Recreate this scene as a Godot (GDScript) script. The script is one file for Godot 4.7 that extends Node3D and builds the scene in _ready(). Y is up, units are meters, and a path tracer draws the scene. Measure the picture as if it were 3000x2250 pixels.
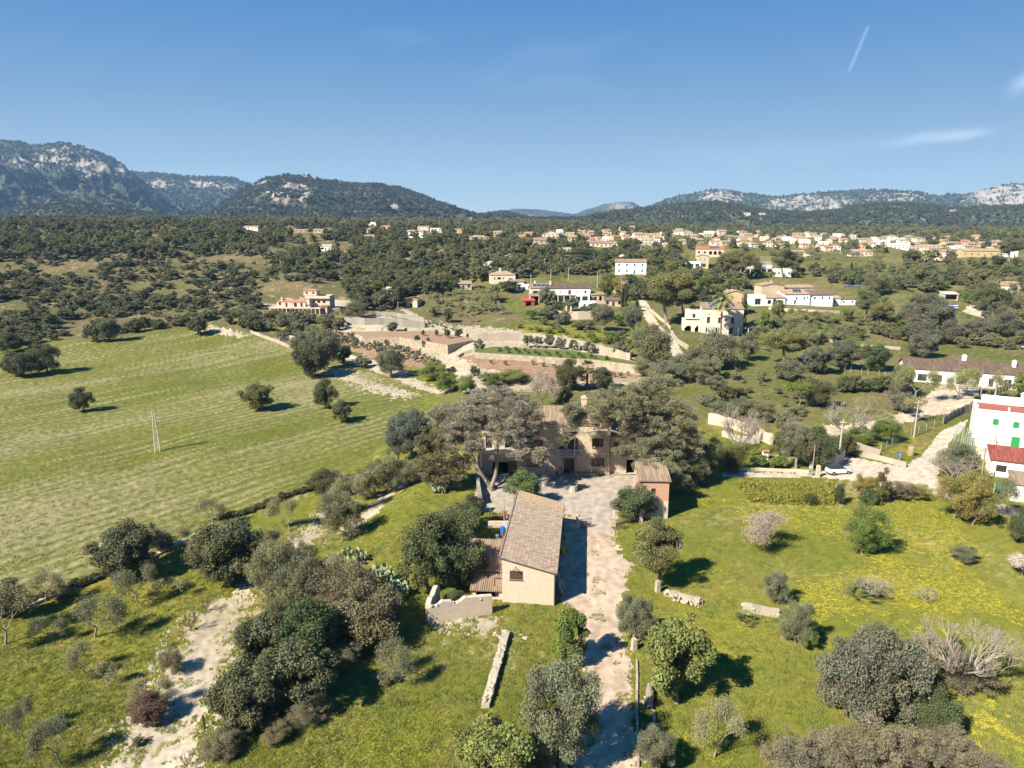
extends Node3D
# A farmhouse and its barn on the edge of a hill village, seen from a drone.
# Pixel arguments (u, v) are read off the photograph at 2212 x 1659; a pixel gives a direction only and the ground gives the distance.

const F := 1533.7
const CX := 1106.0
const CY := 829.5
const PITCH := 13.0
const EYE := Vector3(0, 42, 0)
const SUN := Vector3(0.589, -0.656, -0.472)

var M := {}
var protos := {}
var rng := RandomNumberGenerator.new()
var n_low := FastNoiseLite.new()
var n_mid := FastNoiseLite.new()
var n_fine := FastNoiseLite.new()
var n_warp := FastNoiseLite.new()
var n_ridge := FastNoiseLite.new()
var tab_l := PackedFloat32Array()
var tab_c := PackedFloat32Array()
var tab_r := PackedFloat32Array()
var used_names := {}
var keep_out: Array[Rect2] = []
var perches := []


class MB:
	var v := PackedVector3Array()
	var n := PackedVector3Array()
	var c := PackedColorArray()
	var uv := PackedVector2Array()
	var col := Color(1, 1, 1)

	func tri(a: Vector3, b: Vector3, d: Vector3) -> void:
		var nn := (b - a).cross(d - a).normalized()
		v.append(a); v.append(d); v.append(b)
		n.append(nn); n.append(nn); n.append(nn)
		c.append(col); c.append(col); c.append(col)

	func tri_n(a: Vector3, b: Vector3, d: Vector3, na: Vector3, nb: Vector3, nd: Vector3) -> void:
		v.append(a); v.append(d); v.append(b)
		n.append(na); n.append(nd); n.append(nb)
		c.append(col); c.append(col); c.append(col)

	func quad(a: Vector3, b: Vector3, d: Vector3, e: Vector3) -> void:
		tri(a, b, d)
		tri(a, d, e)

	func box(o: Vector3, s: Vector3, b := Basis()) -> void:
		var x := b.x * s.x * 0.5
		var y := b.y * s.y * 0.5
		var z := b.z * s.z * 0.5
		quad(o - x - y + z, o + x - y + z, o + x + y + z, o - x + y + z)
		quad(o + x - y - z, o - x - y - z, o - x + y - z, o + x + y - z)
		quad(o + x - y + z, o + x - y - z, o + x + y - z, o + x + y + z)
		quad(o - x - y - z, o - x - y + z, o - x + y + z, o - x + y - z)
		quad(o - x + y + z, o + x + y + z, o + x + y - z, o - x + y - z)
		quad(o - x - y - z, o + x - y - z, o + x - y + z, o - x - y + z)

	func bar(p: Vector3, q: Vector3, w: float, h: float) -> void:
		var d := q - p
		var y := d.normalized()
		var x := y.cross(Vector3.UP)
		if x.length() < 0.01:
			x = Vector3.RIGHT
		x = x.normalized()
		box((p + q) * 0.5, Vector3(w, d.length(), h), Basis(x, y, x.cross(y)))

	func tube(p: Vector3, q: Vector3, r0: float, r1: float, sides := 6, cap := false) -> void:
		var y := (q - p).normalized()
		var x := y.cross(Vector3(0.31, 0.2, 0.93)).normalized()
		var z := x.cross(y)
		for k in sides:
			var a := TAU * k / sides
			var b := TAU * (k + 1) / sides
			var da := x * cos(a) - z * sin(a)
			var db := x * cos(b) - z * sin(b)
			tri_n(p + da * r0, p + db * r0, q + db * r1, da, db, db)
			tri_n(p + da * r0, q + db * r1, q + da * r1, da, db, da)
			if cap:
				tri(q, q + da * r1, q + db * r1)

	func mesh(m: Material) -> ArrayMesh:
		var a := []
		a.resize(Mesh.ARRAY_MAX)
		a[Mesh.ARRAY_VERTEX] = v
		a[Mesh.ARRAY_NORMAL] = n
		a[Mesh.ARRAY_COLOR] = c
		if uv.size() == v.size():
			a[Mesh.ARRAY_TEX_UV] = uv
		var am := ArrayMesh.new()
		am.add_surface_from_arrays(Mesh.PRIMITIVE_TRIANGLES, a)
		am.surface_set_material(0, m)
		return am


# ---------------------------------------------------------------- naming
func numbered(called: String) -> String:
	var k: int = used_names.get(called, 0)
	used_names[called] = k + 1
	return called if k == 0 else "%s_%03d" % [called, k]


func tag(o: Node3D, label: String, category: String, group := "", kind := "") -> Node3D:
	if label:
		o.set_meta("label", label)
	if category:
		o.set_meta("category", category)
	if group:
		o.set_meta("group", group)
	if kind:
		o.set_meta("kind", kind)
	return o


func thing(called: String, at: Vector3, turn: float, label: String, category: String, group := "") -> Node3D:
	var o := Node3D.new()
	o.name = numbered(called)
	add_child(o)
	o.position = at
	o.rotation.y = turn
	return tag(o, label, category, group)


func part(called: String, m: Mesh, parent: Node, over: Material = null) -> MeshInstance3D:
	var o := MeshInstance3D.new()
	o.name = called if parent != self else numbered(called)
	o.mesh = m
	if over:
		o.material_override = over
	parent.add_child(o, true)
	return o


func setting(called: String, m: Mesh, label := "") -> MeshInstance3D:
	var o := part(called, m, self)
	o.set_meta("kind", "structure")
	if label:
		o.set_meta("label", label)
	return o


# ---------------------------------------------------------------- materials
func lin(r: float, g: float, b: float) -> Color:
	return Color(r, g, b).linear_to_srgb()


func ntex(freq: float, lo: float, hi: float, sd: int, size := 256, normal := false, cells := false) -> NoiseTexture2D:
	var f := FastNoiseLite.new()
	f.seed = sd
	f.frequency = freq
	f.fractal_octaves = 5
	f.noise_type = FastNoiseLite.TYPE_CELLULAR if cells else FastNoiseLite.TYPE_SIMPLEX_SMOOTH
	var t := NoiseTexture2D.new()
	t.width = size
	t.height = size
	t.seamless = true
	t.noise = f
	if normal:
		t.as_normal_map = true
		t.bump_strength = hi
	else:
		var g := Gradient.new()
		g.set_color(0, lin(lo, lo, lo))
		g.set_color(1, lin(hi, hi, hi))
		t.color_ramp = g
	return t


func mat(called: String, r: float, g: float, b: float, rough := 0.9, tex: Texture2D = null, scale := 0.5, vc := false) -> StandardMaterial3D:
	var m := StandardMaterial3D.new()
	m.resource_name = called
	m.albedo_color = lin(r, g, b)
	m.roughness = rough
	m.metallic_specular = 0.3
	if tex:
		m.albedo_texture = tex
		m.uv1_triplanar = true
		m.uv1_world_triplanar = true
		m.uv1_scale = Vector3.ONE * scale
	m.vertex_color_use_as_albedo = vc
	M[called] = m
	return m


func leafmat(called: String, r: float, g: float, b: float, glow := 0.5) -> StandardMaterial3D:
	var m := mat(called, r, g, b, 0.65, null, 1.0, true)
	m.metallic_specular = 0.25
	m.backlight_enabled = glow > 0.0
	m.backlight = Color(glow, glow, glow * 0.7)
	return m


func materials() -> void:
	var speck := ntex(0.09, 0.42, 1.32, 11, 512)
	var grain := ntex(0.05, 0.68, 1.15, 12, 512)
	var blot := ntex(0.012, 0.84, 1.08, 13, 512)
	for a in [["meadow", 0.35, 0.4], ["field", 0.2, 0.4], ["chalk", 0.3, 0.5], ["track", 0.25, 0.5], ["court", 0.3, 0.5], ["scrub", 0.12, 0.4], ["soil", 0.2, 0.4], ["lane", 0.2, 0.5], ["drive", 0.3, 0.5], ["rough", 0.2, 0.4]]:
		var m := mat("ground_" + a[0], a[2], a[2], a[2], 0.95, speck if a[0] in ["meadow", "scrub", "field", "rough"] else grain, a[1], true)
		m.metallic_specular = 0.1
	mat("mountain", 0.5, 0.5, 0.5, 1.0, null, 1.0, true).metallic_specular = 0.0
	# foliage: real leaf colours
	leafmat("olive", 0.198, 0.211, 0.125)
	leafmat("olive_dark", 0.190, 0.195, 0.118)
	leafmat("oak", 0.108, 0.135, 0.060)
	leafmat("carob", 0.103, 0.139, 0.059)
	leafmat("leafy", 0.218, 0.244, 0.073)
	leafmat("pine", 0.205, 0.205, 0.080)
	leafmat("pine_dark", 0.150, 0.162, 0.078)
	leafmat("pine_grey", 0.315, 0.285, 0.215, 0.2)
	leafmat("almond", 0.310, 0.297, 0.158)
	leafmat("blossom", 0.400, 0.340, 0.290)
	leafmat("citrus", 0.132, 0.198, 0.040)
	leafmat("cypress", 0.077, 0.095, 0.037)
	leafmat("shrub_brown", 0.205, 0.178, 0.106)
	leafmat("shrub_red", 0.152, 0.099, 0.073)
	leafmat("shrub_yellow", 0.284, 0.244, 0.073)
	leafmat("bush_green", 0.165, 0.218, 0.053)
	leafmat("palm", 0.178, 0.198, 0.079)
	leafmat("straw", 0.360, 0.280, 0.150)
	leafmat("cactus", 0.220, 0.270, 0.170, 0.0)
	leafmat("grass", 0.255, 0.268, 0.060, )
	leafmat("dry_grass", 0.36, 0.31, 0.15, )
	leafmat("yellow_flower", 0.56, 0.49, 0.05, )
	leafmat("weed", 0.150, 0.195, 0.045, 0.4)
	leafmat("olive_mid", 0.205, 0.205, 0.108)
	leafmat("olive_dk2", 0.165, 0.165, 0.112)
	leafmat("olive_dry", 0.244, 0.211, 0.139)
	leafmat("olive_brown", 0.190, 0.172, 0.090)
	leafmat("olive_blue", 0.139, 0.158, 0.121)
	leafmat("oak_brown", 0.112, 0.116, 0.055)
	leafmat("carob_mid", 0.118, 0.138, 0.062)
	leafmat("carob_dk", 0.128, 0.135, 0.068)
	leafmat("carob_bright", 0.139, 0.191, 0.073)
	leafmat("leafy_dk", 0.165, 0.165, 0.055)
	leafmat("pine_warm", 0.225, 0.205, 0.115, 0.25)
	leafmat("pine_grey2", 0.255, 0.250, 0.150, 0.25)
	leafmat("bush_pale", 0.264, 0.284, 0.119)
	leafmat("blossom_white", 0.620, 0.550, 0.520)
	leafmat("cypress_y", 0.139, 0.132, 0.046)
	leafmat("ivy", 0.205, 0.205, 0.045)
	mat("terrace_red", 0.275, 0.178, 0.115, 0.95, grain, 0.3)
	mat("terrace_green", 0.115, 0.140, 0.034, 0.95, speck, 0.3)
	mat("bark", 0.16, 0.125, 0.095, 0.95, grain, 1.5)
	mat("bark_pale", 0.33, 0.285, 0.235, 0.95, grain, 1.5)
	mat("bark_grey", 0.25, 0.21, 0.17, 0.95, grain, 1.0)
	# buildings
	mat("plaster", 0.49, 0.410, 0.315, 0.95, blot, 0.25)
	mat("stone_wall", 0.52, 0.43, 0.315, 0.95, grain, 0.6)
	mat("stone", 0.40, 0.345, 0.270, 0.95, grain, 0.8, true)
	mat("stone_grey", 0.31, 0.285, 0.245, 0.95, grain, 0.5, true)
	mat("trim", 0.43, 0.295, 0.165, 0.9, grain, 0.5)
	mat("pale_stone", 0.60, 0.535, 0.45, 0.95, grain, 0.6)
	mat("pink", 0.42, 0.245, 0.165, 0.95, blot, 0.3)
	mat("white", 0.80, 0.79, 0.76, 0.9, ntex(0.02, 0.78, 1.0, 21), 0.2)
	mat("cream", 0.60, 0.52, 0.40, 0.9, blot, 0.1)
	mat("ochre", 0.48, 0.345, 0.195, 0.9, blot, 0.1)
	mat("salmon", 0.53, 0.41, 0.335, 0.9, blot, 0.1)
	mat("beige", 0.44, 0.365, 0.270, 0.9, blot, 0.1)
	mat("tile", 0.315, 0.238, 0.172, 0.9, grain, 0.7, true)
	mat("tile_orange", 0.36, 0.185, 0.105, 0.9, grain, 0.5, true)
	mat("tile_brown", 0.150, 0.110, 0.088, 0.9, grain, 0.5, true)
	mat("tile_red", 0.29, 0.095, 0.07, 0.85, grain, 0.5, true)
	mat("wood_dark", 0.085, 0.055, 0.038, 0.85, grain, 1.0)
	mat("wood_brown", 0.15, 0.085, 0.05, 0.85, grain, 1.0)
	mat("wood_grey", 0.28, 0.24, 0.20, 0.9, grain, 1.0)
	mat("rail", 0.62, 0.58, 0.54, 0.6)
	mat("iron", 0.14, 0.10, 0.085, 0.7).metallic = 0.3
	mat("rust", 0.24, 0.095, 0.06, 0.85, grain, 2.0)
	mat("galvanised", 0.50, 0.465, 0.39, 0.7)
	mat("concrete", 0.38, 0.350, 0.300, 0.95, grain, 0.4)
	mat("pole", 0.42, 0.38, 0.33, 0.9, grain, 0.8)
	mat("green_paint", 0.02, 0.20, 0.06, 0.6)
	mat("teal_paint", 0.04, 0.16, 0.13, 0.6)
	mat("blue_paint", 0.10, 0.28, 0.50, 0.6)
	mat("barrel_blue", 0.015, 0.14, 0.52, 0.4)
	mat("barrel_light", 0.10, 0.30, 0.55, 0.4)
	mat("drum_yellow", 0.62, 0.32, 0.02, 0.5)
	mat("pot", 0.40, 0.18, 0.09, 0.85)
	mat("car_white", 0.78, 0.78, 0.78, 0.3).clearcoat_enabled = true
	mat("car_dark", 0.03, 0.032, 0.04, 0.3).clearcoat_enabled = true
	mat("van_blue", 0.05, 0.12, 0.42, 0.35)
	mat("tyre", 0.025, 0.025, 0.025, 0.9)
	mat("rim", 0.35, 0.35, 0.36, 0.35).metallic = 0.7
	mat("lamp_red", 0.35, 0.02, 0.02, 0.3)
	mat("sign_blue", 0.02, 0.12, 0.60, 0.5)
	mat("mesh_green", 0.03, 0.13, 0.09, 0.9)
	mat("reed", 0.33, 0.28, 0.23, 0.95, grain, 2.0)
	mat("tarp_red", 0.42, 0.06, 0.05, 0.8)
	var gl := mat("glass", 0.03, 0.035, 0.04, 0.08)
	gl.metallic_specular = 0.5
	var so := mat("solar", 0.022, 0.035, 0.075, 0.15)
	so.metallic_specular = 0.6


# ---------------------------------------------------------------- terrain
func smooth_table(knots: Array) -> PackedFloat32Array:
	var raw := PackedFloat32Array()
	for i in 450:
		var d := i * 5.0
		var k := 0
		while k < knots.size() - 2 and knots[k + 1][0] < d:
			k += 1
		var t: float = clampf((d - knots[k][0]) / (knots[k + 1][0] - knots[k][0]), 0, 1)
		raw.append(lerpf(knots[k][1], knots[k + 1][1], t))
	var out := PackedFloat32Array()
	for i in 450:
		var s := 0.0
		var w := 0.0
		var span := clampi(i / 8, 2, 16)
		for j in range(-span, span + 1):
			if i + j >= 0 and i + j < 450:
				s += raw[i + j]
				w += 1.0
		out.append(s / w)
	return out


func noises() -> void:
	n_low.seed = 3; n_low.frequency = 0.010; n_low.fractal_octaves = 3
	n_mid.seed = 5; n_mid.frequency = 0.06; n_mid.fractal_octaves = 3
	n_fine.seed = 8; n_fine.frequency = 0.6; n_fine.fractal_octaves = 2
	n_warp.seed = 9; n_warp.frequency = 0.35; n_warp.fractal_octaves = 3
	n_ridge.seed = 14; n_ridge.frequency = 0.0022; n_ridge.fractal_type = FastNoiseLite.FRACTAL_RIDGED; n_ridge.fractal_octaves = 4
	tab_l = smooth_table([[0, 0], [150, 0], [230, 0], [300, 4], [360, 9], [433, 15], [540, 24], [700, 32], [1000, 38], [1500, 44], [2250, 48]])
	tab_c = smooth_table([[0, 0], [150, 0], [200, 1], [260, 3.5], [325, 8.5], [433, 17], [540, 25], [700, 29.5], [1000, 33], [1500, 36], [2250, 40]])
	tab_r = smooth_table([[0, 0], [190, 0], [240, 1.5], [325, 5], [433, 12], [540, 16], [700, 19], [1000, 22], [1500, 26], [2250, 30]])


func table(t: PackedFloat32Array, d: float) -> float:
	var f := clampf(d / 5.0, 0.0, 448.0)
	var i := int(f)
	return lerpf(t[i], t[i + 1], f - i)


func hgt(x: float, z: float) -> float:
	var d := maxf(-z, 5.0)
	var b := clampf(x / maxf(d, 40.0) / 0.55, -1, 1)
	b = b * (1.5 - 0.5 * b * b)
	var h := lerpf(table(tab_c, d), table(tab_l if b < 0 else tab_r, d), absf(b))
	var far := smoothstep(150.0, 380.0, d)
	h += far * (n_low.get_noise_2d(x, z) * 5.0 + n_mid.get_noise_2d(x * 0.4, z * 0.4) * 1.6)
	var bx := minf(-19.0 + (d - 60.0) * 0.13, -11.0)
	h -= 3.0 * (1.0 - smoothstep(bx - 12.0, bx, x)) * (1.0 - smoothstep(210.0, 290.0, d))
	var calm := 1.0 - smoothstep(14.0, 40.0, Vector2(x - 8.0, d - 100.0).length())
	h += (1.0 - far) * (1.0 - calm) * (n_mid.get_noise_2d(x * 0.5, z * 0.5) * 0.55)
	return h


func ray(u: float, v: float) -> Vector3:
	var x := (u - CX) / F
	var y := -(v - CY) / F
	var p := deg_to_rad(PITCH)
	return Vector3(x, y * cos(p) - sin(p), -(cos(p) + y * sin(p)))


func ground(u: float, v: float) -> Vector3:
	var r := ray(u, v)
	var t := 25.0
	var last := t
	while t < 3500.0:
		var q := EYE + r * t
		if q.y < hgt(q.x, q.z):
			break
		last = t
		t *= 1.02
	if t >= 3500.0:
		return EYE + r * 1500.0
	for i in 12:
		var m := (last + t) * 0.5
		var q := EYE + r * m
		if q.y < hgt(q.x, q.z):
			t = m
		else:
			last = m
	var g := EYE + r * t
	return Vector3(g.x, hgt(g.x, g.z), g.z)


func level(u: float, v: float, y: float) -> Vector3:
	var r := ray(u, v)
	return EYE + r * ((y - EYE.y) / r.y)


func away(u: float, v: float, d: float) -> Vector3:
	var r := ray(u, v)
	return EYE + r * (d / -r.z)


func px(p: Vector3) -> float:
	# metres that one photograph pixel spans at a point
	var a := deg_to_rad(PITCH)
	return ((p - EYE).dot(Vector3(0, -sin(a), -cos(a)))) / F


func poly(pts: Array) -> PackedVector2Array:
	var o := PackedVector2Array()
	for i in pts.size() / 2:
		var g := ground(pts[i * 2], pts[i * 2 + 1])
		o.append(Vector2(g.x, g.z))
	return o


func bounds(p: PackedVector2Array) -> Rect2:
	var r := Rect2(p[0], Vector2.ZERO)
	for q in p:
		r = r.expand(q)
	return r


enum {MEADOW, FIELD, CHALK, TRACK, COURT, SCRUB, SOIL, LANE, DRIVE, ROUGH}
const GROUND_NAMES := ["meadow", "field", "chalk_path", "dirt_track", "courtyard", "scrubland", "terrace_soil", "lane", "gravel_drive", "rough_pasture"]
var zones := []      # [class, polygon, bounds, ragged edge in metres]
var blooms := []     # [polygon, strength]


func zone(cls: int, pts: Array, ragged := 0.6) -> void:
	var p := poly(pts)
	zones.append([cls, p, bounds(p).grow(3.0), ragged])


func class_at(x: float, z: float) -> int:
	var d := -z
	var w := n_warp.get_noise_2d(x, z)
	var w2 := n_warp.get_noise_2d(x + 300.0, z - 500.0)
	var f := n_fine.get_noise_2d(x * 4.0, z * 4.0) * 1.6
	var c := ROUGH if d + x * 0.15 > 150.0 + w * 30.0 else MEADOW
	if d > 255.0 + w * 10.0 and x / d < -0.10 + w2 * 0.03 or d > 430.0 and x / d < 0.05 + w2 * 0.1:
		c = SCRUB
	for a in zones:
		if a[2].has_point(Vector2(x, z)):
			var k: float = a[3]
			if Geometry2D.is_point_in_polygon(Vector2(x + w * k * 2.0 + f * k, z + w2 * k * 2.0 - f * k), a[1]):
				c = a[0]
	return c


func mixc(a: Color, b: Color, t: float) -> Color:
	return a.lerp(b, clampf(t, 0, 1))


func ground_color(cls: int, x: float, z: float) -> Color:
	var lo := n_low.get_noise_2d(x * 2.0, z * 2.0)
	var mi := n_mid.get_noise_2d(x, z)
	var mb := n_mid.get_noise_2d(x * 3.0 + 70.0, z * 3.0)
	var fi := n_fine.get_noise_2d(x, z)
	var k := 1.0 + fi * 0.35
	var c: Color
	match cls:
		MEADOW:
			c = mixc(Color(0.152, 0.160, 0.030), Color(0.210, 0.190, 0.042), 0.45 + lo * 0.9 + mi * 0.9)
			c = mixc(c, Color(0.105, 0.138, 0.026), smoothstep(0.22, 0.8, mb + mi * 0.5))
			c = mixc(c, Color(0.27, 0.235, 0.115), smoothstep(0.26, 0.75, fi * 0.55 + mi * 0.6 - lo * 0.4))
		ROUGH:
			c = mixc(Color(0.115, 0.128, 0.034), Color(0.165, 0.142, 0.066), 0.45 + mi * 1.2 + lo * 0.8)
			c = mixc(c, Color(0.22, 0.18, 0.10), smoothstep(0.3, 0.7, fi * 0.5 + mb * 0.6))
		FIELD:
			var s := x * 0.78 + z * 0.62
			var al := x * 0.62 - z * 0.78
			var patch := n_mid.get_noise_2d(s * 0.35 + 11.0, al * 0.10)
			var rows := sin(s * 2.3 + n_mid.get_noise_2d(al * 0.3, s * 0.5) * 2.0) * (0.5 + n_mid.get_noise_2d(s * 0.8, al * 0.4 + 50.0))
			var lines := smoothstep(0.30, 0.55, n_fine.get_noise_2d(s * 0.62, al * 0.018))
			var bare := smoothstep(-0.15, 0.75, rows * 0.42 + patch * 0.8 + lo * 0.4 + fi * 0.25)
			c = mixc(Color(0.122, 0.136, 0.030), Color(0.162, 0.158, 0.044), 0.5 + patch + rows * 0.4)
			c = mixc(c, Color(0.285, 0.255, 0.150), maxf(bare * 0.78, lines * 0.75))
		CHALK:
			c = mixc(Color(0.41, 0.355, 0.275), Color(0.33, 0.275, 0.195), 0.4 + mi * 0.7)
			c = mixc(c, Color(0.15, 0.145, 0.05), smoothstep(0.15, 0.6, fi * 0.8 + mb * 0.5))
		TRACK:
			c = mixc(Color(0.42, 0.332, 0.250), Color(0.365, 0.282, 0.205), 0.5 + mi + mb * 0.5)
		COURT:
			c = mixc(Color(0.325, 0.288, 0.250), Color(0.345, 0.298, 0.245), 0.5 + lo + mi * 0.8)
			c = mixc(c, Color(0.32, 0.25, 0.18), smoothstep(0.25, 0.6, mb) * 0.5)
		SCRUB:
			c = mixc(Color(0.165, 0.132, 0.070), Color(0.112, 0.112, 0.048), 0.5 + lo * 1.2 + mb * 0.5)
			c = mixc(c, Color(0.29, 0.215, 0.135), smoothstep(0.42, 0.62, mb * 0.9 + mi * 0.6))
		SOIL:
			c = mixc(Color(0.275, 0.178, 0.115), Color(0.235, 0.158, 0.105), 0.5 + mi)
		LANE:
			c = mixc(Color(0.43, 0.375, 0.305), Color(0.46, 0.385, 0.290), 0.5 + mi + mb * 0.4)
		_:
			c = mixc(Color(0.47, 0.395, 0.300), Color(0.42, 0.345, 0.250), 0.5 + mi)
	return c * k


func build_ground() -> void:
	# chalk bare ground and paths, traced on the photograph
	zone(FIELD, [-600, 760, -200, 752, 0, 758, 140, 733, 230, 733, 400, 706, 452, 708, 560, 722, 600, 738, 680, 765, 780, 800, 880, 830, 960, 862, 978, 885, 930, 902, 850, 944, 780, 995, 700, 1040, 600, 1078, 500, 1112, 430, 1152, 350, 1192, 230, 1242, 100, 1292, 0, 1325, -300, 1420, -900, 1420], 0.5)
	zone(CHALK, [690, 792, 740, 800, 830, 832, 905, 852, 880, 862, 800, 845, 720, 812], 1.6)
	zone(CHALK, [440, 700, 470, 706, 540, 724, 520, 730, 455, 716], 0.8)
	zone(CHALK, [640, 728, 760, 768, 850, 798, 930, 830, 960, 848, 940, 850, 850, 818, 740, 782, 630, 738], 0.4)
	zone(CHALK, [535, 1262, 552, 1268, 556, 1302, 542, 1335, 522, 1372, 502, 1420, 474, 1500, 455, 1560, 434, 1620, 425, 1670, 420, 1760, 150, 1760, 222, 1660, 268, 1580, 312, 1520, 338, 1455, 376, 1392, 412, 1342, 458, 1302], 1.7)
	zone(CHALK, [540, 1262, 575, 1225, 640, 1160, 690, 1105, 742, 1072, 760, 1078, 735, 1100, 700, 1140, 672, 1185, 610, 1240, 556, 1275], 1.2)
	zone(CHALK, [735, 1150, 765, 1120, 835, 1060, 900, 1020, 905, 1030, 845, 1075, 770, 1150], 0.9)
	zone(TRACK, [1265, 1138, 1226, 1112, 1206, 1200, 1198, 1285, 1214, 1306, 1236, 1312, 1246, 1338, 1256, 1380, 1262, 1430, 1256, 1480, 1248, 1530, 1240, 1585, 1234, 1640, 1228, 1760, 1392, 1760, 1380, 1640, 1376, 1580, 1368, 1520, 1360, 1450, 1350, 1400, 1342, 1360, 1340, 1310, 1352, 1262, 1363, 1218, 1338, 1192, 1320, 1140], 0.45)
	zone(COURT, [1030, 1018, 1375, 1018, 1390, 1056, 1340, 1096, 1322, 1148, 1262, 1148, 1232, 1112, 1110, 1108, 1040, 1106, 1028, 1060], 0.35)
	zone(CHALK, [925, 1332, 1000, 1330, 1082, 1334, 1075, 1350, 1040, 1366, 960, 1358], 1.0)
	# terraces in the middle distance
	zone(CHALK, [700, 694, 800, 688, 930, 692, 1130, 716, 1240, 730, 1330, 758, 1400, 792, 1400, 830, 1240, 834, 1150, 845, 1010, 845, 930, 800, 840, 770, 740, 742], 1.5)
	zone(MEADOW, [1110, 700, 1250, 706, 1350, 728, 1380, 772, 1300, 752, 1220, 728, 1120, 714], 1.2)
	zone(MEADOW, [880, 790, 960, 800, 1000, 828, 950, 838, 890, 812], 1.0)
	zone(MEADOW, [1085, 800, 1165, 812, 1135, 832, 1070, 814], 0.8)
	zone(SOIL, [708, 708, 756, 722, 831, 740, 911, 764, 953, 783, 927, 797, 849, 787, 783, 765, 751, 755, 700, 745], 0.8)
	zone(SOIL, [988, 775, 1014, 768, 1122, 776, 1215, 790, 1380, 806, 1380, 826, 1250, 822, 1169, 818, 1068, 800, 1029, 791], 0.6)
	zone(CHALK, [863, 668, 880, 668, 918, 690, 968, 712, 1030, 730, 1130, 720, 1190, 724, 1180, 735, 1060, 738, 1020, 744, 970, 775, 1000, 790, 1070, 806, 1150, 836, 1140, 842, 1060, 812, 990, 800, 948, 782, 950, 772, 1012, 738, 955, 716, 905, 696], 0.35)
	zone(CHALK, [800, 681, 880, 690, 905, 704, 830, 697], 1.4)
	zone(CHALK, [930, 700, 1010, 706, 1120, 722, 1260, 742, 1350, 772, 1330, 776, 1230, 752, 1100, 730, 1000, 722], 1.6)
	zone(CHALK, [1000, 806, 1050, 812, 1090, 830, 1040, 838, 1000, 826], 1.2)
	zone(SOIL, [1185, 818, 1210, 822, 1212, 838, 1190, 834], 0.6)
	zone(MEADOW, [480, 688, 560, 680, 740, 676, 740, 700, 640, 722, 560, 715], 0.8)
	zone(SCRUB, [920, 640, 1080, 640, 1120, 690, 1060, 700, 930, 690], 1.0)
	# lanes on the village side
	zone(LANE, [1376, 640, 1392, 640, 1400, 668, 1428, 706, 1456, 730, 1480, 772, 1458, 776, 1438, 738, 1408, 712, 1386, 672], 0.15)
	zone(DRIVE, [2046, 817, 2120, 843, 2102, 868, 2041, 894, 1976, 908, 1925, 918, 1878, 932, 1836, 950, 1800, 950, 1773, 917, 1827, 920, 1883, 906, 1950, 892, 1990, 878, 1992, 862, 2023, 838], 0.4)
	zone(LANE, [1827, 983, 1897, 999, 1953, 1009, 1990, 985, 2014, 955, 2034, 931, 2092, 906, 2082, 927, 2050, 957, 2034, 992, 2024, 1034, 2046, 1062, 2212, 1104, 2400, 1150, 2400, 1172, 2212, 1122, 2046, 1078, 1999, 1062, 1906, 1048, 1840, 1037, 1766, 1030, 1560, 1032, 1560, 1019, 1785, 1018], 0.12)
	zone(DRIVE, [2110, 960, 2212, 960, 2212, 1000, 2150, 1005, 2100, 985], 0.3)
	zone(LANE, [2090, 660, 2160, 664, 2200, 690, 2300, 720, 2300, 735, 2180, 700, 2080, 672], 0.3)
	zone(CHALK, [560, 655, 760, 648, 750, 662, 690, 672, 600, 672], 0.4)

	var cols := 820
	var rows := 640
	var d0 := 34.0
	var ratio := pow(2100.0 / d0, 1.0 / rows)
	var nv := (cols + 1) * (rows + 1)
	var pos := PackedVector3Array()
	pos.resize(nv)
	var d := d0
	var i := 0
	for r in rows + 1:
		for k in cols + 1:
			var x := d * (float(k) / cols * 1.96 - 0.98)
			var h := hgt(x, -d)
			if d < 230.0:
				h += n_fine.get_noise_2d(x * 1.3, d * 1.3) * 0.05
			pos[i] = Vector3(x, h, -d)
			i += 1
		d *= ratio
	var nor := PackedVector3Array()
	nor.resize(nv)
	for r in rows + 1:
		for k in cols + 1:
			var a := r * (cols + 1) + k
			var l := pos[a - 1] if k > 0 else pos[a]
			var rr := pos[a + 1] if k < cols else pos[a]
			var f := pos[a + cols + 1] if r < rows else pos[a]
			var b := pos[a - cols - 1] if r > 0 else pos[a]
			nor[a] = (rr - l).cross(f - b).normalized()
	var remap := []
	var vs := []
	var ns := []
	var cs := []
	var ix := []
	for c in 10:
		var m := PackedInt32Array()
		m.resize(nv)
		m.fill(-1)
		remap.append(m)
		vs.append(PackedVector3Array())
		ns.append(PackedVector3Array())
		cs.append(PackedColorArray())
		ix.append(PackedInt32Array())
	var gain := [0.4, 0.4, 0.5, 0.5, 0.5, 0.4, 0.4, 0.5, 0.5, 0.4]
	for r in rows:
		for k in cols:
			var a := r * (cols + 1) + k
			var mid := (pos[a] + pos[a + cols + 2]) * 0.5
			var c := class_at(mid.x, mid.z)
			var m: PackedInt32Array = remap[c]
			var q := [a, a + 1, a + cols + 2, a + cols + 1]
			for e in 4:
				if m[q[e]] < 0:
					m[q[e]] = vs[c].size()
					var p := pos[q[e]]
					vs[c].append(p)
					ns[c].append(nor[q[e]])
					var gc := ground_color(c, p.x, p.z)
					var g: float = gain[c]
					cs[c].append(Color(gc.r / g, gc.g / g, gc.b / g))
			remap[c] = m
			ix[c].append_array([m[q[0]], m[q[2]], m[q[1]], m[q[0]], m[q[3]], m[q[2]]])
	var mats := ["meadow", "field", "chalk", "track", "court", "scrub", "soil", "lane", "drive", "rough"]
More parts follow.
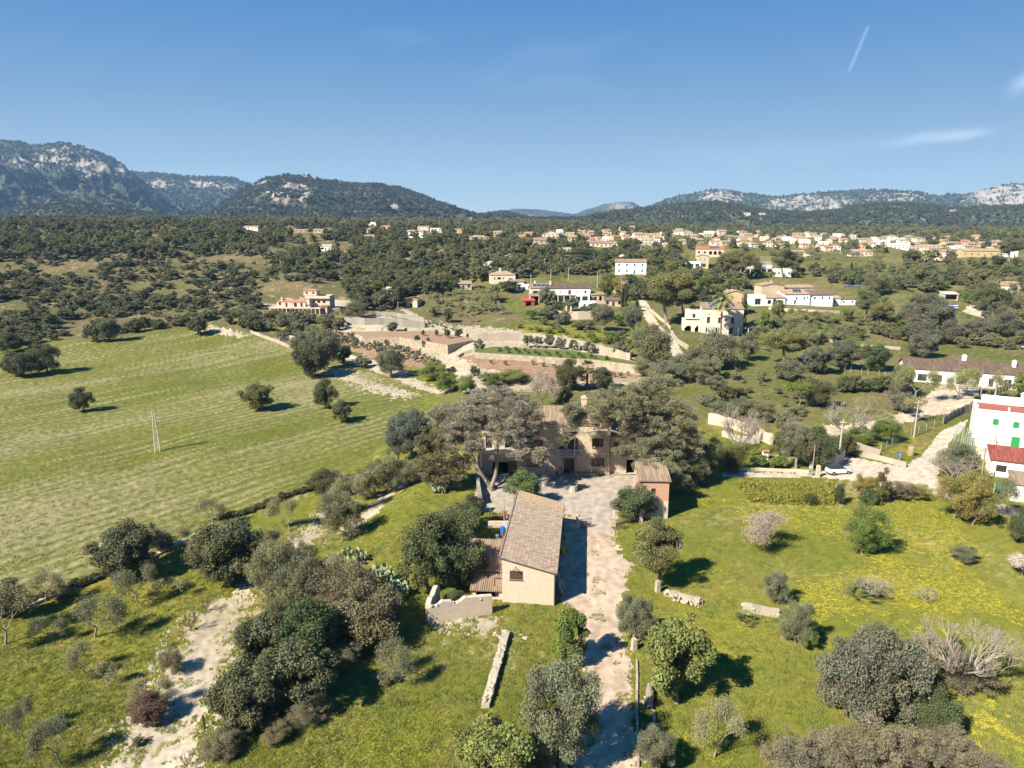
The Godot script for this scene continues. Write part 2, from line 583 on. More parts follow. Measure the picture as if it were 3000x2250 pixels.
	for c in 10:
		if ix[c].size() == 0:
			continue
		var arr := []
		arr.resize(Mesh.ARRAY_MAX)
		arr[Mesh.ARRAY_VERTEX] = vs[c]
		arr[Mesh.ARRAY_NORMAL] = ns[c]
		arr[Mesh.ARRAY_COLOR] = cs[c]
		arr[Mesh.ARRAY_INDEX] = ix[c]
		var am := ArrayMesh.new()
		am.add_surface_from_arrays(Mesh.PRIMITIVE_TRIANGLES, arr)
		am.surface_set_material(0, M["ground_" + mats[c]])
		setting(GROUND_NAMES[c], am)


# ---------------------------------------------------------------- mountains
func along(pts: Array, u: float) -> float:
	for i in pts.size() / 2 - 1:
		if u <= pts[i * 2 + 2]:
			var t: float = clampf((u - pts[i * 2]) / (pts[i * 2 + 2] - pts[i * 2]), 0, 1)
			var s := t * t * (3.0 - 2.0 * t) * 0.5 + t * 0.5
			return lerpf(pts[i * 2 + 1], pts[i * 2 + 3], s)
	return pts[pts.size() - 1]


func mountain(called: String, pts: Array, dist: float, front: float, relief: float, rocks: Array, forest: Color, rock: Color, trees: int, low := 20.0) -> void:
	# pts: the crest as photograph pixels, at dist metres; the slope comes down towards front metres
	var u0: float = pts[0]
	var u1: float = pts[pts.size() - 2]
	var cols := int((u1 - u0) / 2.6)
	var rows := 130
	var back := 10
	var pos := PackedVector3Array()
	var col := PackedColorArray()
	var crowns: Array[Vector3] = []
	for r in rows + back + 1:
		var t := float(r) / rows
		for k in cols + 1:
			var u := lerpf(u0, u1, float(k) / cols)
			var crest := away(u, along(pts, u), dist)
			var dd := lerpf(front, dist, t) if t <= 1.0 else dist + (t - 1.0) * (dist - front) * 2.0
			var x := crest.x / dist * dd
			var h: float
			var rid := n_ridge.get_noise_2d(x, dd * 1.2)
			if t <= 1.0:
				h = lerpf(low, crest.y, pow(t, 1.25))
				h += (rid * 4.0 - 2.2) * relief * 0.62 * t * (1.0 - t)
			else:
				h = lerpf(crest.y, low, smoothstep(1.0, 1.0 + float(back) / rows, t))
			h += (n_mid.get_noise_2d(x * 0.35, dd * 0.35)) * 5.0
			var p := Vector3(x, h, -dd)
			# which part of the photograph this slope falls in decides where bare rock shows
			var a := deg_to_rad(PITCH)
			var rel := p - EYE
			var zz := rel.y * -sin(a) - rel.z * cos(a)
			var uu := CX + rel.x / zz * F
			var vv := CY - (rel.y * cos(a) - rel.z * -sin(a) * -1.0) / zz * F
			vv = CY - ((rel.y * cos(a)) + (rel.z * -sin(a))) / zz * F
			var rk := n_mid.get_noise_2d(x * 0.22 + 40.0, h * 0.35 + dd * 0.12) * 0.7 + n_fine.get_noise_2d(x * 0.07, h * 0.07 + dd * 0.05) * 0.7 - 0.14
			var amount := -0.62
			for e in rocks:
				var q := Vector2((uu - e[0]) / e[2], (vv - e[1]) / e[3]).length()
				amount = maxf(amount, lerpf(e[4], -0.62, smoothstep(0.35, 1.15, q)))
			var share := smoothstep(-0.08, 0.16, rk + amount)
			var tone := 1.0 + n_mid.get_noise_2d(x * 0.5, dd * 0.5 + 9.0) * 0.4 + n_fine.get_noise_2d(x * 0.12, dd * 0.12 + h * 0.2) * 0.6
			var c := mixc(forest * tone, rock * (0.85 + 0.3 * n_fine.get_noise_2d(x * 0.06, h * 0.3) + 0.15), share)
			pos.append(p)
			col.append(Color(c.r / 0.5, c.g / 0.5, c.b / 0.5))
			for e in perches:
				if e[0] == called and t < 1.0 and t > 0.03:
					var off := Vector2(uu - e[1], vv - e[2]).length()
					if off < e[5]:
						e[5] = off
						e[6] = p
			if share < 0.3 and t > 0.02 and t <= 1.03:
				crowns.append(p)
	var nor := PackedVector3Array()
	var tot := rows + back
	for r in tot + 1:
		for k in cols + 1:
			var a := r * (cols + 1) + k
			var l := pos[a - 1] if k > 0 else pos[a]
			var rr := pos[a + 1] if k < cols else pos[a]
			var f := pos[a + cols + 1] if r < tot else pos[a]
			var b := pos[a - cols - 1] if r > 0 else pos[a]
			nor.append((rr - l).cross(f - b).normalized())
	var ix := PackedInt32Array()
	for r in tot:
		for k in cols:
			var a := r * (cols + 1) + k
			ix.append_array([a, a + cols + 2, a + 1, a, a + cols + 1, a + cols + 2])
	var arr := []
	arr.resize(Mesh.ARRAY_MAX)
	arr[Mesh.ARRAY_VERTEX] = pos
	arr[Mesh.ARRAY_NORMAL] = nor
	arr[Mesh.ARRAY_COLOR] = col
	arr[Mesh.ARRAY_INDEX] = ix
	var am := ArrayMesh.new()
	am.add_surface_from_arrays(Mesh.PRIMITIVE_TRIANGLES, arr)
	am.surface_set_material(0, M.mountain)
	setting(called, am)
	if trees and crowns.size():
		var mm := MultiMesh.new()
		mm.transform_format = MultiMesh.TRANSFORM_3D
		mm.mesh = crown_mesh(77, 130, 0.5, 1.0, 5, 0.5, 0.8, 0.0, 1.0)
		trees *= 2
		mm.instance_count = trees
		rng.seed = 500 + cols
		var size := dist / F * 1.9
		for i in trees:
			var p: Vector3 = crowns[rng.randi() % crowns.size()]
			var s := size * rng.randf_range(0.6, 1.3)
			var off := Vector3(rng.randf_range(-8, 8), -s * 0.5, rng.randf_range(-8, 8))
			mm.set_instance_transform(i, Transform3D(Basis(Vector3.UP, rng.randf() * TAU).scaled(Vector3(s, s * 0.9, s)), p + off))
		var o := MultiMeshInstance3D.new()
		o.name = numbered("forest")
		o.multimesh = mm
		o.material_override = M.far_forest
		add_child(o)
		tag(o, "dark pine forest covering the " + called.replace("_", " "), "forest", "", "stuff")


func build_mountains() -> void:
	leafmat("far_forest", 0.082, 0.092, 0.058, )
	var f := Color(0.050, 0.059, 0.040)
	var rk := Color(0.26, 0.225, 0.185)
	mountain("far_ridge", [1040, 470, 1080, 458, 1112, 451, 1160, 452, 1200, 457, 1240, 463, 1268, 452, 1310, 440, 1345, 436, 1365, 436, 1385, 446, 1420, 456, 1480, 470], 6500, 3600, 60, [[1340, 448, 40, 14, 0.3], [1170, 466, 60, 10, -0.15]], f, rk, 0, 60.0)
	mountain("cliff_ridge", [230, 400, 270, 380, 292, 372, 330, 373, 400, 380, 460, 381, 500, 383, 530, 394, 556, 402, 600, 425, 660, 455], 4700, 3000, 120, [[345, 400, 40, 18, 0.35], [440, 398, 60, 12, 0.3], [490, 402, 40, 12, 0.3]], f, rk, 5000, 40.0)
	mountain("rocky_ridge", [1360, 462, 1400, 446, 1440, 430, 1480, 420, 1540, 410, 1570, 409, 1620, 418, 1680, 425, 1740, 418, 1800, 413, 1860, 410, 1920, 410, 1980, 414, 2020, 422, 2060, 420, 2090, 418, 2130, 408, 2160, 400, 2212, 394, 2300, 380, 2500, 380], 4200, 2700, 110, [[1560, 425, 80, 18, 0.25], [1750, 440, 140, 25, 0.22], [2180, 425, 130, 45, 0.42], [1930, 425, 120, 14, 0.05]], f, Color(0.27, 0.245, 0.215), 5000, 30.0)
	mountain("cliff_mountain", [-320, 300, -120, 296, 0, 303, 40, 305, 75, 313, 130, 308, 165, 314, 200, 324, 240, 340, 262, 352, 285, 372, 300, 386, 330, 408, 370, 432, 430, 458, 500, 480], 3800, 2100, 170, [[130, 350, 130, 22, 0.25], [190, 362, 70, 28, 0.5], [60, 350, 50, 16, 0.3], [262, 365, 22, 24, 0.55], [150, 325, 70, 14, 0.1], [270, 392, 22, 12, 0.3], [-60, 350, 60, 25, 0.2]], f, rk, 9000, 30.0)
	mountain("wooded_hill", [400, 482, 440, 466, 500, 428, 540, 400, 580, 384, 620, 377, 660, 380, 700, 388, 760, 396, 820, 398, 860, 404, 900, 418, 950, 437, 990, 452, 1030, 466, 1080, 484, 1120, 496], 2600, 1500, 90, [[625, 415, 75, 34, 0.14], [670, 382, 40, 8, 0.2], [560, 400, 30, 14, 0.05], [790, 416, 60, 12, -0.12], [840, 445, 40, 12, -0.1]], f, rk, 16000, 30.0)
	mountain("low_wooded_hill", [970, 494, 1010, 478, 1050, 461, 1090, 456, 1130, 466, 1180, 482, 1230, 494], 2900, 1700, 40, [], f, rk, 4000, 30.0)
	mountain("village_hill", [1150, 496, 1200, 484, 1250, 470, 1300, 461, 1350, 453, 1400, 449, 1450, 442, 1520, 435, 1580, 440, 1640, 452, 1700, 457, 1740, 460, 1800, 455, 1850, 445, 1880, 440, 1930, 438, 2000, 442, 2060, 448, 2120, 445, 2212, 443, 2330, 448, 2500, 455], 2100, 1250, 55, [[1480, 460, 60, 14, -0.16], [1640, 468, 40, 10, -0.15], [1980, 470, 50, 18, -0.25]], f, rk, 16000, 15.0)
	mountain("pine_hill", [-260, 470, -100, 462, 0, 470, 66, 451, 128, 434, 186, 439, 240, 444, 300, 456, 350, 464, 410, 476, 470, 486], 1900, 1250, 30, [[70, 478, 40, 6, 0.0]], f, rk, 7000, 32.0)


# ---------------------------------------------------------------- vegetation
func unit(r: RandomNumberGenerator) -> Vector3:
	var z := r.randf_range(-1, 1)
	var a := r.randf() * TAU
	var s := sqrt(1.0 - z * z)
	return Vector3(s * cos(a), z, s * sin(a))


func crown_mesh(sd: int, count: int, leaf: float, slim: float, nclump: int, rc0: float, rc1: float, y0: float, pad: float, core := 0.45) -> ArrayMesh:
	# leaf-sized faces gathered in clumps inside an ellipsoid from y0 to 2, radius 1
	var r := RandomNumberGenerator.new()
	r.seed = sd
	var cy := (y0 + 2.0) * 0.5
	var hy := (2.0 - y0) * 0.5
	var cl := []
	var total := 0.0
	for k in nclump:
		var rc := r.randf_range(rc0, rc1)
		var q := unit(r) * r.randf_range(core, 0.92)
		q *= 1.0 - rc * 0.35
		var e := [Vector3(q.x, cy + q.y * hy, q.z), rc, r.randf_range(0.62, 0.98), r.randf_range(-0.08, 0.08)]
		cl.append(e)
		total += rc * rc
		e.append(total)
	var m := MB.new()
	for i in count:
		var pick := r.randf() * total
		var e: Array = cl[0]
		for q in cl:
			if q[4] >= pick:
				e = q
				break
		var dir := unit(r)
		var rad: float = e[1] * lerpf(0.3, 1.1, pow(r.randf(), 0.6)) * (1.0 if r.randf() < 0.94 else 1.35)
		var p: Vector3 = e[0] + dir * rad * Vector3(1, pad, 1)
		if p.y < y0 * 0.8:
			p.y = y0 * 0.8 + absf(p.y) * 0.15
		var nn := (dir * 0.55 + unit(r) * 0.75 + Vector3.UP * 0.25).normalized()
		var t := nn.cross(unit(r)).normalized()
		var b := nn.cross(t)
		var s := leaf * r.randf_range(0.6, 1.35)
		var w := s * 0.62 / slim
		var g: float = e[2] * r.randf_range(0.8, 1.08)
		var hue: float = e[3] + r.randf_range(-0.06, 0.06)
		m.col = Color(clampf(g * (1.0 + hue), 0, 1), clampf(g, 0, 1), clampf(g * (1.0 - hue * 1.2), 0, 1))
		m.tri(p - t * s * 0.5 - b * w, p - t * s * 0.5 + b * w, p + t * s * 0.75)
	return m.mesh(null)


func limb(m: MB, r: RandomNumberGenerator, p: Vector3, dir: Vector3, length: float, rad: float, depth: int, tips: Array, lift: float, spread: float) -> void:
	var q := p + dir * length * 0.5 + unit(r) * length * 0.06
	var e := q + (dir + unit(r) * 0.25).normalized() * length * 0.5
	var sides := 6 if depth > 4 else 4 if depth > 2 else 3
	m.tube(p, q, rad, rad * 0.85, sides)
	m.tube(q, e, rad * 0.85, rad * 0.66, sides)
	if depth <= 0:
		tips.append(e)
		return
	if depth <= 2:
		tips.append(e)
	var kids := 2 + (1 if r.randf() < 0.55 else 0)
	for k in kids:
		var nd := (dir + unit(r) * spread + Vector3.UP * lift).normalized()
		limb(m, r, e, nd, length * r.randf_range(0.62, 0.86), rad * 0.66, depth - 1, tips, lift, spread)


func wood_mesh(sd: int, top: float, rad: float, depth: int, lift: float, spread: float, tips: Array, reach := 0.3, kids := 3, lean := 0.12) -> MB:
	var r := RandomNumberGenerator.new()
	r.seed = sd
	var m := MB.new()
	m.col = Color(1, 1, 1)
	var e := Vector3(r.randf_range(-lean, lean), top, r.randf_range(-lean, lean))
	var q := e * 0.5 + Vector3(r.randf_range(-0.05, 0.05), 0, r.randf_range(-0.05, 0.05))
	m.tube(Vector3(0, -0.12, 0), q * Vector3(0.3, 0.3, 0.3), rad * 1.7, rad * 1.15, 7)
	m.tube(q * Vector3(0.3, 0.3, 0.3), q, rad * 1.15, rad, 7)
	m.tube(q, e, rad, rad * 0.85, 7)
	for k in kids:
		var a := TAU * (k + r.randf() * 0.6) / kids
		var d := Vector3(cos(a) * spread, 0.75, sin(a) * spread).normalized()
		limb(m, r, e, d, reach, rad * 0.66, depth, tips, lift, spread * 0.8)
	return m


func tips_mesh(sd: int, tips: Array, count: int, leaf: float, slim: float, spread: float) -> ArrayMesh:
	var r := RandomNumberGenerator.new()
	r.seed = sd
	var m := MB.new()
	for i in count:
		var p: Vector3 = tips[r.randi() % tips.size()] + unit(r) * spread * sqrt(r.randf())
		var nn := unit(r)
		var t := nn.cross(unit(r)).normalized()
		var b := nn.cross(t)
		var s := leaf * r.randf_range(0.6, 1.3)
		var g := r.randf_range(0.6, 1.0)
		m.col = Color(g, g * r.randf_range(0.94, 1.0), g * r.randf_range(0.85, 1.0))
		m.tri(p - t * s * 0.5 - b * s * 0.6 / slim, p - t * s * 0.5 + b * s * 0.6 / slim, p + t * s * 0.7)
	return m.mesh(null)


func proto(kind: String, lod: int, var_: int) -> Array:
	var key := "%s%d%d" % [kind, lod, var_]
	if protos.has(key):
		return protos[key]
	var sd := hash(key) % 100000
	var n: int = [30000, 5200, 760][lod]
	var lf: float = [0.036, 0.08, 0.185][lod]
	var crown: ArrayMesh
	var wood: ArrayMesh = null
	var tips := []
	match kind:
		"oak":
			crown = crown_mesh(sd, n, lf, 1.1, [64, 36, 15][lod], 0.10, 0.32, 0.0, 0.95, 0.38)
		"carob":
			crown = crown_mesh(sd, n, lf, 1.0, [56, 34, 14][lod], 0.11, 0.32, 0.14, 0.95, 0.36)
			wood = wood_mesh(sd, 0.45, 0.06, 2, 0.2, 0.7, tips).mesh(M.bark)
		"olive":
			crown = crown_mesh(sd, int(n * 1.25), lf * 0.95, 1.7, [64, 36, 14][lod], 0.09, 0.28, 0.22, 0.9)
			wood = wood_mesh(sd, 0.45, 0.07, 3, 0.25, 0.8, tips).mesh(M.bark_grey)
		"leafy":
			crown = crown_mesh(sd, int(n * 0.75), lf * 1.15, 1.0, [44, 30, 14][lod], 0.14, 0.28, 0.12, 0.9)
			wood = wood_mesh(sd, 0.4, 0.05, 3, 0.3, 0.8, tips, 0.3).mesh(M.bark_grey)
		"loose":
			crown = crown_mesh(sd, n, lf * 0.85, 1.6, [80, 44, 16][lod], 0.07, 0.27, 0.0, 0.9, 0.25)
			wood = wood_mesh(sd, 0.3, 0.03, 3, 0.3, 0.9, tips, 0.3).mesh(M.bark_grey)
		"pine":
			crown = crown_mesh(sd, int(n * 1.1), lf * 1.1, 2.4, [40, 28, 12][lod], 0.16, 0.30, 0.42, 0.6, 0.3)
			wood = wood_mesh(sd, 0.7, 0.05, 3, 0.35, 0.8, tips).mesh(M.bark_grey)
		"almond":
			var w := wood_mesh(sd, 0.5, 0.045, [5, 4, 3][lod], 0.18, 0.75, tips, [0.46, 0.5, 0.58][lod])
			wood = w.mesh(M.bark_grey)
			crown = tips_mesh(sd, tips, [9000, 2400, 520][lod], [0.038, 0.07, 0.145][lod], 1.2, 0.34)
		"bare":
			wood = wood_mesh(sd, 0.22, 0.05, [6, 5, 4][lod], 0.3, 0.75, tips, [0.44, 0.46, 0.5][lod], 7).mesh(M.bark_pale)
		"cypress":
			crown = crown_mesh(sd, int(n * 0.6), lf * 1.2, 1.6, [24, 16, 9][lod], 0.4, 0.7, 0.02, 0.9, 0.2)
		"conifer":
			crown = crown_mesh(sd, int(n * 0.9), lf, 2.0, [40, 26, 12][lod], 0.18, 0.34, 0.05, 0.6, 0.35)
	protos[key] = [crown, wood]
	return protos[key]


func plant_at(kind: String, p: Vector3, w: float, h: float, lod: int, leaf: String, called: String, label: String, category: String, group := "", over_wood := "") -> Node3D:
	var pr := proto(kind, lod, rng.randi() % (2 if lod == 0 else 3))
	var turn := rng.randf() * TAU
	var s := Vector3(w * 0.5, h * 0.5, w * 0.5 * rng.randf_range(0.9, 1.1))
	if lod == 2 or pr[1] == null and kind != "oak":
		if pr[0] == null:
			var b := part(called, pr[1], self)
			b.transform = Transform3D(Basis(Vector3.UP, turn) * Basis.from_scale(s), p)
			tag(b, label, category, group)
			return b
		var o := part(called, pr[0], self, M[leaf])
		o.transform = Transform3D(Basis(Vector3.UP, turn) * Basis.from_scale(s), p - Vector3(0, 0.08 * h, 0))
		tag(o, label, category, group)
		return o
	var t := thing(called, p, turn, label, category, group)
	if pr[1]:
		var wd := part("trunk", pr[1], t, M[over_wood] if over_wood else null)
		wd.scale = s
	elif kind == "oak":
		var st := part("trunk", stem_mesh(), t)
		st.scale = s
	if pr[0]:
		var c := part("crown", pr[0], t, M[leaf])
		c.scale = s
	return t


func stem_mesh() -> ArrayMesh:
	if not protos.has("stem"):
		var tips := []
		protos["stem"] = [wood_mesh(4, 0.3, 0.05, 2, 0.2, 0.8, tips).mesh(M.bark), null]
	return protos["stem"][0]


func plant(kind: String, u: float, v: float, wpx: float, hpx: float, leaf: String, called: String, label: String, category := "tree", group := "", over_wood := "") -> Node3D:
	var p := ground(u, v)
	var k := px(p)
	var lod := 0 if wpx > 46 else 1 if wpx > 17 else 2
	return plant_at(kind, p, wpx * k * 1.1, hpx * k * 1.1, lod, leaf, called, label, category, group, over_wood)


const LOOK := {"olive_dark": "grey-green", "olive_brown": "brownish", "olive_mid": "olive-green", "carob_dk": "dark green", "pine_dark": "dark", "pine": "golden-green", "bush_green": "bright green", "cypress": "blackish", "olive": "pale grey", "shrub_brown": "brown"}
const SHAPE := {"oak": "rounded", "loose": "loose", "pine": "pine-crowned", "conifer": "pointed", "cypress": "slim cypress-like", "almond": "sparse", "olive": "feathery"}


func scatter(region: Array, want: int, kinds: Array, gap: float, sd: int, singles: int, called: String, label: String, group: String, category := "tree", mass := "") -> void:
	# kinds: [shape, leaf material, width low, width high, height over width, weight]
	var r := RandomNumberGenerator.new()
	r.seed = sd
	rng.seed = sd + 1
	var pl := PackedVector2Array()
	for i in region.size() / 2:
		pl.append(Vector2(region[i * 2], region[i * 2 + 1]))
	var bb := bounds(pl)
	var wsum := 0.0
	for k in kinds:
		wsum += k[5]
	var placed: Array[Vector2] = []
	var spots := []
	var tries := 0
	while spots.size() < want and tries < want * 14:
		tries += 1
		var q := Vector2(r.randf_range(bb.position.x, bb.end.x), r.randf_range(bb.position.y, bb.end.y))
		if not Geometry2D.is_point_in_polygon(q, pl):
			continue
		var bad := false
		if want > 150:
			var c := ground(q.x, q.y)
			bad = n_low.get_noise_2d(c.x * 2.2 + 40.0, c.z * 1.4) < r.randf_range(-0.35, -0.05)
		for e in keep_out:
			if e.has_point(q):
				bad = true
				break
		if bad:
			continue
		var g := ground(q.x, q.y)
		var k := px(g)
		for e in placed:
			if absf(e.x - q.x) < gap / k * 0.5 and absf(e.y - q.y) < gap / k * 0.22:
				bad = true
				break
		if bad:
			continue
		placed.append(q)
		var pick := r.randf() * wsum
		var kind: Array = kinds[0]
		for e in kinds:
			pick -= e[5]
			if pick <= 0.0:
				kind = e
				break
		spots.append([g, kind, r.randf_range(kind[2], kind[3]), k, r.randf_range(0.85, 1.15)])
	spots.sort_custom(func(a, b): return a[2] / a[3] > b[2] / b[3])
	var rest := {}
	for i in spots.size():
		var s: Array = spots[i]
		var kd: Array = s[1]
		var w: float = s[2]
		var wp: float = w / s[3]
		if i < singles:
			plant_at(kd[0], s[0], w, w * kd[4] * s[4], 1 if wp > 22 else 2, kd[1], called, "%s %s %s %s" % ["large" if w > (kd[2] + kd[3]) * 0.5 else "small", LOOK.get(kd[1], "green"), SHAPE.get(kd[0], ""), label], category, group)
		else:
			if not rest.has(kd[0] + kd[1]):
				rest[kd[0] + kd[1]] = [kd, []]
			rest[kd[0] + kd[1]][1].append(s)
	for key in rest:
		var kd: Array = rest[key][0]
		var list: Array = rest[key][1]
		var mm := MultiMesh.new()
		mm.transform_format = MultiMesh.TRANSFORM_3D
		mm.mesh = proto(kd[0], 2, 0)[0]
		mm.instance_count = list.size()
		for i in list.size():
			var s: Array = list[i]
			var w: float = s[2]
			mm.set_instance_transform(i, Transform3D(Basis(Vector3.UP, r.randf() * TAU).scaled(Vector3(w * 0.5, w * 0.5 * kd[4] * s[4], w * 0.5)), s[0] - Vector3(0, 0.08 * w, 0)))
		var o := MultiMeshInstance3D.new()
		o.name = numbered("woodland")
		o.multimesh = mm
		o.material_override = M[kd[1]]
		add_child(o)
		tag(o, "%s %s" % [LOOK.get(kd[1], "green"), mass if mass else label], "woodland", group, "stuff")


func tufts(called: String, label: String, m: Mesh, material: Material, region: Array, want: int, sd: int, smin: float, smax: float, keep: Callable) -> void:
	var r := RandomNumberGenerator.new()
	r.seed = sd
	var pl := PackedVector2Array()
	for i in region.size() / 2:
		pl.append(Vector2(region[i * 2], region[i * 2 + 1]))
	var bb := bounds(pl)
	var xf: Array[Transform3D] = []
	for i in want:
		var q := Vector2(r.randf_range(bb.position.x, bb.end.x), r.randf_range(bb.position.y, bb.end.y))
		if not Geometry2D.is_point_in_polygon(q, pl):
			continue
		var g := level(q.x, q.y, 0.0)
		g.y = hgt(g.x, g.z)
		if not keep.call(g):
			continue
		var s := r.randf_range(smin, smax)
		xf.append(Transform3D(Basis(Vector3.UP, r.randf() * TAU).scaled(Vector3(s, s * r.randf_range(0.7, 1.3), s)), g))
	var mm := MultiMesh.new()
	mm.transform_format = MultiMesh.TRANSFORM_3D
	mm.mesh = m
	mm.instance_count = xf.size()
	for i in xf.size():
		mm.set_instance_transform(i, xf[i])
	var o := MultiMeshInstance3D.new()
	o.name = numbered(called)
	o.multimesh = mm
	o.material_override = material
	add_child(o)
	tag(o, label, called.replace("_", " "), "", "stuff")


func tuft_mesh(sd: int, blades: int, h: float, w: float, spread: float) -> ArrayMesh:
	var r := RandomNumberGenerator.new()
	r.seed = sd
	var m := MB.new()
	for i in blades:
		var a := r.randf() * TAU
		var p := Vector3(cos(a), 0, sin(a)) * spread * sqrt(r.randf())
		var b := r.randf() * TAU
		var side := Vector3(cos(b), 0, sin(b)) * w
		var top := p + Vector3(r.randf_range(-0.6, 0.6), r.randf_range(0.5, 1.0), r.randf_range(-0.6, 0.6)) * h
		var g := r.randf_range(0.55, 1.0)
		m.col = Color(g * r.randf_range(0.9, 1.0), g, g * 0.9)
		m.tri(p - side - Vector3(0, 0.03, 0), p + side - Vector3(0, 0.03, 0), top)
	return m.mesh(null)


func flower_mesh(sd: int) -> ArrayMesh:
	var r := RandomNumberGenerator.new()
	r.seed = sd
	var m := MB.new()
	for i in 7:
		var p := Vector3(r.randf_range(-1, 1), r.randf_range(0.5, 1.1), r.randf_range(-1, 1)) * Vector3(0.22, 0.2, 0.22)
		var g := r.randf_range(0.8, 1.0)
		m.col = Color(g, g, g)
		var s := r.randf_range(0.03, 0.06)
		for k in 4:
			var a := TAU * k / 4.0
			m.tri(p, p + Vector3(cos(a), 0.35, sin(a)) * s, p + Vector3(cos(a + 1.4), 0.35, sin(a + 1.4)) * s)
	return m.mesh(null)


func palm(u: float, v: float, hpx: float, crown_px: float, fan: bool, label: String, group := "") -> void:
	var p := ground(u, v)
	var k := px(p)
	var h := hpx * k
	var cr := crown_px * k * 0.5
	var t := thing("palm_tree", p, 0.0, label, "palm", group)
	var m := MB.new()
	var r := RandomNumberGenerator.new()
	r.seed = int(u * 7 + v)
	var top := h - cr * 0.75
	var segs := 9
	for i in segs:
		var a := float(i) / segs
		var b := float(i + 1) / segs
		m.tube(Vector3(0, top * a - 0.2, 0), Vector3(0, top * b - 0.2, 0), 0.34 - 0.06 * a + (0.03 if i % 2 else 0.0), 0.31 - 0.06 * b, 8)
	part("trunk", m.mesh(M.bark), t)
	var fronds := 34
	for i in fronds:
		var f := MB.new()
		var az := TAU * i * 0.618
		var el := lerpf(1.35, -0.75, float(i) / fronds)
		var dir := Vector3(cos(az) * cos(el), sin(el), sin(az) * cos(el))
		var side := dir.cross(Vector3.UP).normalized()
		var prev := Vector3(0, top, 0)
		var n := 8
		var g := r.randf_range(0.7, 1.0)
		f.col = Color(g, g, g)
		for s in n:
			var d2 := (dir - Vector3(0, 0.19 * s * (0.6 if fan else 1.0), 0)).normalized()
			var q := prev + d2 * cr / n
			var up := side.cross(d2)
			if fan:
				if s >= 4:
					for e in 9:
						var an := lerpf(-1.25, 1.25, e / 8.0)
						var ld := (d2 * cos(an) + side * sin(an)).normalized() * cr * 0.42
						f.tri(prev + ld * 0.1 - ld.cross(up).normalized() * 0.16, prev + ld * 0.1 + ld.cross(up).normalized() * 0.16, prev + ld)
					break
				f.tri(prev - side * 0.07, prev + side * 0.07, q)
			else:
				var ll := cr * 0.26 * sin(PI * (0.15 + 0.8 * float(s) / n))
				for e in [-1.0, 1.0]:
					for w in 2:
						var b0 := prev.lerp(q, w * 0.5)
						var tip: Vector3 = b0 + side * e * ll + d2 * ll * 0.7 - up * ll * 0.1
						f.tri(b0, b0 + d2 * 0.4, tip)
				f.tri(prev - side * 0.07, prev + side * 0.07, q)
			prev = q
		part("frond", f.mesh(M.straw if i > fronds - 7 else M.palm), t)


func low_palm(u: float, v: float, wpx: float, label: String) -> void:
	var p := ground(u, v)
	var k := px(p)
	var cr := wpx * k * 0.5
	var t := thing("dwarf_palm", p, 0.0, label, "palm")
	var r := RandomNumberGenerator.new()
	r.seed = int(u)
	for i in 26:
		var f := MB.new()
		var az := TAU * i * 0.618
		var el := r.randf_range(0.25, 1.2)
		var d := Vector3(cos(az) * cos(el), sin(el), sin(az) * cos(el))
		var side := d.cross(Vector3.UP).normalized()
		var g := r.randf_range(0.6, 1.0)
		f.col = Color(g, g, g)
		var q := d * cr * 0.55
		f.tri(-side * 0.06, side * 0.06, q)
		for e in 9:
			var an := lerpf(-1.2, 1.2, e / 8.0)
			f.tri(q - side * 0.08, q + side * 0.08, q + (d * cos(an) + side * sin(an) - Vector3(0, 0.15, 0)) * cr * 0.5)
		part("frond", f.mesh(M.palm), t)


func prickly_pear(u: float, v: float, wpx: float, hpx: float, label: String, group := "") -> void:
	var p := ground(u, v)
	var k := px(p)
	var t := thing("prickly_pear", p, 0.0, label, "cactus", group)
	var r := RandomNumberGenerator.new()
	r.seed = int(u + v)
	if not protos.has("pad"):
		var m := MB.new()
		var n := 9
		for i in n:
			var a := TAU * i / n
			var b := TAU * (i + 1) / n
			var pa := Vector3(sin(a) * 0.5, 0.62 - cos(a) * 0.62, 0)
			var pb := Vector3(sin(b) * 0.5, 0.62 - cos(b) * 0.62, 0)
			var c := Vector3(0, 0.66, 0.1)
			var e := Vector3(0, 0.66, -0.1)
			m.tri(c, pa, pb)
			m.tri(e, pb, pa)
		protos["pad"] = [m.mesh(M.cactus), null]
	var w := wpx * k
	var h := hpx * k
	for i in 110:
		var x := r.randf_range(-0.5, 0.5)
		var z := r.randf_range(-0.3, 0.3)
		var y := pow(r.randf(), 0.8) * (1.0 - 1.4 * x * x)
		var o := part("pad", protos["pad"][0], t)
		var s := r.randf_range(0.34, 0.55)
		o.transform = Transform3D(Basis(unit(r), r.randf_range(-0.7, 0.7)) * Basis(Vector3.UP, r.randf() * TAU) * Basis.from_scale(Vector3.ONE * s), Vector3(x * w, y * h * 0.8, z * w))


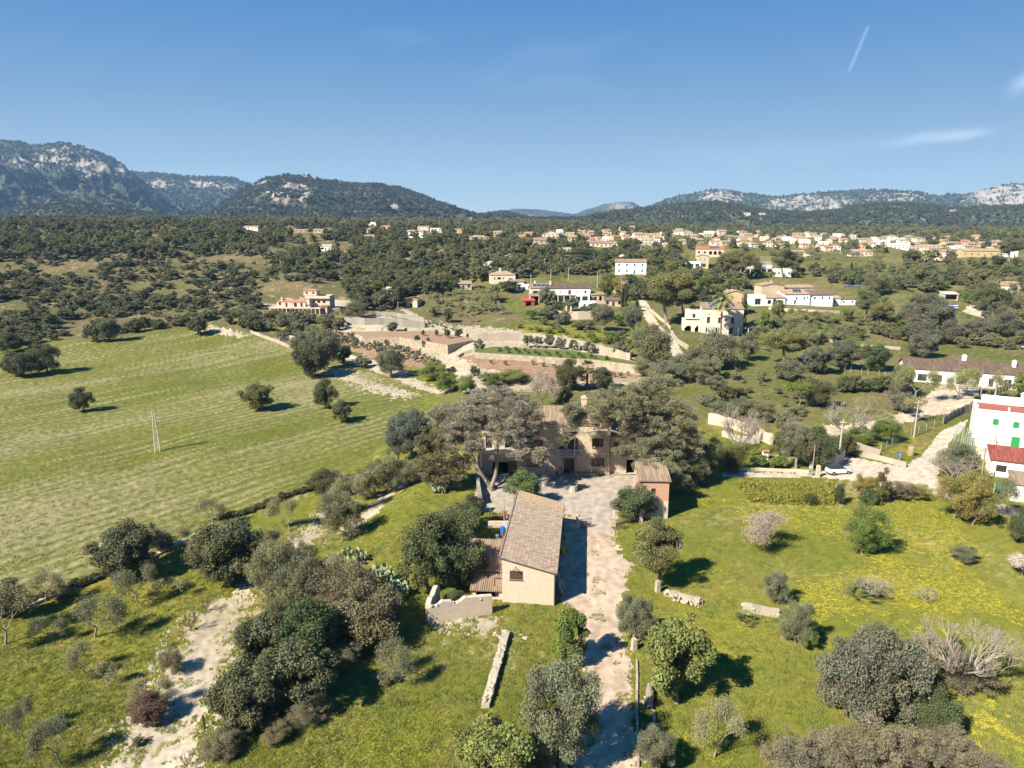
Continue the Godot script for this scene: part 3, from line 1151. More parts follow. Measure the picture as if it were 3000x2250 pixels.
func big_pine(trunk_u: float, trunk_v: float, crown: Array, fork: Array, leaf: String, sd: int, label: String) -> void:
	# crown: [u, v, half width, half height, metres towards the eye] foliage masses; fork: points that limbs pass through
	var base := ground(trunk_u, trunk_v)
	var k := px(base)
	var t := thing("pine_tree", base, 0.0, label, "tree")
	var m := MB.new()
	var r := RandomNumberGenerator.new()
	r.seed = sd
	var local := func(u: float, v: float, z: float) -> Vector3: return away(u, v, -(base.z) - z) - base
	m.tube(Vector3(0, -0.3, 0), Vector3(0, 0.5, 0), 0.85, 0.6, 9)
	for f in fork:
		var prev := Vector3(0, 0.4, 0)
		var rad: float = f[0]
		for i in range(1, f.size()):
			var q: Vector3 = local.call(f[i][0], f[i][1], f[i][2])
			var mid := prev.lerp(q, 0.5) + unit(r) * 0.25
			m.tube(prev, mid, rad, rad * 0.9, 7)
			m.tube(mid, q, rad * 0.9, rad * 0.78, 7)
			rad *= 0.78
			if i > 1:
				for w in 3:
					var tips := []
					limb(m, r, q, (q - prev + unit(r) * 2.0).normalized(), 1.8, rad * 0.45, 3, tips, 0.1, 0.8)
			prev = q
	part("trunk", m.mesh(M.bark_grey), t)
	var c := MB.new()
	var twigs := MB.new()
	for e in crown:
		var o: Vector3 = local.call(e[0], e[1], e[4])
		var rx: float = e[2] * k
		var ry: float = e[3] * k
		var sub := int(16 + rx * ry * 8.0)
		for s in sub:
			var q := unit(r) * pow(r.randf(), 0.45)
			var cc := o + q * Vector3(rx, ry, rx * 0.8)
			var rc := r.randf_range(0.35, 0.85)
			var tone := r.randf_range(0.55, 0.95)
			var warm := r.randf_range(-0.07, 0.10)
			for i in int(270 * rc):
				var d := unit(r)
				var p := cc + d * rc * pow(r.randf(), 0.4) * Vector3(1, 0.55, 1)
				var nd := (d + unit(r) * 0.7 + Vector3.UP * 0.5).normalized()
				var sd2 := nd.cross(unit(r)).normalized()
				var g := tone * r.randf_range(0.8, 1.05)
				c.col = Color(clampf(g * (1.0 + warm), 0, 1), clampf(g, 0, 1), clampf(g * (1.0 - warm), 0, 1))
				var l := r.randf_range(0.14, 0.26)
				c.tri(p - sd2 * 0.045, p + sd2 * 0.045, p + nd * l)
			if s % 2 == 0:
				twigs.tube(o.lerp(cc, 0.2), cc, 0.035, 0.015, 3)
	part("crown", c.mesh(null), t, M[leaf])
	part("twig", twigs.mesh(null), t, M.bark_grey).set_meta("kind", "stuff")


# ---------------------------------------------------------------- buildings
func wall_face(m: MB, o: Vector3, r: Vector3, w: float, h: float, holes: Array, depth := 0.28) -> void:
	# a wall seen from outside: o bottom-left corner, r along the wall; holes [x, y, w, h] with reveals
	var inn := Vector3.UP.cross(r) * depth
	var xs := [0.0, w]
	var ys := [0.0, h]
	for e in holes:
		xs.append_array([e[0], e[0] + e[2]])
		ys.append_array([e[1], e[1] + e[3]])
	xs.sort()
	ys.sort()
	for i in xs.size() - 1:
		for j in ys.size() - 1:
			if xs[i + 1] - xs[i] < 0.001 or ys[j + 1] - ys[j] < 0.001:
				continue
			var mx: float = (xs[i] + xs[i + 1]) * 0.5
			var my: float = (ys[j] + ys[j + 1]) * 0.5
			var open := false
			for e in holes:
				if mx > e[0] and mx < e[0] + e[2] and my > e[1] and my < e[1] + e[3]:
					open = true
			if not open:
				m.quad(o + r * xs[i] + Vector3.UP * ys[j], o + r * xs[i + 1] + Vector3.UP * ys[j], o + r * xs[i + 1] + Vector3.UP * ys[j + 1], o + r * xs[i] + Vector3.UP * ys[j + 1])
	for e in holes:
		var a: Vector3 = o + r * e[0] + Vector3.UP * e[1]
		var b: Vector3 = a + r * e[2]
		var c: Vector3 = b + Vector3.UP * e[3]
		var d: Vector3 = a + Vector3.UP * e[3]
		m.quad(a, b, b + inn, a + inn)
		m.quad(d, d + inn, c + inn, c)
		m.quad(a, a + inn, d + inn, d)
		m.quad(b, c, c + inn, b + inn)


func roof_slope(m: MB, el: Vector3, er: Vector3, rr: Vector3, rl: Vector3, ridged: bool, thick := 0.14, step := 0.24) -> void:
	# eave left, eave right, ridge right, ridge left, seen from outside
	var up := (er - el).cross(rl - el).normalized()
	var r := RandomNumberGenerator.new()
	r.seed = int(absf(el.x * 13.0 + er.z * 7.0 + rl.y * 31.0) * 10.0)
	var b := -up * thick
	m.col = Color(0.8, 0.8, 0.8)
	m.quad(el + b, er + b, er, el)
	m.quad(er + b, rr + b, rr, er)
	m.quad(rl + b, el + b, el, rl)
	m.quad(rr + b, rl + b, rl, rr)
	m.quad(el + b, rl + b, rr + b, er + b)
	if not ridged:
		m.col = Color(0.9, 0.9, 0.9)
		m.quad(el, er, rr, rl)
		return
	var n := maxi(2, int((er - el).length() / step))
	var rows := maxi(2, int((rl - el).length() / 1.4))
	for i in n:
		var t0 := float(i) / n
		var t1 := float(i + 1) / n
		var tm := (t0 + t1) * 0.5
		var e0 := el.lerp(er, t0)
		var e1 := el.lerp(er, t1)
		var em := el.lerp(er, tm) + up * 0.075
		var r0 := rl.lerp(rr, t0)
		var r1 := rl.lerp(rr, t1)
		var rm := rl.lerp(rr, tm) + up * 0.075
		for j in rows:
			var a := float(j) / rows
			var c := float(j + 1) / rows
			var g := r.randf_range(0.62, 1.0)
			m.col = Color(g, g * r.randf_range(0.93, 1.0), g * r.randf_range(0.86, 1.0))
			m.quad(e0.lerp(r0, a), em.lerp(rm, a), em.lerp(rm, c), e0.lerp(r0, c))
			m.quad(em.lerp(rm, a), e1.lerp(r1, a), e1.lerp(r1, c), em.lerp(rm, c))
			if j == 0:
				m.tri(e0, e1, em)


func opening(parent: Node, kind: String, o: Vector3, r: Vector3, e: Array, small: bool) -> void:
	# e: [x, y, w, h, kind, material]; a window or door set back into its wall opening
	var out := Vector3.UP.cross(r) * -1.0
	out = r.cross(Vector3.UP)
	var c: Vector3 = o + r * (e[0] + e[2] * 0.5) + Vector3.UP * (e[1] + e[3] * 0.5)
	var b := Basis(r, Vector3.UP, out)
	var w: float = e[2]
	var h: float = e[3]
	var painted: Material = M[e[5]] if e.size() > 5 else M.wood_brown
	if kind == "shut" or kind == "door":
		# boards: a shuttered window or a closed door
		var m := MB.new()
		var n := maxi(2, int(w / 0.45))
		for i in n:
			var x := -w * 0.5 + w * (i + 0.5) / n
			m.box(c - out * 0.1 + r * x, Vector3(w / n - 0.03, h - 0.02, 0.06), b)
		m.box(c - out * 0.15, Vector3(w, h, 0.04), b)
		part("door" if kind == "door" else "shutter", m.mesh(painted), parent)
		return
	if kind == "dark":
		return
	var f := MB.new()
	var t := 0.07 if not small else 0.1
	f.box(c - out * 0.16 + r * (w * 0.5 - t * 0.5), Vector3(t, h, 0.08), b)
	f.box(c - out * 0.16 - r * (w * 0.5 - t * 0.5), Vector3(t, h, 0.08), b)
	f.box(c - out * 0.16 + Vector3.UP * (h * 0.5 - t * 0.5), Vector3(w - t * 2.0, t, 0.08), b)
	f.box(c - out * 0.16 - Vector3.UP * (h * 0.5 - t * 0.5), Vector3(w - t * 2.0, t, 0.08), b)
	if w > 0.8:
		f.box(c - out * 0.162, Vector3(0.06, h - t * 2.0, 0.06), b)
	var win := part("window", f.mesh(painted), parent)
	var g := MB.new()
	g.box(c - out * 0.19, Vector3(w - 0.02, h - 0.02, 0.015), b)
	part("pane", g.mesh(M.glass), win)
	if kind == "shutters":
		for s in [-1.0, 1.0]:
			var q := MB.new()
			var ctr: Vector3 = c + r * s * (w * 0.75 + 0.03) + out * 0.04
			q.box(ctr, Vector3(w * 0.5, h, 0.05), b)
			for k in 5:
				q.box(ctr + Vector3.UP * h * (k - 2) * 0.18 + out * 0.035, Vector3(w * 0.4, h * 0.1, 0.02), b)
			part("shutter", q.mesh(painted), parent)


func block(t: Node3D, x: float, y: float, z: float, w: float, h: float, dep: float, wall: String, roof: String, tiles: String, front: Array, left: Array = [], right: Array = [], rise := -1.0, small := false, over := 0.28) -> void:
	# x, y, z: middle of the front wall's foot; the block reaches back along -z
	var m := MB.new()
	var fl := Vector3(x - w * 0.5, y, z)
	var fr := Vector3(x + w * 0.5, y, z)
	var bl := fl + Vector3(0, 0, -dep)
	var br := fr + Vector3(0, 0, -dep)
	var sink := Vector3(0, -1.2, 0)
	wall_face(m, fl, Vector3.RIGHT, w, h, front)
	wall_face(m, fr, Vector3(0, 0, -1), dep, h, right)
	wall_face(m, br, Vector3.LEFT, w, h, [])
	wall_face(m, bl, Vector3(0, 0, 1), dep, h, left)
	if y < 0.01:
		m.quad(fl + sink, fr + sink, fr, fl)
		m.quad(fr + sink, br + sink, br, fr)
		m.quad(br + sink, bl + sink, bl, br)
		m.quad(bl + sink, fl + sink, fl, bl)
	var up := Vector3(0, h, 0)
	var ri := rise
	if ri < 0:
		ri = dep * 0.5 * 0.38 if roof != "gablez" else w * 0.5 * 0.38
	var rf := MB.new()
	var ridged := not small
	var ox := Vector3(over, 0, 0)
	match roof:
		"gable":
			var pl := (fl + bl) * 0.5 + up + Vector3(0, ri, 0)
			var pr := (fr + br) * 0.5 + up + Vector3(0, ri, 0)
			m.tri(bl + up, fl + up, pl)
			m.tri(fr + up, br + up, pr)
			var dn := Vector3(0, -ri * over / (dep * 0.5), over)
			var lift := Vector3(0, 0.16, 0)
			roof_slope(rf, fl + up - ox + dn + lift, fr + up + ox + dn + lift, pr + ox + lift, pl - ox + lift, ridged)
			dn.z = -dn.z
			roof_slope(rf, br + up + ox + dn + lift, bl + up - ox + dn + lift, pl - ox + lift, pr + ox + lift, ridged)
		"gablez":
			var pf := (fl + fr) * 0.5 + up + Vector3(0, ri, 0)
			var pb := (bl + br) * 0.5 + up + Vector3(0, ri, 0)
			m.tri(fl + up, fr + up, pf)
			m.tri(br + up, bl + up, pb)
			var oz := Vector3(0, 0, over)
			var dn := Vector3(over, -ri * over / (w * 0.5), 0)
			var lift := Vector3(0, 0.16, 0)
			roof_slope(rf, fr + up + dn + oz + lift, br + up + dn - oz + lift, pb - oz + lift, pf + oz + lift, ridged)
			dn.x = -dn.x
			roof_slope(rf, bl + up + dn - oz + lift, fl + up + dn + oz + lift, pf + oz + lift, pb - oz + lift, ridged)
		"shed":
			# high at the back
			var hb := up + Vector3(0, ri, 0)
			m.tri(bl + up, fl + up, bl + hb)
			m.tri(fr + up, br + up, br + hb)
			m.quad(br + up, bl + up, bl + hb, br + hb)
			var dn := Vector3(0, -ri * over / dep, over)
			var lift := Vector3(0, 0.15, 0)
			roof_slope(rf, fl + up - ox + dn + lift, fr + up + ox + dn + lift, br + hb + ox + lift, bl + hb - ox + lift, ridged)
		"shedr":
			# high on the left, falling to the right
			var hl := up + Vector3(0, ri, 0)
			m.tri(fl + up, fr + up, fl + hl)
			m.tri(br + up, bl + up, bl + hl)
			m.quad(bl + up, fl + up, fl + hl, bl + hl)
			var oz := Vector3(0, 0, over)
			var lift := Vector3(0, 0.15, 0)
			roof_slope(rf, fr + up + oz + lift + Vector3(over, -ri * over / w, 0), br + up - oz + lift + Vector3(over, -ri * over / w, 0), bl + hl - oz + lift, fl + hl + oz + lift, ridged)
		"hip":
			var rise2 := Vector3(0, ri, 0)
			var run := minf(dep * 0.5, w * 0.45)
			var pl := (fl + bl) * 0.5 + up + rise2 + Vector3(run, 0, 0)
			var pr := (fr + br) * 0.5 + up + rise2 - Vector3(run, 0, 0)
			var lift := Vector3(0, 0.1, 0)
			var a := fl + up + Vector3(-over, 0, over) + lift
			var b := fr + up + Vector3(over, 0, over) + lift
			var c := br + up + Vector3(over, 0, -over) + lift
			var d := bl + up + Vector3(-over, 0, -over) + lift
			rf.quad(a, b, pr, pl)
			rf.tri(b, c, pr)
			rf.quad(c, d, pl, pr)
			rf.tri(d, a, pl)
			rf.quad(a, d, c, b)
		_:
			# flat roof behind a parapet
			var q := MB.new()
			var pt := 0.22
			var ph := 0.45
			q.box(Vector3(x, y + h + ph * 0.5, z - pt * 0.5), Vector3(w, ph, pt))
			q.box(Vector3(x, y + h + ph * 0.5, z - dep + pt * 0.5), Vector3(w, ph, pt))
			q.box(Vector3(x - w * 0.5 + pt * 0.5, y + h + ph * 0.5, z - dep * 0.5), Vector3(pt, ph, dep - pt * 2.0))
			q.box(Vector3(x + w * 0.5 - pt * 0.5, y + h + ph * 0.5, z - dep * 0.5), Vector3(pt, ph, dep - pt * 2.0))
			part("parapet", q.mesh(M[wall]), t)
			rf.box(Vector3(x, y + h - 0.06, z - dep * 0.5), Vector3(w - pt * 2.0 - 0.02, 0.1, dep - pt * 2.0 - 0.02))
	part("wall", m.mesh(M[wall]), t)
	if rf.v.size():
		part("roof", rf.mesh(M[tiles]), t)
	for e in front:
		opening(t, e[4], fl, Vector3.RIGHT, e, small)
	for e in right:
		opening(t, e[4], fr, Vector3(0, 0, -1), e, small)
	for e in left:
		opening(t, e[4], bl, Vector3(0, 0, 1), e, small)


func chimney(t: Node3D, at: Vector3, w := 0.7, h := 1.5, wall := "plaster") -> void:
	var m := MB.new()
	m.box(at + Vector3(0, h * 0.5 - 0.5, 0), Vector3(w, h + 1.0, w))
	m.box(at + Vector3(0, h + 0.06, 0), Vector3(w * 1.25, 0.12, w * 1.25))
	m.box(at + Vector3(0, h + 0.26, 0), Vector3(w * 0.7, 0.28, w * 0.7))
	part("chimney", m.mesh(M[wall]), t)


func windows(w: float, storeys: int, h: float, n: int, ww: float, wh: float, kind := "window", paint := "wood_brown", door := -1) -> Array:
	var out := []
	var sh := h / storeys
	for s in storeys:
		for i in n:
			var x := w * (i + 0.5) / n
			if s == 0 and i == door:
				out.append([x - 0.55, 0.03, 1.1, minf(2.1, sh * 0.8), "door", paint])
			else:
				out.append([x - ww * 0.5, s * sh + sh * 0.36, ww, minf(wh, sh * 0.5), kind, paint])
	return out


func house(u: float, v: float, wpx: float, hpx: float, dep: float, turn: float, wall: String, roof: String, tiles: String, storeys: int, n: int, label: String, group := "", kind := "window", paint := "wood_brown", chim := false) -> Node3D:
	var p := ground(u, v)
	var k := px(p)
	var w := wpx * k
	var h := hpx * k * 1.03
	var t := thing("house", p, deg_to_rad(turn), label, "house", group)
	var small := wpx < 40
	block(t, 0, 0, 0, w, h, dep, wall, roof, tiles, windows(w, storeys, h, n, minf(1.1, w / n * 0.5), 1.3, kind, paint, n / 2), windows(dep, storeys, h, 2, 0.9, 1.2, kind, paint), windows(dep, storeys, h, 2, 0.9, 1.2, kind, paint), -1.0, small)
	if chim:
		chimney(t, Vector3(-w * 0.2, h + 0.6, -dep * 0.5), 0.7, 1.4, wall)
	keep_out.append(Rect2(u - wpx * 0.5 - 2, v - 3, wpx + 4, 16))
	return t


func stones(t: Node3D, a: Vector3, b: Vector3, w: float, h: float, count: int, size: float, sd: int, material := "stone") -> void:
	# loose stones heaped along a line
	if not protos.has("stone0"):
		for k in 4:
			var m := MB.new()
			var r0 := RandomNumberGenerator.new()
			r0.seed = 90 + k
			var ring := []
			for j in 3:
				var row := []
				for i in 6:
					var an := TAU * i / 6.0 + j * 0.4
					var rad: float = [0.5, 0.55, 0.34][j] * r0.randf_range(0.8, 1.15)
					row.append(Vector3(cos(an) * rad, [-0.4, 0.05, 0.4][j] + r0.randf_range(-0.06, 0.06), sin(an) * rad))
				ring.append(row)
			for j in 2:
				for i in 6:
					m.quad(ring[j][(i + 1) % 6], ring[j][i], ring[j + 1][i], ring[j + 1][(i + 1) % 6])
			for i in 6:
				m.tri(ring[2][i], Vector3(0, 0.46, 0), ring[2][(i + 1) % 6])
			protos["stone%d" % k] = [m.mesh(M.stone), null]
	var r := RandomNumberGenerator.new()
	r.seed = sd
	var side := (b - a).cross(Vector3.UP).normalized()
	for i in count:
		var q := a.lerp(b, r.randf()) + side * r.randf_range(-0.5, 0.5) * w
		var o := part("stone", protos["stone%d" % (r.randi() % 4)][0], t, M[material])
		var s := size * r.randf_range(0.6, 1.4)
		o.transform = Transform3D(Basis(unit(r), r.randf() * 0.6) * Basis(Vector3.UP, r.randf() * TAU) * Basis.from_scale(Vector3(s * r.randf_range(0.8, 1.4), s * 0.75, s)), q + Vector3(0, h * r.randf(), 0))


func wall_line(called: String, pts: Array, h: float, thick: float, material: String, label: String, category := "wall", group := "", rough := 0.12, step := 1.6) -> Node3D:
	# a field wall standing on the ground along photograph points
	var w: Array[Vector3] = []
	for i in pts.size() / 2:
		w.append(ground(pts[i * 2], pts[i * 2 + 1]))
	return wall_run(called, w, h, thick, material, label, category, group, rough, step)


func wall_run(called: String, w: Array[Vector3], h: float, thick: float, material: String, label: String, category := "wall", group := "", rough := 0.12, step := 1.6) -> Node3D:
	var t := thing(called, w[0], 0.0, label, category, group)
	var m := MB.new()
	var r := RandomNumberGenerator.new()
	r.seed = int(absf(w[0].x * 10))
	var pts: Array[Vector3] = []
	var tops: Array[float] = []
	for i in w.size() - 1:
		var n := maxi(1, int((w[i + 1] - w[i]).length() / step))
		for j in n + (1 if i == w.size() - 2 else 0):
			var q := w[i].lerp(w[i + 1], float(j) / n)
			q.y = hgt(q.x, q.z)
			pts.append(q - w[0])
			tops.append(h * (1.0 + (n_warp.get_noise_2d(q.x * 1.5, q.z * 1.5) * 2.0 + r.randf_range(-0.25, 0.25)) * rough))
	for i in pts.size() - 1:
		var a := pts[i]
		var b := pts[i + 1]
		var s := (b - a).cross(Vector3.UP).normalized() * thick * 0.5
		var g := r.randf_range(0.75, 1.0)
		m.col = Color(g, g, g)
		var dn := Vector3(0, -0.6, 0)
		var ua := Vector3(0, tops[i], 0)
		var ub := Vector3(0, tops[i + 1], 0)
		m.quad(a + s + dn, b + s + dn, b + s + ub, a + s + ua)
		m.quad(b - s + dn, a - s + dn, a - s + ua, b - s + ub)
		m.quad(a + s + ua, b + s + ub, b - s + ub, a - s + ua)
		if i == 0:
			m.quad(a - s + dn, a + s + dn, a + s + ua, a - s + ua)
		if i == pts.size() - 2:
			m.quad(b + s + dn, b - s + dn, b - s + ub, b + s + ub)
	part("masonry", m.mesh(M[material]), t)
	return t


func terrace(called: String, pts: Array, h: float, top_mat: String, wall_mat: String, label: String) -> float:
	# a walled terrace: pts trace its upper surface; the ground below carries it
	var base := ground(pts[0], pts[1] + h / px(ground(pts[0], pts[1])))
	var y := base.y + h
	var w: Array[Vector3] = []
	for i in pts.size() / 2:
		w.append(level(pts[i * 2], pts[i * 2 + 1], y))
	var t := thing(called, Vector3(w[0].x, y, w[0].z), 0.0, label, "terrace")
	var flat := PackedVector2Array()
	for q in w:
		flat.append(Vector2(q.x - w[0].x, q.z - w[0].z))
	var m := MB.new()
	var tr := Geometry2D.triangulate_polygon(flat)
	for i in tr.size() / 3:
		var a := flat[tr[i * 3]]
		var b := flat[tr[i * 3 + 1]]
		var c := flat[tr[i * 3 + 2]]
		var va := Vector3(a.x, 0, a.y)
		var vb := Vector3(b.x, 0, b.y)
		var vc := Vector3(c.x, 0, c.y)
		if (vb - va).cross(vc - va).y > 0:
			m.tri(va, vb, vc)
		else:
			m.tri(va, vc, vb)
	m.col = Color(1, 1, 1)
	part("soil", m.mesh(M[top_mat]), t)
	var s := MB.new()
	var r := RandomNumberGenerator.new()
	r.seed = 5
	for i in w.size():
		var a := w[i] - w[0]
		var b := w[(i + 1) % w.size()] - w[0]
		var n := maxi(1, int((b - a).length() / 0.9))
		for j in n:
			var p := a.lerp(b, float(j) / n)
			var q := a.lerp(b, float(j + 1) / n)
			var rows := maxi(1, int(h / 0.6))
			for k in rows:
				var g := r.randf_range(0.68, 1.0)
				s.col = Color(g, g * r.randf_range(0.95, 1.0), g * r.randf_range(0.88, 1.0))
				var y0 := -h - 2.0 if k == 0 else -h + h * k / rows
				var y1 := -h + h * (k + 1) / rows + (0.12 if k == rows - 1 else 0.0)
				var o := (q - p).cross(Vector3.UP).normalized() * r.randf_range(0.0, 0.05)
				s.quad(p + o + Vector3(0, y0, 0), q + o + Vector3(0, y0, 0), q + o + Vector3(0, y1, 0), p + o + Vector3(0, y1, 0))
	part("stone_wall", s.mesh(M[wall_mat]), t)
	return y


func pylon(u: float, v: float, hpx: float, label: String, group := "", arms := 1) -> void:
	var p := ground(u, v)
	var k := px(p)
	var h := hpx * k
	var t := thing("lattice_pylon", p, 0.35, label, "pylon", group)
	var m := MB.new()
	var w0 := h * 0.055
	var w1 := h * 0.02
	var thin := maxf(0.08, k * 0.95)
	var n := 12
	for i in n:
		var a := float(i) / n
		var b := float(i + 1) / n
		var ra := lerpf(w0, w1, a)
		var rb := lerpf(w0, w1, b)
		for c in 4:
			var da := Vector3([1, -1, -1, 1][c], 0, [1, 1, -1, -1][c])
			var db := Vector3([-1, -1, 1, 1][c], 0, [1, -1, -1, 1][c])
			m.bar(da * ra + Vector3(0, h * a - (0.2 if i == 0 else 0.0), 0), da * rb + Vector3(0, h * b, 0), thin, thin)
			if i % 2 == 0:
				m.bar(da * ra + Vector3(0, h * a, 0), db * rb + Vector3(0, h * b, 0), thin * 0.7, thin * 0.7)
			else:
				m.bar(db * ra + Vector3(0, h * a, 0), da * rb + Vector3(0, h * b, 0), thin * 0.7, thin * 0.7)
	part("mast", m.mesh(M.galvanised), t)
	for i in arms:
		var c := MB.new()
		c.bar(Vector3(-h * 0.11, h * (0.87 - i * 0.1), 0), Vector3(h * 0.11, h * (0.87 - i * 0.1), 0), thin, thin)
		for e in [-0.1, 0.1]:
			c.tube(Vector3(h * e, h * (0.87 - i * 0.1), 0), Vector3(h * e, h * (0.84 - i * 0.1), 0), 0.08, 0.06, 5)
		part("crossarm", c.mesh(M.galvanised), t)


func pole(u: float, v: float, hpx: float, label: String, thick := 0.13, arm := true, mt := "pole", group := "") -> Vector3:
	var p := ground(u, v)
	var k := px(p)
	var h := hpx * k * 1.04
	var t := thing("utility_pole", p, 0.0, label, "pole", group)
	var m := MB.new()
	var th := maxf(thick, k * 0.7)
	m.tube(Vector3(0, -0.4, 0), Vector3(0, h, 0), th * 1.25, th * 0.8, 8, true)
	part("shaft", m.mesh(M[mt]), t)
	if arm:
		var a := MB.new()
		a.bar(Vector3(-0.6, h - 0.35, th), Vector3(0.6, h - 0.35, th), 0.09, 0.09)
		for e in [-0.5, 0.0, 0.5]:
			a.tube(Vector3(e, h - 0.3, th), Vector3(e, h - 0.1, th), 0.05, 0.03, 5, true)
		part("crossarm", a.mesh(M.galvanised), t)
	return p + Vector3(0, h - 0.2, 0)


func cable(a: Vector3, b: Vector3, sag: float, label: String) -> void:
	var m := MB.new()
	var n := 14
	var prev := Vector3.ZERO
	for i in n:
		var t := float(i + 1) / n
		var q := (b - a) * t - Vector3(0, sag * 4.0 * t * (1.0 - t), 0)
		m.tube(prev, q, 0.018, 0.018, 3)
		prev = q
	var o := part("overhead_cable", m.mesh(M.iron), self)
	o.position = a
	tag(o, label, "cable", "overhead cables")


func solar(t: Node3D, c: Vector3, b: Basis, nx: int, ny: int, pw: float, ph: float) -> void:
	var m := MB.new()
	m.box(Vector3.ZERO, Vector3(pw, 0.05, ph))
	var fr := MB.new()
	for s in [-1.0, 1.0]:
		fr.box(Vector3(s * (pw * 0.5 + 0.02), 0.005, 0), Vector3(0.04, 0.07, ph + 0.08))
		fr.box(Vector3(0, 0.005, s * (ph * 0.5 + 0.02)), Vector3(pw, 0.07, 0.04))
	var pm := m.mesh(M.solar)
	var fm := fr.mesh(M.galvanised)
	for i in nx:
		for j in ny:
			var o := part("solar_panel", pm, t)
			o.transform = Transform3D(b, c + b.x * (i - (nx - 1) * 0.5) * (pw + 0.06) + b.z * (j - (ny - 1) * 0.5) * (ph + 0.06))
			part("panel_frame", fm, o)


func drum(at: Vector3, r: float, h: float, material: String, called: String, label: String, group := "") -> void:
	var t := thing(called, at, 0.0, label, "barrel", group)
	var m := MB.new()
	var prof := [[0.0, 0.92], [0.04, 1.0], [0.3, 1.0], [0.33, 1.05], [0.37, 1.0], [0.63, 1.0], [0.66, 1.05], [0.7, 1.0], [0.96, 1.0], [1.0, 0.93]]
	for i in prof.size() - 1:
		m.tube(Vector3(0, prof[i][0] * h, 0), Vector3(0, prof[i + 1][0] * h, 0), prof[i][1] * r, prof[i + 1][1] * r, 16)
	part("body", m.mesh(M[material]), t)
	var l := MB.new()
	l.tube(Vector3(0, h * 0.97, 0), Vector3(0, h * 0.985, 0), r * 0.92, r * 0.9, 16, true)
	part("lid", l.mesh(M[material]), t)


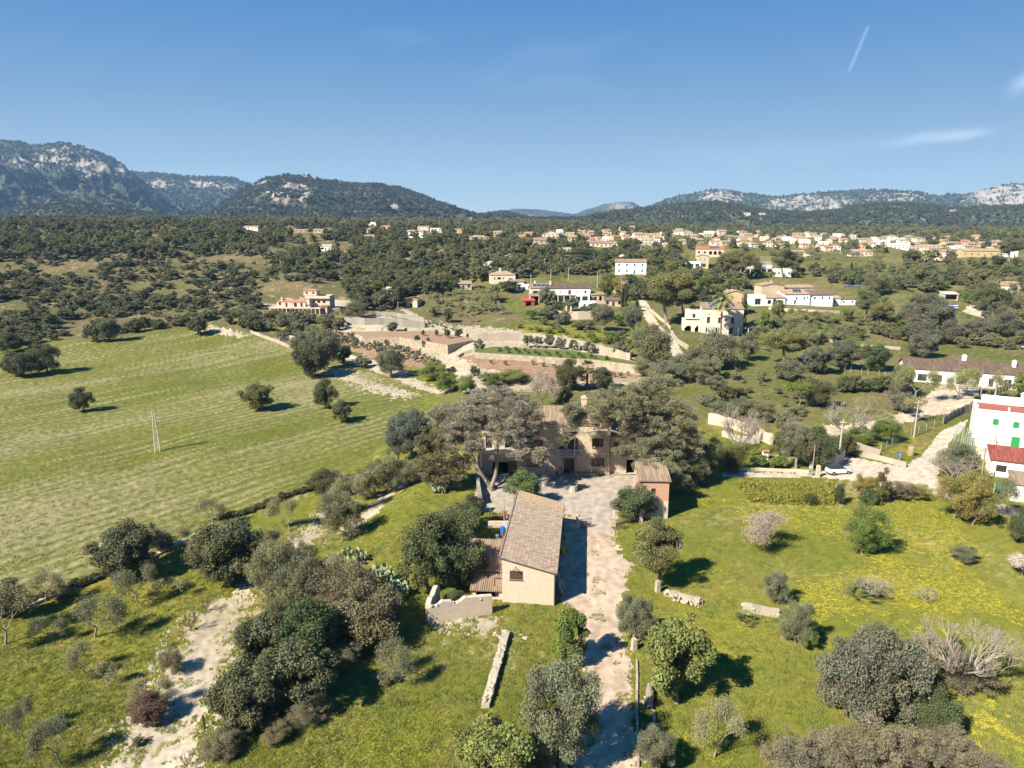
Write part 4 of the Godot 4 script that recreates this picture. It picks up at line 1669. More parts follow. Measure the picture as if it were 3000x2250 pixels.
# ---------------------------------------------------------------- the farm
func barn() -> void:
	var yaw := deg_to_rad(-6.2)
	var t := thing("barn", Vector3(1.78, 0.0, -72.2), yaw, "long plastered barn with a single-pitch clay tile roof beside the dirt track", "barn")
	var w := 5.8
	var dep := 19.8
	var hr := 3.95
	var rise := 1.5
	var m := MB.new()
	var fl := Vector3(-w * 0.5, 0, 0)
	var fr := Vector3(w * 0.5, 0, 0)
	var bl := fl + Vector3(0, 0, -dep)
	var br := fr + Vector3(0, 0, -dep)
	var up := Vector3(0, hr, 0)
	var hole := [0.85, 2.85, 1.5, 1.08]
	var door := [[6.0, 0.05, 2.6, 2.5], [12.5, 0.05, 2.4, 2.4]]
	wall_face(m, fl + Vector3(0, -0.5, 0), Vector3.RIGHT, w, hr + 0.5, [[hole[0], hole[1] + 0.5, hole[2], hole[3]]])
	wall_face(m, fr + Vector3(0, -0.5, 0), Vector3(0, 0, -1), dep, hr + 0.5, [[6.0, 0.55, 2.6, 2.5], [12.5, 0.55, 2.4, 2.4]])
	wall_face(m, br + Vector3(0, -0.5, 0), Vector3.LEFT, w, hr + 0.5, [])
	wall_face(m, bl + Vector3(0, -0.5, 0), Vector3(0, 0, 1), dep, hr + rise + 0.5, [[4.0, 2.5, 0.9, 0.9], [12.0, 2.5, 0.9, 0.9]])
	m.tri(fl + up, fr + up, fl + up + Vector3(0, rise, 0))
	m.tri(br + up, bl + up, bl + up + Vector3(0, rise, 0))
	part("wall", m.mesh(M.plaster), t)
	# stained footing stones along the gable
	var q := MB.new()
	var r := RandomNumberGenerator.new()
	r.seed = 41
	# loft hatch: six boards, a hoist bracket above
	var hatch := Node3D.new()
	hatch.name = "hatch"
	t.add_child(hatch)
	for i in 8:
		var b := MB.new()
		b.box(Vector3(-w * 0.5 + hole[0] + hole[2] * (i + 0.5) / 8.0, hole[1] + hole[3] * 0.5 + r.randf_range(-0.02, 0.02), -0.06), Vector3(hole[2] / 8.0 - 0.016, hole[3] - 0.03, 0.05))
		part("plank", b.mesh(M.wood_dark), hatch)
	var fm := MB.new()
	fm.box(Vector3(-w * 0.5 + hole[0] + hole[2] * 0.5, hole[1] - 0.05, 0.02), Vector3(hole[2] + 0.1, 0.08, 0.1))
	part("hatch_frame", fm.mesh(M.wood_dark), t)
	var hk := MB.new()
	var hc := Vector3(-w * 0.5 + hole[0] + hole[2] * 0.5, hole[1] + hole[3] + 0.35, 0.0)
	hk.bar(hc + Vector3(-0.1, 0.15, 0), hc + Vector3(-0.1, 0.15, 0.7), 0.06, 0.06)
	hk.bar(hc + Vector3(-0.1, 0.12, 0.6), hc + Vector3(-0.45, -0.22, 0.05), 0.04, 0.04)
	hk.bar(hc + Vector3(-0.1, 0.12, 0.6), hc + Vector3(0.35, -0.22, 0.05), 0.04, 0.04)
	part("hoist_bracket", hk.mesh(M.iron), t)
	# gutter and downpipe on the track side
	var g := MB.new()
	g.tube(fr + up + Vector3(0.34, -0.02, 0.3), br + up + Vector3(0.34, -0.02, -0.3), 0.07, 0.07, 6)
	part("gutter", g.mesh(M.iron), t)
	var dp := MB.new()
	dp.tube(fr + up + Vector3(0.08, -0.1, 0.02), fr + Vector3(0.08, 0, 0.02), 0.05, 0.05, 6)
	part("downpipe", dp.mesh(M.iron), t)
	# roof deck, then clay tiles laid in courses
	var deck := MB.new()
	var slope := atan(rise / w)
	var dl := fl + up + Vector3(-0.22, rise + 0.06 + 0.22 * rise / w, 0.25)
	var dr := fr + up + Vector3(0.28, 0.06 - 0.28 * rise / w, 0.25)
	var back := Vector3(0, 0, -dep - 0.5)
	var th := Vector3(0, -0.1, 0)
	deck.quad(dr, dr + back, dl + back, dl)
	deck.quad(dl + th, dr + th, dr, dl)
	deck.quad(dr + th, dr + back + th, dr + back, dr)
	deck.quad(dl + back + th, dl + th, dl, dl + back)
	deck.quad(dr + back + th, dl + back + th, dl + back, dr + back)
	part("roof_deck", deck.mesh(M.tile_brown), t)
	var along := (dr - dl)
	var length := along.length()
	var dir := along / length
	var nrm := Vector3(0, 0, 1).cross(dir)
	if nrm.y < 0:
		nrm = -nrm
	var courses := 15
	var tl := length / courses
	var colw := 0.225
	var ncol := int((dep + 0.5) / colw)
	var shapes := []
	for s in 3:
		var tm := MB.new()
		var segs := 4
		var lenx := tl * 1.14
		var pr := RandomNumberGenerator.new()
		pr.seed = 60 + s
		var skew := pr.randf_range(-0.02, 0.02)
		for i in segs:
			var a0 := PI * i / segs
			var a1 := PI * (i + 1) / segs
			var p0 := Vector3(0, sin(a0) * 0.085, cos(a0) * 0.118)
			var p1 := Vector3(0, sin(a1) * 0.085, cos(a1) * 0.118)
			var e := Vector3(lenx, 0.03, skew)
			tm.quad(p0, p0 * Vector3(1, 0.92, 0.9) + e, p1 * Vector3(1, 0.92, 0.9) + e, p1)
			tm.tri(e + Vector3(0, 0, 0), e + p1 * Vector3(1, 0.92, 0.9), e + p0 * Vector3(1, 0.92, 0.9))
		shapes.append(tm)
	var tints := []
	for e in [[0.315, 0.236, 0.170], [0.262, 0.196, 0.142], [0.355, 0.275, 0.205], [0.30, 0.240, 0.188], [0.225, 0.175, 0.135], [0.395, 0.265, 0.165]]:
		tints.append(mat("barn_tile_%d" % tints.size(), e[0], e[1], e[2], 0.95, M.tile.albedo_texture, 1.2))
	var meshes := []
	for s in 3:
		meshes.append((shapes[s] as MB).mesh(M.tile))
	var tiles_root := Node3D.new()
	tiles_root.name = "roof"
	t.add_child(tiles_root)
	var rest := MB.new()
	var made := 0
	for c in ncol:
		for k in courses:
			var s := r.randi() % 3
			var far := float(c) / ncol
			var ti := r.randi() % 5
			if r.randf() < smoothstep(0.72, 0.95, far) * 0.7:
				ti = 5
			var o := dl + dir * (k * tl) + Vector3(0, 0, -(c + 0.5) * colw + r.randf_range(-0.015, 0.015)) + nrm * (0.012 + r.randf() * 0.02)
			var bb := Basis(dir, nrm, dir.cross(nrm)) * Basis(Vector3.UP, r.randf_range(-0.035, 0.035))
			if made < 300:
				var p := part("tile", meshes[s], tiles_root, tints[ti])
				p.transform = Transform3D(bb, o)
				made += 1
			else:
				var sh: MB = shapes[s]
				var cc: Color = [Color(0.85, 0.86, 0.86), Color(0.72, 0.72, 0.72), Color(0.95, 1.0, 1.0), Color(0.8, 0.88, 0.97), Color(0.65, 0.68, 0.74), Color(1.0, 0.94, 0.78)][ti]
				for i in sh.v.size():
					rest.v.append(bb * sh.v[i] + o)
					rest.n.append(bb * sh.n[i])
					rest.c.append(cc)
	var rm := mat("barn_tiles_far", 0.37, 0.278, 0.200, 0.95, M.tile.albedo_texture, 1.2, true)
	var ro := part("tile_courses", rest.mesh(rm), tiles_root)
	ro.set_meta("kind", "stuff")
	# verge and high edge caps
	var cap := MB.new()
	for i in 48:
		var z := 0.25 - (dep + 0.5) * (i + 0.5) / 48.0
		cap.tube(Vector3(dl.x - 0.02, dl.y + 0.06, z + 0.24), Vector3(dl.x - 0.02, dl.y + 0.05, z - 0.22), 0.14, 0.11, 6)
	part("verge_tiles", cap.mesh(M.tile), t).set_meta("kind", "stuff")


func lean_tos() -> void:
	# low tiled sheds and a ruined wall against the barn
	var t := thing("lean_to_shed", Vector3(-3.6, 0, -76.2), deg_to_rad(-6), "low lean-to shed with a sagging clay tile roof against the barn", "shed")
	block(t, 0, 0, 0, 4.9, 2.0, 5.2, "plaster", "shed", "tile", [[0.9, 1.5, 0.25, 0.5, "dark"], [2.7, 1.5, 0.25, 0.5, "dark"], [4.2, 1.5, 0.5, 0.3, "dark"]], [], [], 1.35)
	var s := thing("pigsty", Vector3(-2.8, 0, -73.2), deg_to_rad(-4), "small ruined sty with a tilted tile roof behind the crumbling wall", "shed")
	block(s, 0, 0, 0, 3.4, 1.1, 2.6, "plaster", "shed", "tile", [[0.4, 0.1, 2.6, 0.8, "dark"]], [], [], 0.55)
	var w: Array[Vector3] = [ground(925, 1346), ground(1062, 1324)]
	var rw := wall_run("ruined_wall", w, 2.1, 0.5, "plaster", "crumbling plastered wall with broken top beside the barn's gable", "wall", "", 0.16, 0.5)
	var w2: Array[Vector3] = [w[0], w[0] + Vector3(0.6, 0, -4.5)]
	wall_run("ruined_wall", w2, 2.5, 0.5, "plaster", "short ruined wall running back under the carob tree", "wall", "", 0.2, 0.9)
	stones(rw, Vector3(0.1, 2.0, 0), w[1] - w[0] + Vector3(0, 1.9, 0), 0.4, 0.15, 34, 0.24, 14)
	stones(rw, Vector3(0.5, -0.1, 0.7), Vector3(8.8, -0.1, 2.4), 1.6, 0.1, 46, 0.28, 12)
	stones(rw, Vector3(7.0, -0.1, 1.6), Vector3(10.4, -0.1, 2.9), 1.6, 0.12, 40, 0.38, 13)
	var d := thing("wooden_door", Vector3(-1.35, 0, -73.6), deg_to_rad(-6), "grey plank door between the barn and the lean-to", "door")
	for i in 5:
		var b := MB.new()
		b.box(Vector3(-0.45 + i * 0.19, 1.1, 0), Vector3(0.18, 2.2, 0.05))
		part("plank", b.mesh(M.wood_grey), d)
	var fr := MB.new()
	fr.box(Vector3(-0.62, 1.15, 0), Vector3(0.1, 2.3, 0.12))
	fr.box(Vector3(0.48, 1.15, 0), Vector3(0.1, 2.3, 0.12))
	fr.box(Vector3(-0.07, 2.34, 0), Vector3(1.2, 0.1, 0.12))
	part("door_frame", fr.mesh(M.wood_dark), d)


func yard() -> void:
	# pens, drums and timber behind the barn
	var p := ground(1086, 1165)
	drum(p, 0.32, 0.9, "rust", "rusty_drum", "rusty steel drum under the upright blue barrel")
	drum(p + Vector3(0, 0.89, 0), 0.31, 0.95, "barrel_blue", "plastic_barrel", "bright blue plastic barrel standing on the rusty drum")
	drum(ground(1099, 1142), 0.33, 0.95, "barrel_light", "plastic_barrel", "faded light blue barrel tight against the barn wall")
	drum(ground(1091, 1158) + Vector3(0.5, 0, 0), 0.3, 0.8, "barrel_blue", "plastic_barrel", "blue barrel half hidden behind the barn roof edge")
	var c := thing("water_canister", ground(1074, 1166), 0.0, "pale blue plastic canister beside the rusty drum", "canister")
	var m := MB.new()
	m.box(Vector3(0, 0.34, 0), Vector3(0.5, 0.68, 0.36))
	m.box(Vector3(0, 0.72, 0), Vector3(0.34, 0.1, 0.26))
	part("body", m.mesh(mat("canister", 0.45, 0.55, 0.66, 0.5)), c)
	var cp := MB.new()
	cp.tube(Vector3(0.1, 0.76, 0), Vector3(0.1, 0.86, 0), 0.06, 0.06, 8, true)
	part("cap", cp.mesh(M.rail), c)
	drum(ground(1216, 1196), 0.33, 0.95, "drum_yellow", "oil_drum", "yellow drum in the barn's shadow beside the track")
	# fence rails of the pen
	var f := thing("pen_fence", ground(1060, 1178), 0.0, "weathered rail fence of the small pen left of the barn", "fence")
	for i in 4:
		var b := MB.new()
		b.box(Vector3(i * 0.95 - 0.2, 0.55, 0), Vector3(0.1, 1.35, 0.1))
		part("post", b.mesh(M.wood_grey), f)
	for k in 2:
		var b := MB.new()
		b.box(Vector3(1.2, 0.5 + k * 0.45, 0.08), Vector3(3.4, 0.1, 0.05))
		part("rail", b.mesh(M.wood_grey), f)
	var n := thing("pen_wall", ground(1062, 1140), 0.0, "low plastered pen wall with red gate behind the barrels", "wall")
	var q := MB.new()
	q.box(Vector3(1.3, 0.45, 0), Vector3(3.6, 1.1, 0.25))
	part("masonry", q.mesh(M.plaster), n)
	var g := thing("pen_gate", ground(1063, 1128) + Vector3(0, 0, -0.6), 0.0, "rusty red slatted pen gate behind the barn", "gate")
	for i in 11:
		var b := MB.new()
		b.box(Vector3(i * 0.2, 0.75, 0), Vector3(0.07, 1.4, 0.05))
		part("slat", b.mesh(M.rust), g)
	for k in 2:
		var b := MB.new()
		b.box(Vector3(1.0, 0.4 + k * 0.7, 0.06), Vector3(2.2, 0.08, 0.05))
		part("rail", b.mesh(M.rust), g)
	for e in [[1089, 1125, 58], [1059, 1130, 40], [1107, 1150, 34]]:
		pole(e[0], e[1], e[2] * 0.8, "bare wooden post standing in the pen behind the barn", 0.07, false, "wood_grey", "posts of the pen")
	# woodpile
	var wp := thing("firewood_pile", ground(1100, 1122), 0.2, "pile of cut firewood behind the barn", "woodpile")
	var r := RandomNumberGenerator.new()
	r.seed = 8
	for i in 60:
		var b := MB.new()
		var d := Vector3(r.randf_range(-1, 1), r.randf_range(-0.2, 0.2), r.randf_range(-1, 1)).normalized() * 0.25
		var o := Vector3(r.randf_range(-0.9, 0.9), r.randf_range(0.08, 0.7) , r.randf_range(-0.5, 0.5))
		b.tube(o - d, o + d, 0.07, 0.07, 6, true)
		part("log", b.mesh(M.bark_pale if i % 2 else M.rust), wp)
	# grey branches heap
	var h := thing("brush_heap", ground(1040, 1135), 0.0, "heap of grey cut branches left of the barn yard", "brush heap")
	var hm := MB.new()
	for i in 90:
		var a := Vector3(r.randf_range(-1.6, 1.6), r.randf_range(0.0, 0.6), r.randf_range(-0.8, 0.8))
		hm.tube(a, a + Vector3(r.randf_range(-1, 1), r.randf_range(0.0, 0.5), r.randf_range(-0.6, 0.6)), 0.025, 0.012, 3)
	part("branches", hm.mesh(M.bark_pale), h)
	# boards leaning on the barn's shaded side
	for e in [[1206, 1285, 1.7], [1203, 1262, 1.5], [1211, 1275, 1.4]]:
		var b := thing("leaning_board", ground(e[0] + 6, e[1]), deg_to_rad(80), "dark board leaning on the barn wall by the track", "board", "boards leaning on the barn")
		var bm := MB.new()
		bm.box(Vector3(0, e[2] * 0.45, 0), Vector3(0.9, e[2], 0.05), Basis(Vector3.RIGHT, -0.35))
		bm.box(Vector3(0, e[2] * 0.45, 0.06), Vector3(0.9, 0.1, 0.05), Basis(Vector3.RIGHT, -0.35))
		part("panel", bm.mesh(M.wood_grey), b)


func farmhouse() -> void:
	var t := thing("farmhouse", Vector3(9.0, 0.0, -113.6), 0.0, "three-storey stone farmhouse with brown shutters between two big pines", "farmhouse")
	var w := 15.2
	var h := 9.0
	# openings: [x from the left corner, y, w, h, kind, paint]
	var front := [
		[1.0, 1.45, 2.0, 1.35, "window", "wood_dark"], [1.1, 4.75, 1.8, 1.45, "window", "wood_dark"], [2.0, 7.75, 1.1, 0.9, "window", "wood_dark"],
		[7.35, 0.03, 1.75, 2.95, "dark"], [7.1, 4.05, 1.9, 2.5, "dark"], [7.55, 7.45, 0.9, 1.15, "window", "wood_dark"],
		[12.1, 4.95, 1.15, 1.45, "window", "wood_dark"], [12.7, 1.55, 0.9, 1.45, "window", "wood_dark"],
	]
	block(t, 0, 0, 0, w, h, 9.0, "stone_wall", "gable", "tile", front, [], [[3.0, 4.8, 0.9, 1.3, "window", "wood_dark"]], 1.75)
	# rough stones of the rendered rubble front, standing just proud of the joints
	var r := RandomNumberGenerator.new()
	r.seed = 17
	var joints := mat("stone_face", 0.54, 0.445, 0.33, 0.95, M.stone.albedo_texture, 0.7, true)
	var faces := []
	for k in 5:
		var m := MB.new()
		var n := 6
		var ring := []
		for i in n:
			var a := TAU * i / n
			ring.append(Vector3(cos(a) * r.randf_range(0.42, 0.52), sin(a) * r.randf_range(0.40, 0.5), 0))
		for i in n:
			var p: Vector3 = ring[i]
			var q: Vector3 = ring[(i + 1) % n]
			m.tri(Vector3(0, 0, 0.03), p * 0.85 + Vector3(0, 0, 0.03), q * 0.85 + Vector3(0, 0, 0.03))
			m.quad(p, q, q * 0.85 + Vector3(0, 0, 0.03), p * 0.85 + Vector3(0, 0, 0.03))
		faces.append(m)
	var rest := MB.new()
	var facade := Node3D.new()
	facade.name = "stonework"
	t.add_child(facade)
	var count := 0
	var step := 0.40
	var tone_m := []
	for g in [0.72, 0.84, 0.94, 1.05]:
		tone_m.append(mat("stone_face_%d" % tone_m.size(), 0.54 * g, 0.445 * g, 0.33 * g, 0.95, M.stone.albedo_texture, 0.7))
	var fmesh := []
	for f in faces:
		fmesh.append((f as MB).mesh(joints))
	for j in int(h / step):
		for i in int(w / step):
			var x := (i + 0.5 + (0.5 if j % 2 else 0.0)) * step + r.randf_range(-0.06, 0.06)
			var y := (j + 0.5) * step + r.randf_range(-0.06, 0.06)
			var skip := x > w - 0.3 or y > h - 0.45
			for e in front:
				if x > e[0] - 0.42 and x < e[0] + e[2] + 0.42 and y > e[1] - 0.32 and y < e[1] + e[3] + 0.4:
					skip = true
			if skip or r.randf() < 0.06:
				continue
			var bb := Basis(Vector3(0, 0, 1), r.randf() * TAU) * Basis.from_scale(Vector3(step * r.randf_range(0.8, 1.12), step * r.randf_range(0.75, 1.0), 1))
			var o := Vector3(-w * 0.5 + x, y, 0.0)
			var near := i > int(w / step * 0.42)
			if count < 300 and near:
				var p := part("stone", fmesh[count % 5], facade, tone_m[r.randi() % 4])
				p.transform = Transform3D(bb, o)
				count += 1
			else:
				var f: MB = faces[r.randi() % 5]
				var g := r.randf_range(0.62, 1.0)
				for q in f.v.size():
					rest.v.append(bb * f.v[q] + o)
					rest.n.append(f.n[q])
					rest.c.append(Color(g, g, g))
	part("rubble_stone", rest.mesh(joints), facade).set_meta("kind", "stuff")
	# dressed surrounds
	var s := MB.new()
	var fl := -w * 0.5
	for e in front:
		if e[4] == "dark" and e[1] < 1.0:
			s.box(Vector3(fl + e[0] - 0.22, e[3] * 0.5, 0.02), Vector3(0.42, e[3], 0.1))
			s.box(Vector3(fl + e[0] + e[2] + 0.22, e[3] * 0.5, 0.02), Vector3(0.42, e[3], 0.1))
			s.box(Vector3(fl + e[0] + e[2] * 0.5, e[3] + 0.18, 0.02), Vector3(e[2] + 0.84, 0.36, 0.1))
		else:
			s.box(Vector3(fl + e[0] + e[2] * 0.5, e[1] - 0.09, 0.07), Vector3(e[2] + 0.3, 0.16, 0.2))
			s.box(Vector3(fl + e[0] + e[2] * 0.5, e[1] + e[3] + 0.12, 0.02), Vector3(e[2] + 0.4, 0.22, 0.08))
	part("stone_surround", s.mesh(M.trim), t)
	# shutters swung open
	for e in [[0.62, 1.45, 0.1, 1.35], [3.05, 1.45, 0.85, 1.35], [0.72, 4.75, 0.1, 1.45], [2.95, 4.75, 0.8, 1.45], [13.3, 4.95, 0.6, 1.45], [11.95, 4.95, 0.12, 1.45], [12.0, 1.55, 0.62, 1.5], [13.65, 1.5, 0.5, 1.5], [7.1, 7.45, 0.42, 1.2], [6.55, 4.05, 0.55, 2.5], [9.05, 4.05, 0.5, 2.5]]:
		var b := MB.new()
		var cx: float = fl + e[0] + e[2] * 0.5
		b.box(Vector3(cx, e[1] + e[3] * 0.5, 0.06), Vector3(e[2], e[3], 0.05))
		for k in 6:
			b.box(Vector3(cx, e[1] + e[3] * (k + 0.5) / 6.0, 0.095), Vector3(e[2] * 0.75, e[3] * 0.09, 0.02))
		part("shutter", b.mesh(M.wood_brown), t)
	# open front door leaf inside the entrance, and dim rooms behind
	var room := MB.new()
	room.box(Vector3(fl + 8.2, 1.5, -2.6), Vector3(4.0, 3.0, 0.1))
	room.box(Vector3(fl + 8.0, 5.4, -2.6), Vector3(4.0, 3.2, 0.1))
	room.box(Vector3(0, 3.3, -4.5), Vector3(w - 0.6, 0.2, 8.2))
	room.box(Vector3(0, 6.9, -4.5), Vector3(w - 0.6, 0.2, 8.2))
	part("interior", room.mesh(M.plaster), t)
	# balcony over the door
	var bal := MB.new()
	bal.box(Vector3(fl + 8.1, 3.75, 0.7), Vector3(4.2, 0.2, 1.4))
	for x in [6.6, 9.6]:
		bal.box(Vector3(fl + x, 3.55, 0.4), Vector3(0.2, 0.22, 0.8))
	var bl := part("balcony", bal.mesh(M.concrete), t)
	for i in 22:
		var b := MB.new()
		b.box(Vector3(fl + 6.1 + i * 0.19, 4.35, 1.34), Vector3(0.045, 0.9, 0.045))
		part("baluster", b.mesh(M.rail), bl)
	for sd in [6.06, 10.14]:
		for i in 6:
			var b := MB.new()
			b.box(Vector3(fl + sd, 4.35, 0.15 + i * 0.2), Vector3(0.045, 0.9, 0.045))
			part("baluster", b.mesh(M.rail), bl)
	var hr := MB.new()
	hr.box(Vector3(fl + 8.1, 4.84, 1.34), Vector3(4.2, 0.08, 0.08))
	hr.box(Vector3(fl + 6.06, 4.84, 0.67), Vector3(0.08, 0.08, 1.3))
	hr.box(Vector3(fl + 10.14, 4.84, 0.67), Vector3(0.08, 0.08, 1.3))
	part("handrail", hr.mesh(M.rail), bl)
	var mast := MB.new()
	mast.tube(Vector3(fl + 9.0, 3.85, 1.3), Vector3(fl + 9.0, 6.8, 1.3), 0.05, 0.05, 6)
	part("flagpole", mast.mesh(M.rail), t)
	# eaves course with small vents, bench along the wall
	var ev := MB.new()
	ev.box(Vector3(0, h - 0.12, 0.08), Vector3(w + 0.2, 0.18, 0.3))
	part("eaves_course", ev.mesh(M.trim), t)
	var dent := MB.new()
	for i in 50:
		dent.box(Vector3(fl + 0.2 + i * 0.3, h - 0.3, 0.06), Vector3(0.14, 0.16, 0.2))
	part("dentils", dent.mesh(M.plaster), t).set_meta("kind", "stuff")
	var bn := MB.new()
	bn.box(Vector3(fl + 11.3, 0.25, 0.35), Vector3(3.4, 0.5, 0.5))
	part("stone_bench", bn.mesh(M.trim), t)
	var dp := MB.new()
	dp.tube(Vector3(w * 0.5 - 0.15, 0, 0.1), Vector3(w * 0.5 - 0.15, h - 0.1, 0.1), 0.055, 0.055, 6)
	part("downpipe", dp.mesh(M.rust), t)
	chimney(t, Vector3(3.4, 10.6, -4.8), 0.9, 1.6, "plaster")
	chimney(t, Vector3(-5.4, 9.3, -1.2), 1.0, 1.6, "plaster")
	# left wing with the arched cart entrance below a terrace
	var lx := -w * 0.5 - 3.3
	block(t, lx, 0, 0.0, 6.58, 3.3, 8.6, "stone_wall", "flat", "concrete", [[1.9, 0.03, 2.7, 2.25, "dark"]], [], [])
	block(t, lx - 0.1, 3.3, -4.2, 6.3, 3.6, 4.4, "plaster", "shed", "tile", [[0.6, 0.05, 1.1, 2.2, "window", "wood_dark"], [3.9, 0.05, 1.3, 2.3, "dark"]], [], [], 1.0)
	var arch := MB.new()
	for i in 10:
		var a0 := PI * i / 10.0
		var a1 := PI * (i + 1) / 10.0
		var c := Vector3(lx - 3.3 + 3.25, 2.2, 0.05)
		var pi_ := c + Vector3(cos(a0) * 1.35, sin(a0) * 0.5, 0)
		var pj := c + Vector3(cos(a1) * 1.35, sin(a1) * 0.5, 0)
		var po := c + Vector3(cos(a0) * 1.65, sin(a0) * 0.85, 0)
		var pk := c + Vector3(cos(a1) * 1.65, sin(a1) * 0.85, 0)
		arch.quad(pi_, po, pk, pj)
		arch.quad(po, po + Vector3(0, 0, -0.2), pk + Vector3(0, 0, -0.2), pk)
	part("arch", arch.mesh(M.trim), t)
	var leaf := MB.new()
	for i in 5:
		leaf.box(Vector3(lx + 1.5 + 0.27 * i, 1.25, 0.12), Vector3(0.25, 2.4, 0.06))
	part("cart_door", leaf.mesh(M.rust), t)
	var rl := MB.new()
	rl.box(Vector3(lx, 4.3, -0.1), Vector3(6.5, 0.08, 0.08))
	var rlo := part("terrace_railing", rl.mesh(M.rail), t)
	for i in 32:
		var b := MB.new()
		b.box(Vector3(lx - 3.2 + i * 0.206, 3.95, -0.1), Vector3(0.04, 0.65, 0.04))
		part("baluster", b.mesh(M.rail), rlo)
	# buttress wall at the far left
	var bu := MB.new()
	bu.box(Vector3(lx - 3.6, 2.4, 0.4), Vector3(0.5, 5.0, 1.6))
	part("buttress", bu.mesh(M.plaster), t)
	# right wing
	block(t, w * 0.5 + 3.2, 0, -0.6, 6.4, 6.6, 8.0, "stone_wall", "gable", "tile", [[2.8, 0.03, 1.4, 2.5, "dark"], [0.5, 4.1, 0.9, 1.5, "shut", "wood_brown"], [4.4, 4.1, 0.9, 1.4, "window", "wood_dark"]], [], [[2.0, 3.9, 0.9, 1.3, "window", "wood_dark"]], 1.4)
	keep_out.append(Rect2(1030, 860, 360, 190))


func farm_things() -> void:
	# well with its iron hoop
	var p := ground(1238, 1061)
	var t := thing("well", p, 0.0, "white stone well with a wrought iron hoop in the courtyard", "well")
	var m := MB.new()
	for i in 10:
		var a := TAU * i / 10.0
		var b := TAU * (i + 1) / 10.0
		var da := Vector3(cos(a), 0, -sin(a))
		var db := Vector3(cos(b), 0, -sin(b))
		m.quad(da * 0.72 + Vector3(0, -0.2, 0), db * 0.72 + Vector3(0, -0.2, 0), db * 0.66 + Vector3(0, 1.05, 0), da * 0.66 + Vector3(0, 1.05, 0))
		m.quad(da * 0.66 + Vector3(0, 1.05, 0), db * 0.66 + Vector3(0, 1.05, 0), db * 0.45 + Vector3(0, 1.05, 0), da * 0.45 + Vector3(0, 1.05, 0))
		m.quad(db * 0.45 + Vector3(0, -0.2, 0), da * 0.45 + Vector3(0, -0.2, 0), da * 0.45 + Vector3(0, 1.05, 0), db * 0.45 + Vector3(0, 1.05, 0))
	part("well_head", m.mesh(M.concrete), t)
	var h := MB.new()
	h.tube(Vector3(-0.62, 0.9, 0), Vector3(-0.62, 2.6, 0), 0.035, 0.03, 5)
	h.tube(Vector3(0.62, 0.9, 0), Vector3(0.62, 2.6, 0), 0.035, 0.03, 5)
	for s in [-1.0, 1.0]:
		for i in 8:
			var a := PI * i / 8.0
			var b := PI * (i + 1) / 8.0
			h.tube(Vector3(s * (0.31 + 0.31 * cos(a)), 2.6 + 0.35 * sin(a), 0), Vector3(s * (0.31 + 0.31 * cos(b)), 2.6 + 0.35 * sin(b), 0), 0.03, 0.03, 5)
	h.tube(Vector3(0, 2.6, 0), Vector3(0, 2.2, 0), 0.03, 0.03, 5)
	part("hoop", h.mesh(M.iron), t)
	stones(t, Vector3(-0.8, -0.15, 0.75), Vector3(0.7, -0.15, 0.8), 0.5, 0.02, 9, 0.2, 3)
	# clay pots by the door
	for e in [[1196, 1024, 0.5], [1203, 1026, 0.62], [1236, 1023, 0.55], [1243, 1024, 0.45], [1274, 1025, 0.5], [1280, 1025, 0.55]]:
		var pt := thing("clay_pot", ground(e[0], e[1]), 0.0, "round terracotta jar on the paving by the farmhouse wall", "pot", "clay pots along the farmhouse wall")
		var q := MB.new()
		var s: float = e[2]
		var prof := [[0.0, 0.28], [0.3, 0.48], [0.6, 0.52], [0.85, 0.36], [1.0, 0.3], [1.08, 0.36]]
		for i in prof.size() - 1:
			q.tube(Vector3(0, prof[i][0] * s, 0), Vector3(0, prof[i + 1][0] * s, 0), prof[i][1] * s, prof[i + 1][1] * s, 10)
		part("jar", q.mesh(M.pot), pt)
	# entrance gates of the courtyard
	for s in [0, 1]:
		var a := ground(1252, 1141) if s == 0 else ground(1321, 1141)
		var g := thing("iron_gate", a, deg_to_rad(12 if s == 0 else -16), "open iron gate leaf on the barn side of the courtyard entrance" if s == 0 else "open iron gate leaf by the round tree at the courtyard entrance", "gate")
		var n := 12
		for i in n:
			var b := MB.new()
			b.box(Vector3(i * 0.15, 0.72, 0), Vector3(0.035, 1.35, 0.035))
			part("bar", b.mesh(M.iron), g)
		for y in [0.12, 0.7, 1.3]:
			var b := MB.new()
			b.box(Vector3(n * 0.075, y, 0.03), Vector3(n * 0.15, 0.05, 0.04))
			part("rail", b.mesh(M.iron), g)
	for e in [[1248, 1141, 1.9, "square stone gate pier on the barn side of the entrance"], [1327, 1136, 2.1, "stone gate pier with a rounded top by the round tree"], [1384, 1128, 1.9, "stone pier at the end of the courtyard fence"]]:
		var g := thing("gate_pier", ground(e[0], e[1]), 0.1, e[3], "gate pier")
		var b := MB.new()
		b.box(Vector3(0, e[2] * 0.5 - 0.1, 0), Vector3(0.45, e[2] + 0.2, 0.45))
		part("shaft", b.mesh(M.plaster), g)
		var cp := MB.new()
		cp.tube(Vector3(0, e[2], 0), Vector3(0, e[2] + 0.22, 0), 0.3, 0.12, 8, true)
		part("cap", cp.mesh(M.plaster), g)
	wall_line("low_wall", [1232, 1143, 1248, 1143], 0.6, 0.4, "plaster", "short low plastered wall joining the barn and the gate")
	var fa := ground(1345, 1132)
	var fb := ground(1384, 1128)
	var fn := thing("wire_fence", fa, 0.0, "low dark wire fence between the gate pier and the round tree", "fence")
	for i in 6:
		var b := MB.new()
		var q := (fb - fa) * i / 5.0
		b.box(q + Vector3(0, 0.6, 0), Vector3(0.06, 1.2, 0.06))
		part("post", b.mesh(M.iron), fn)
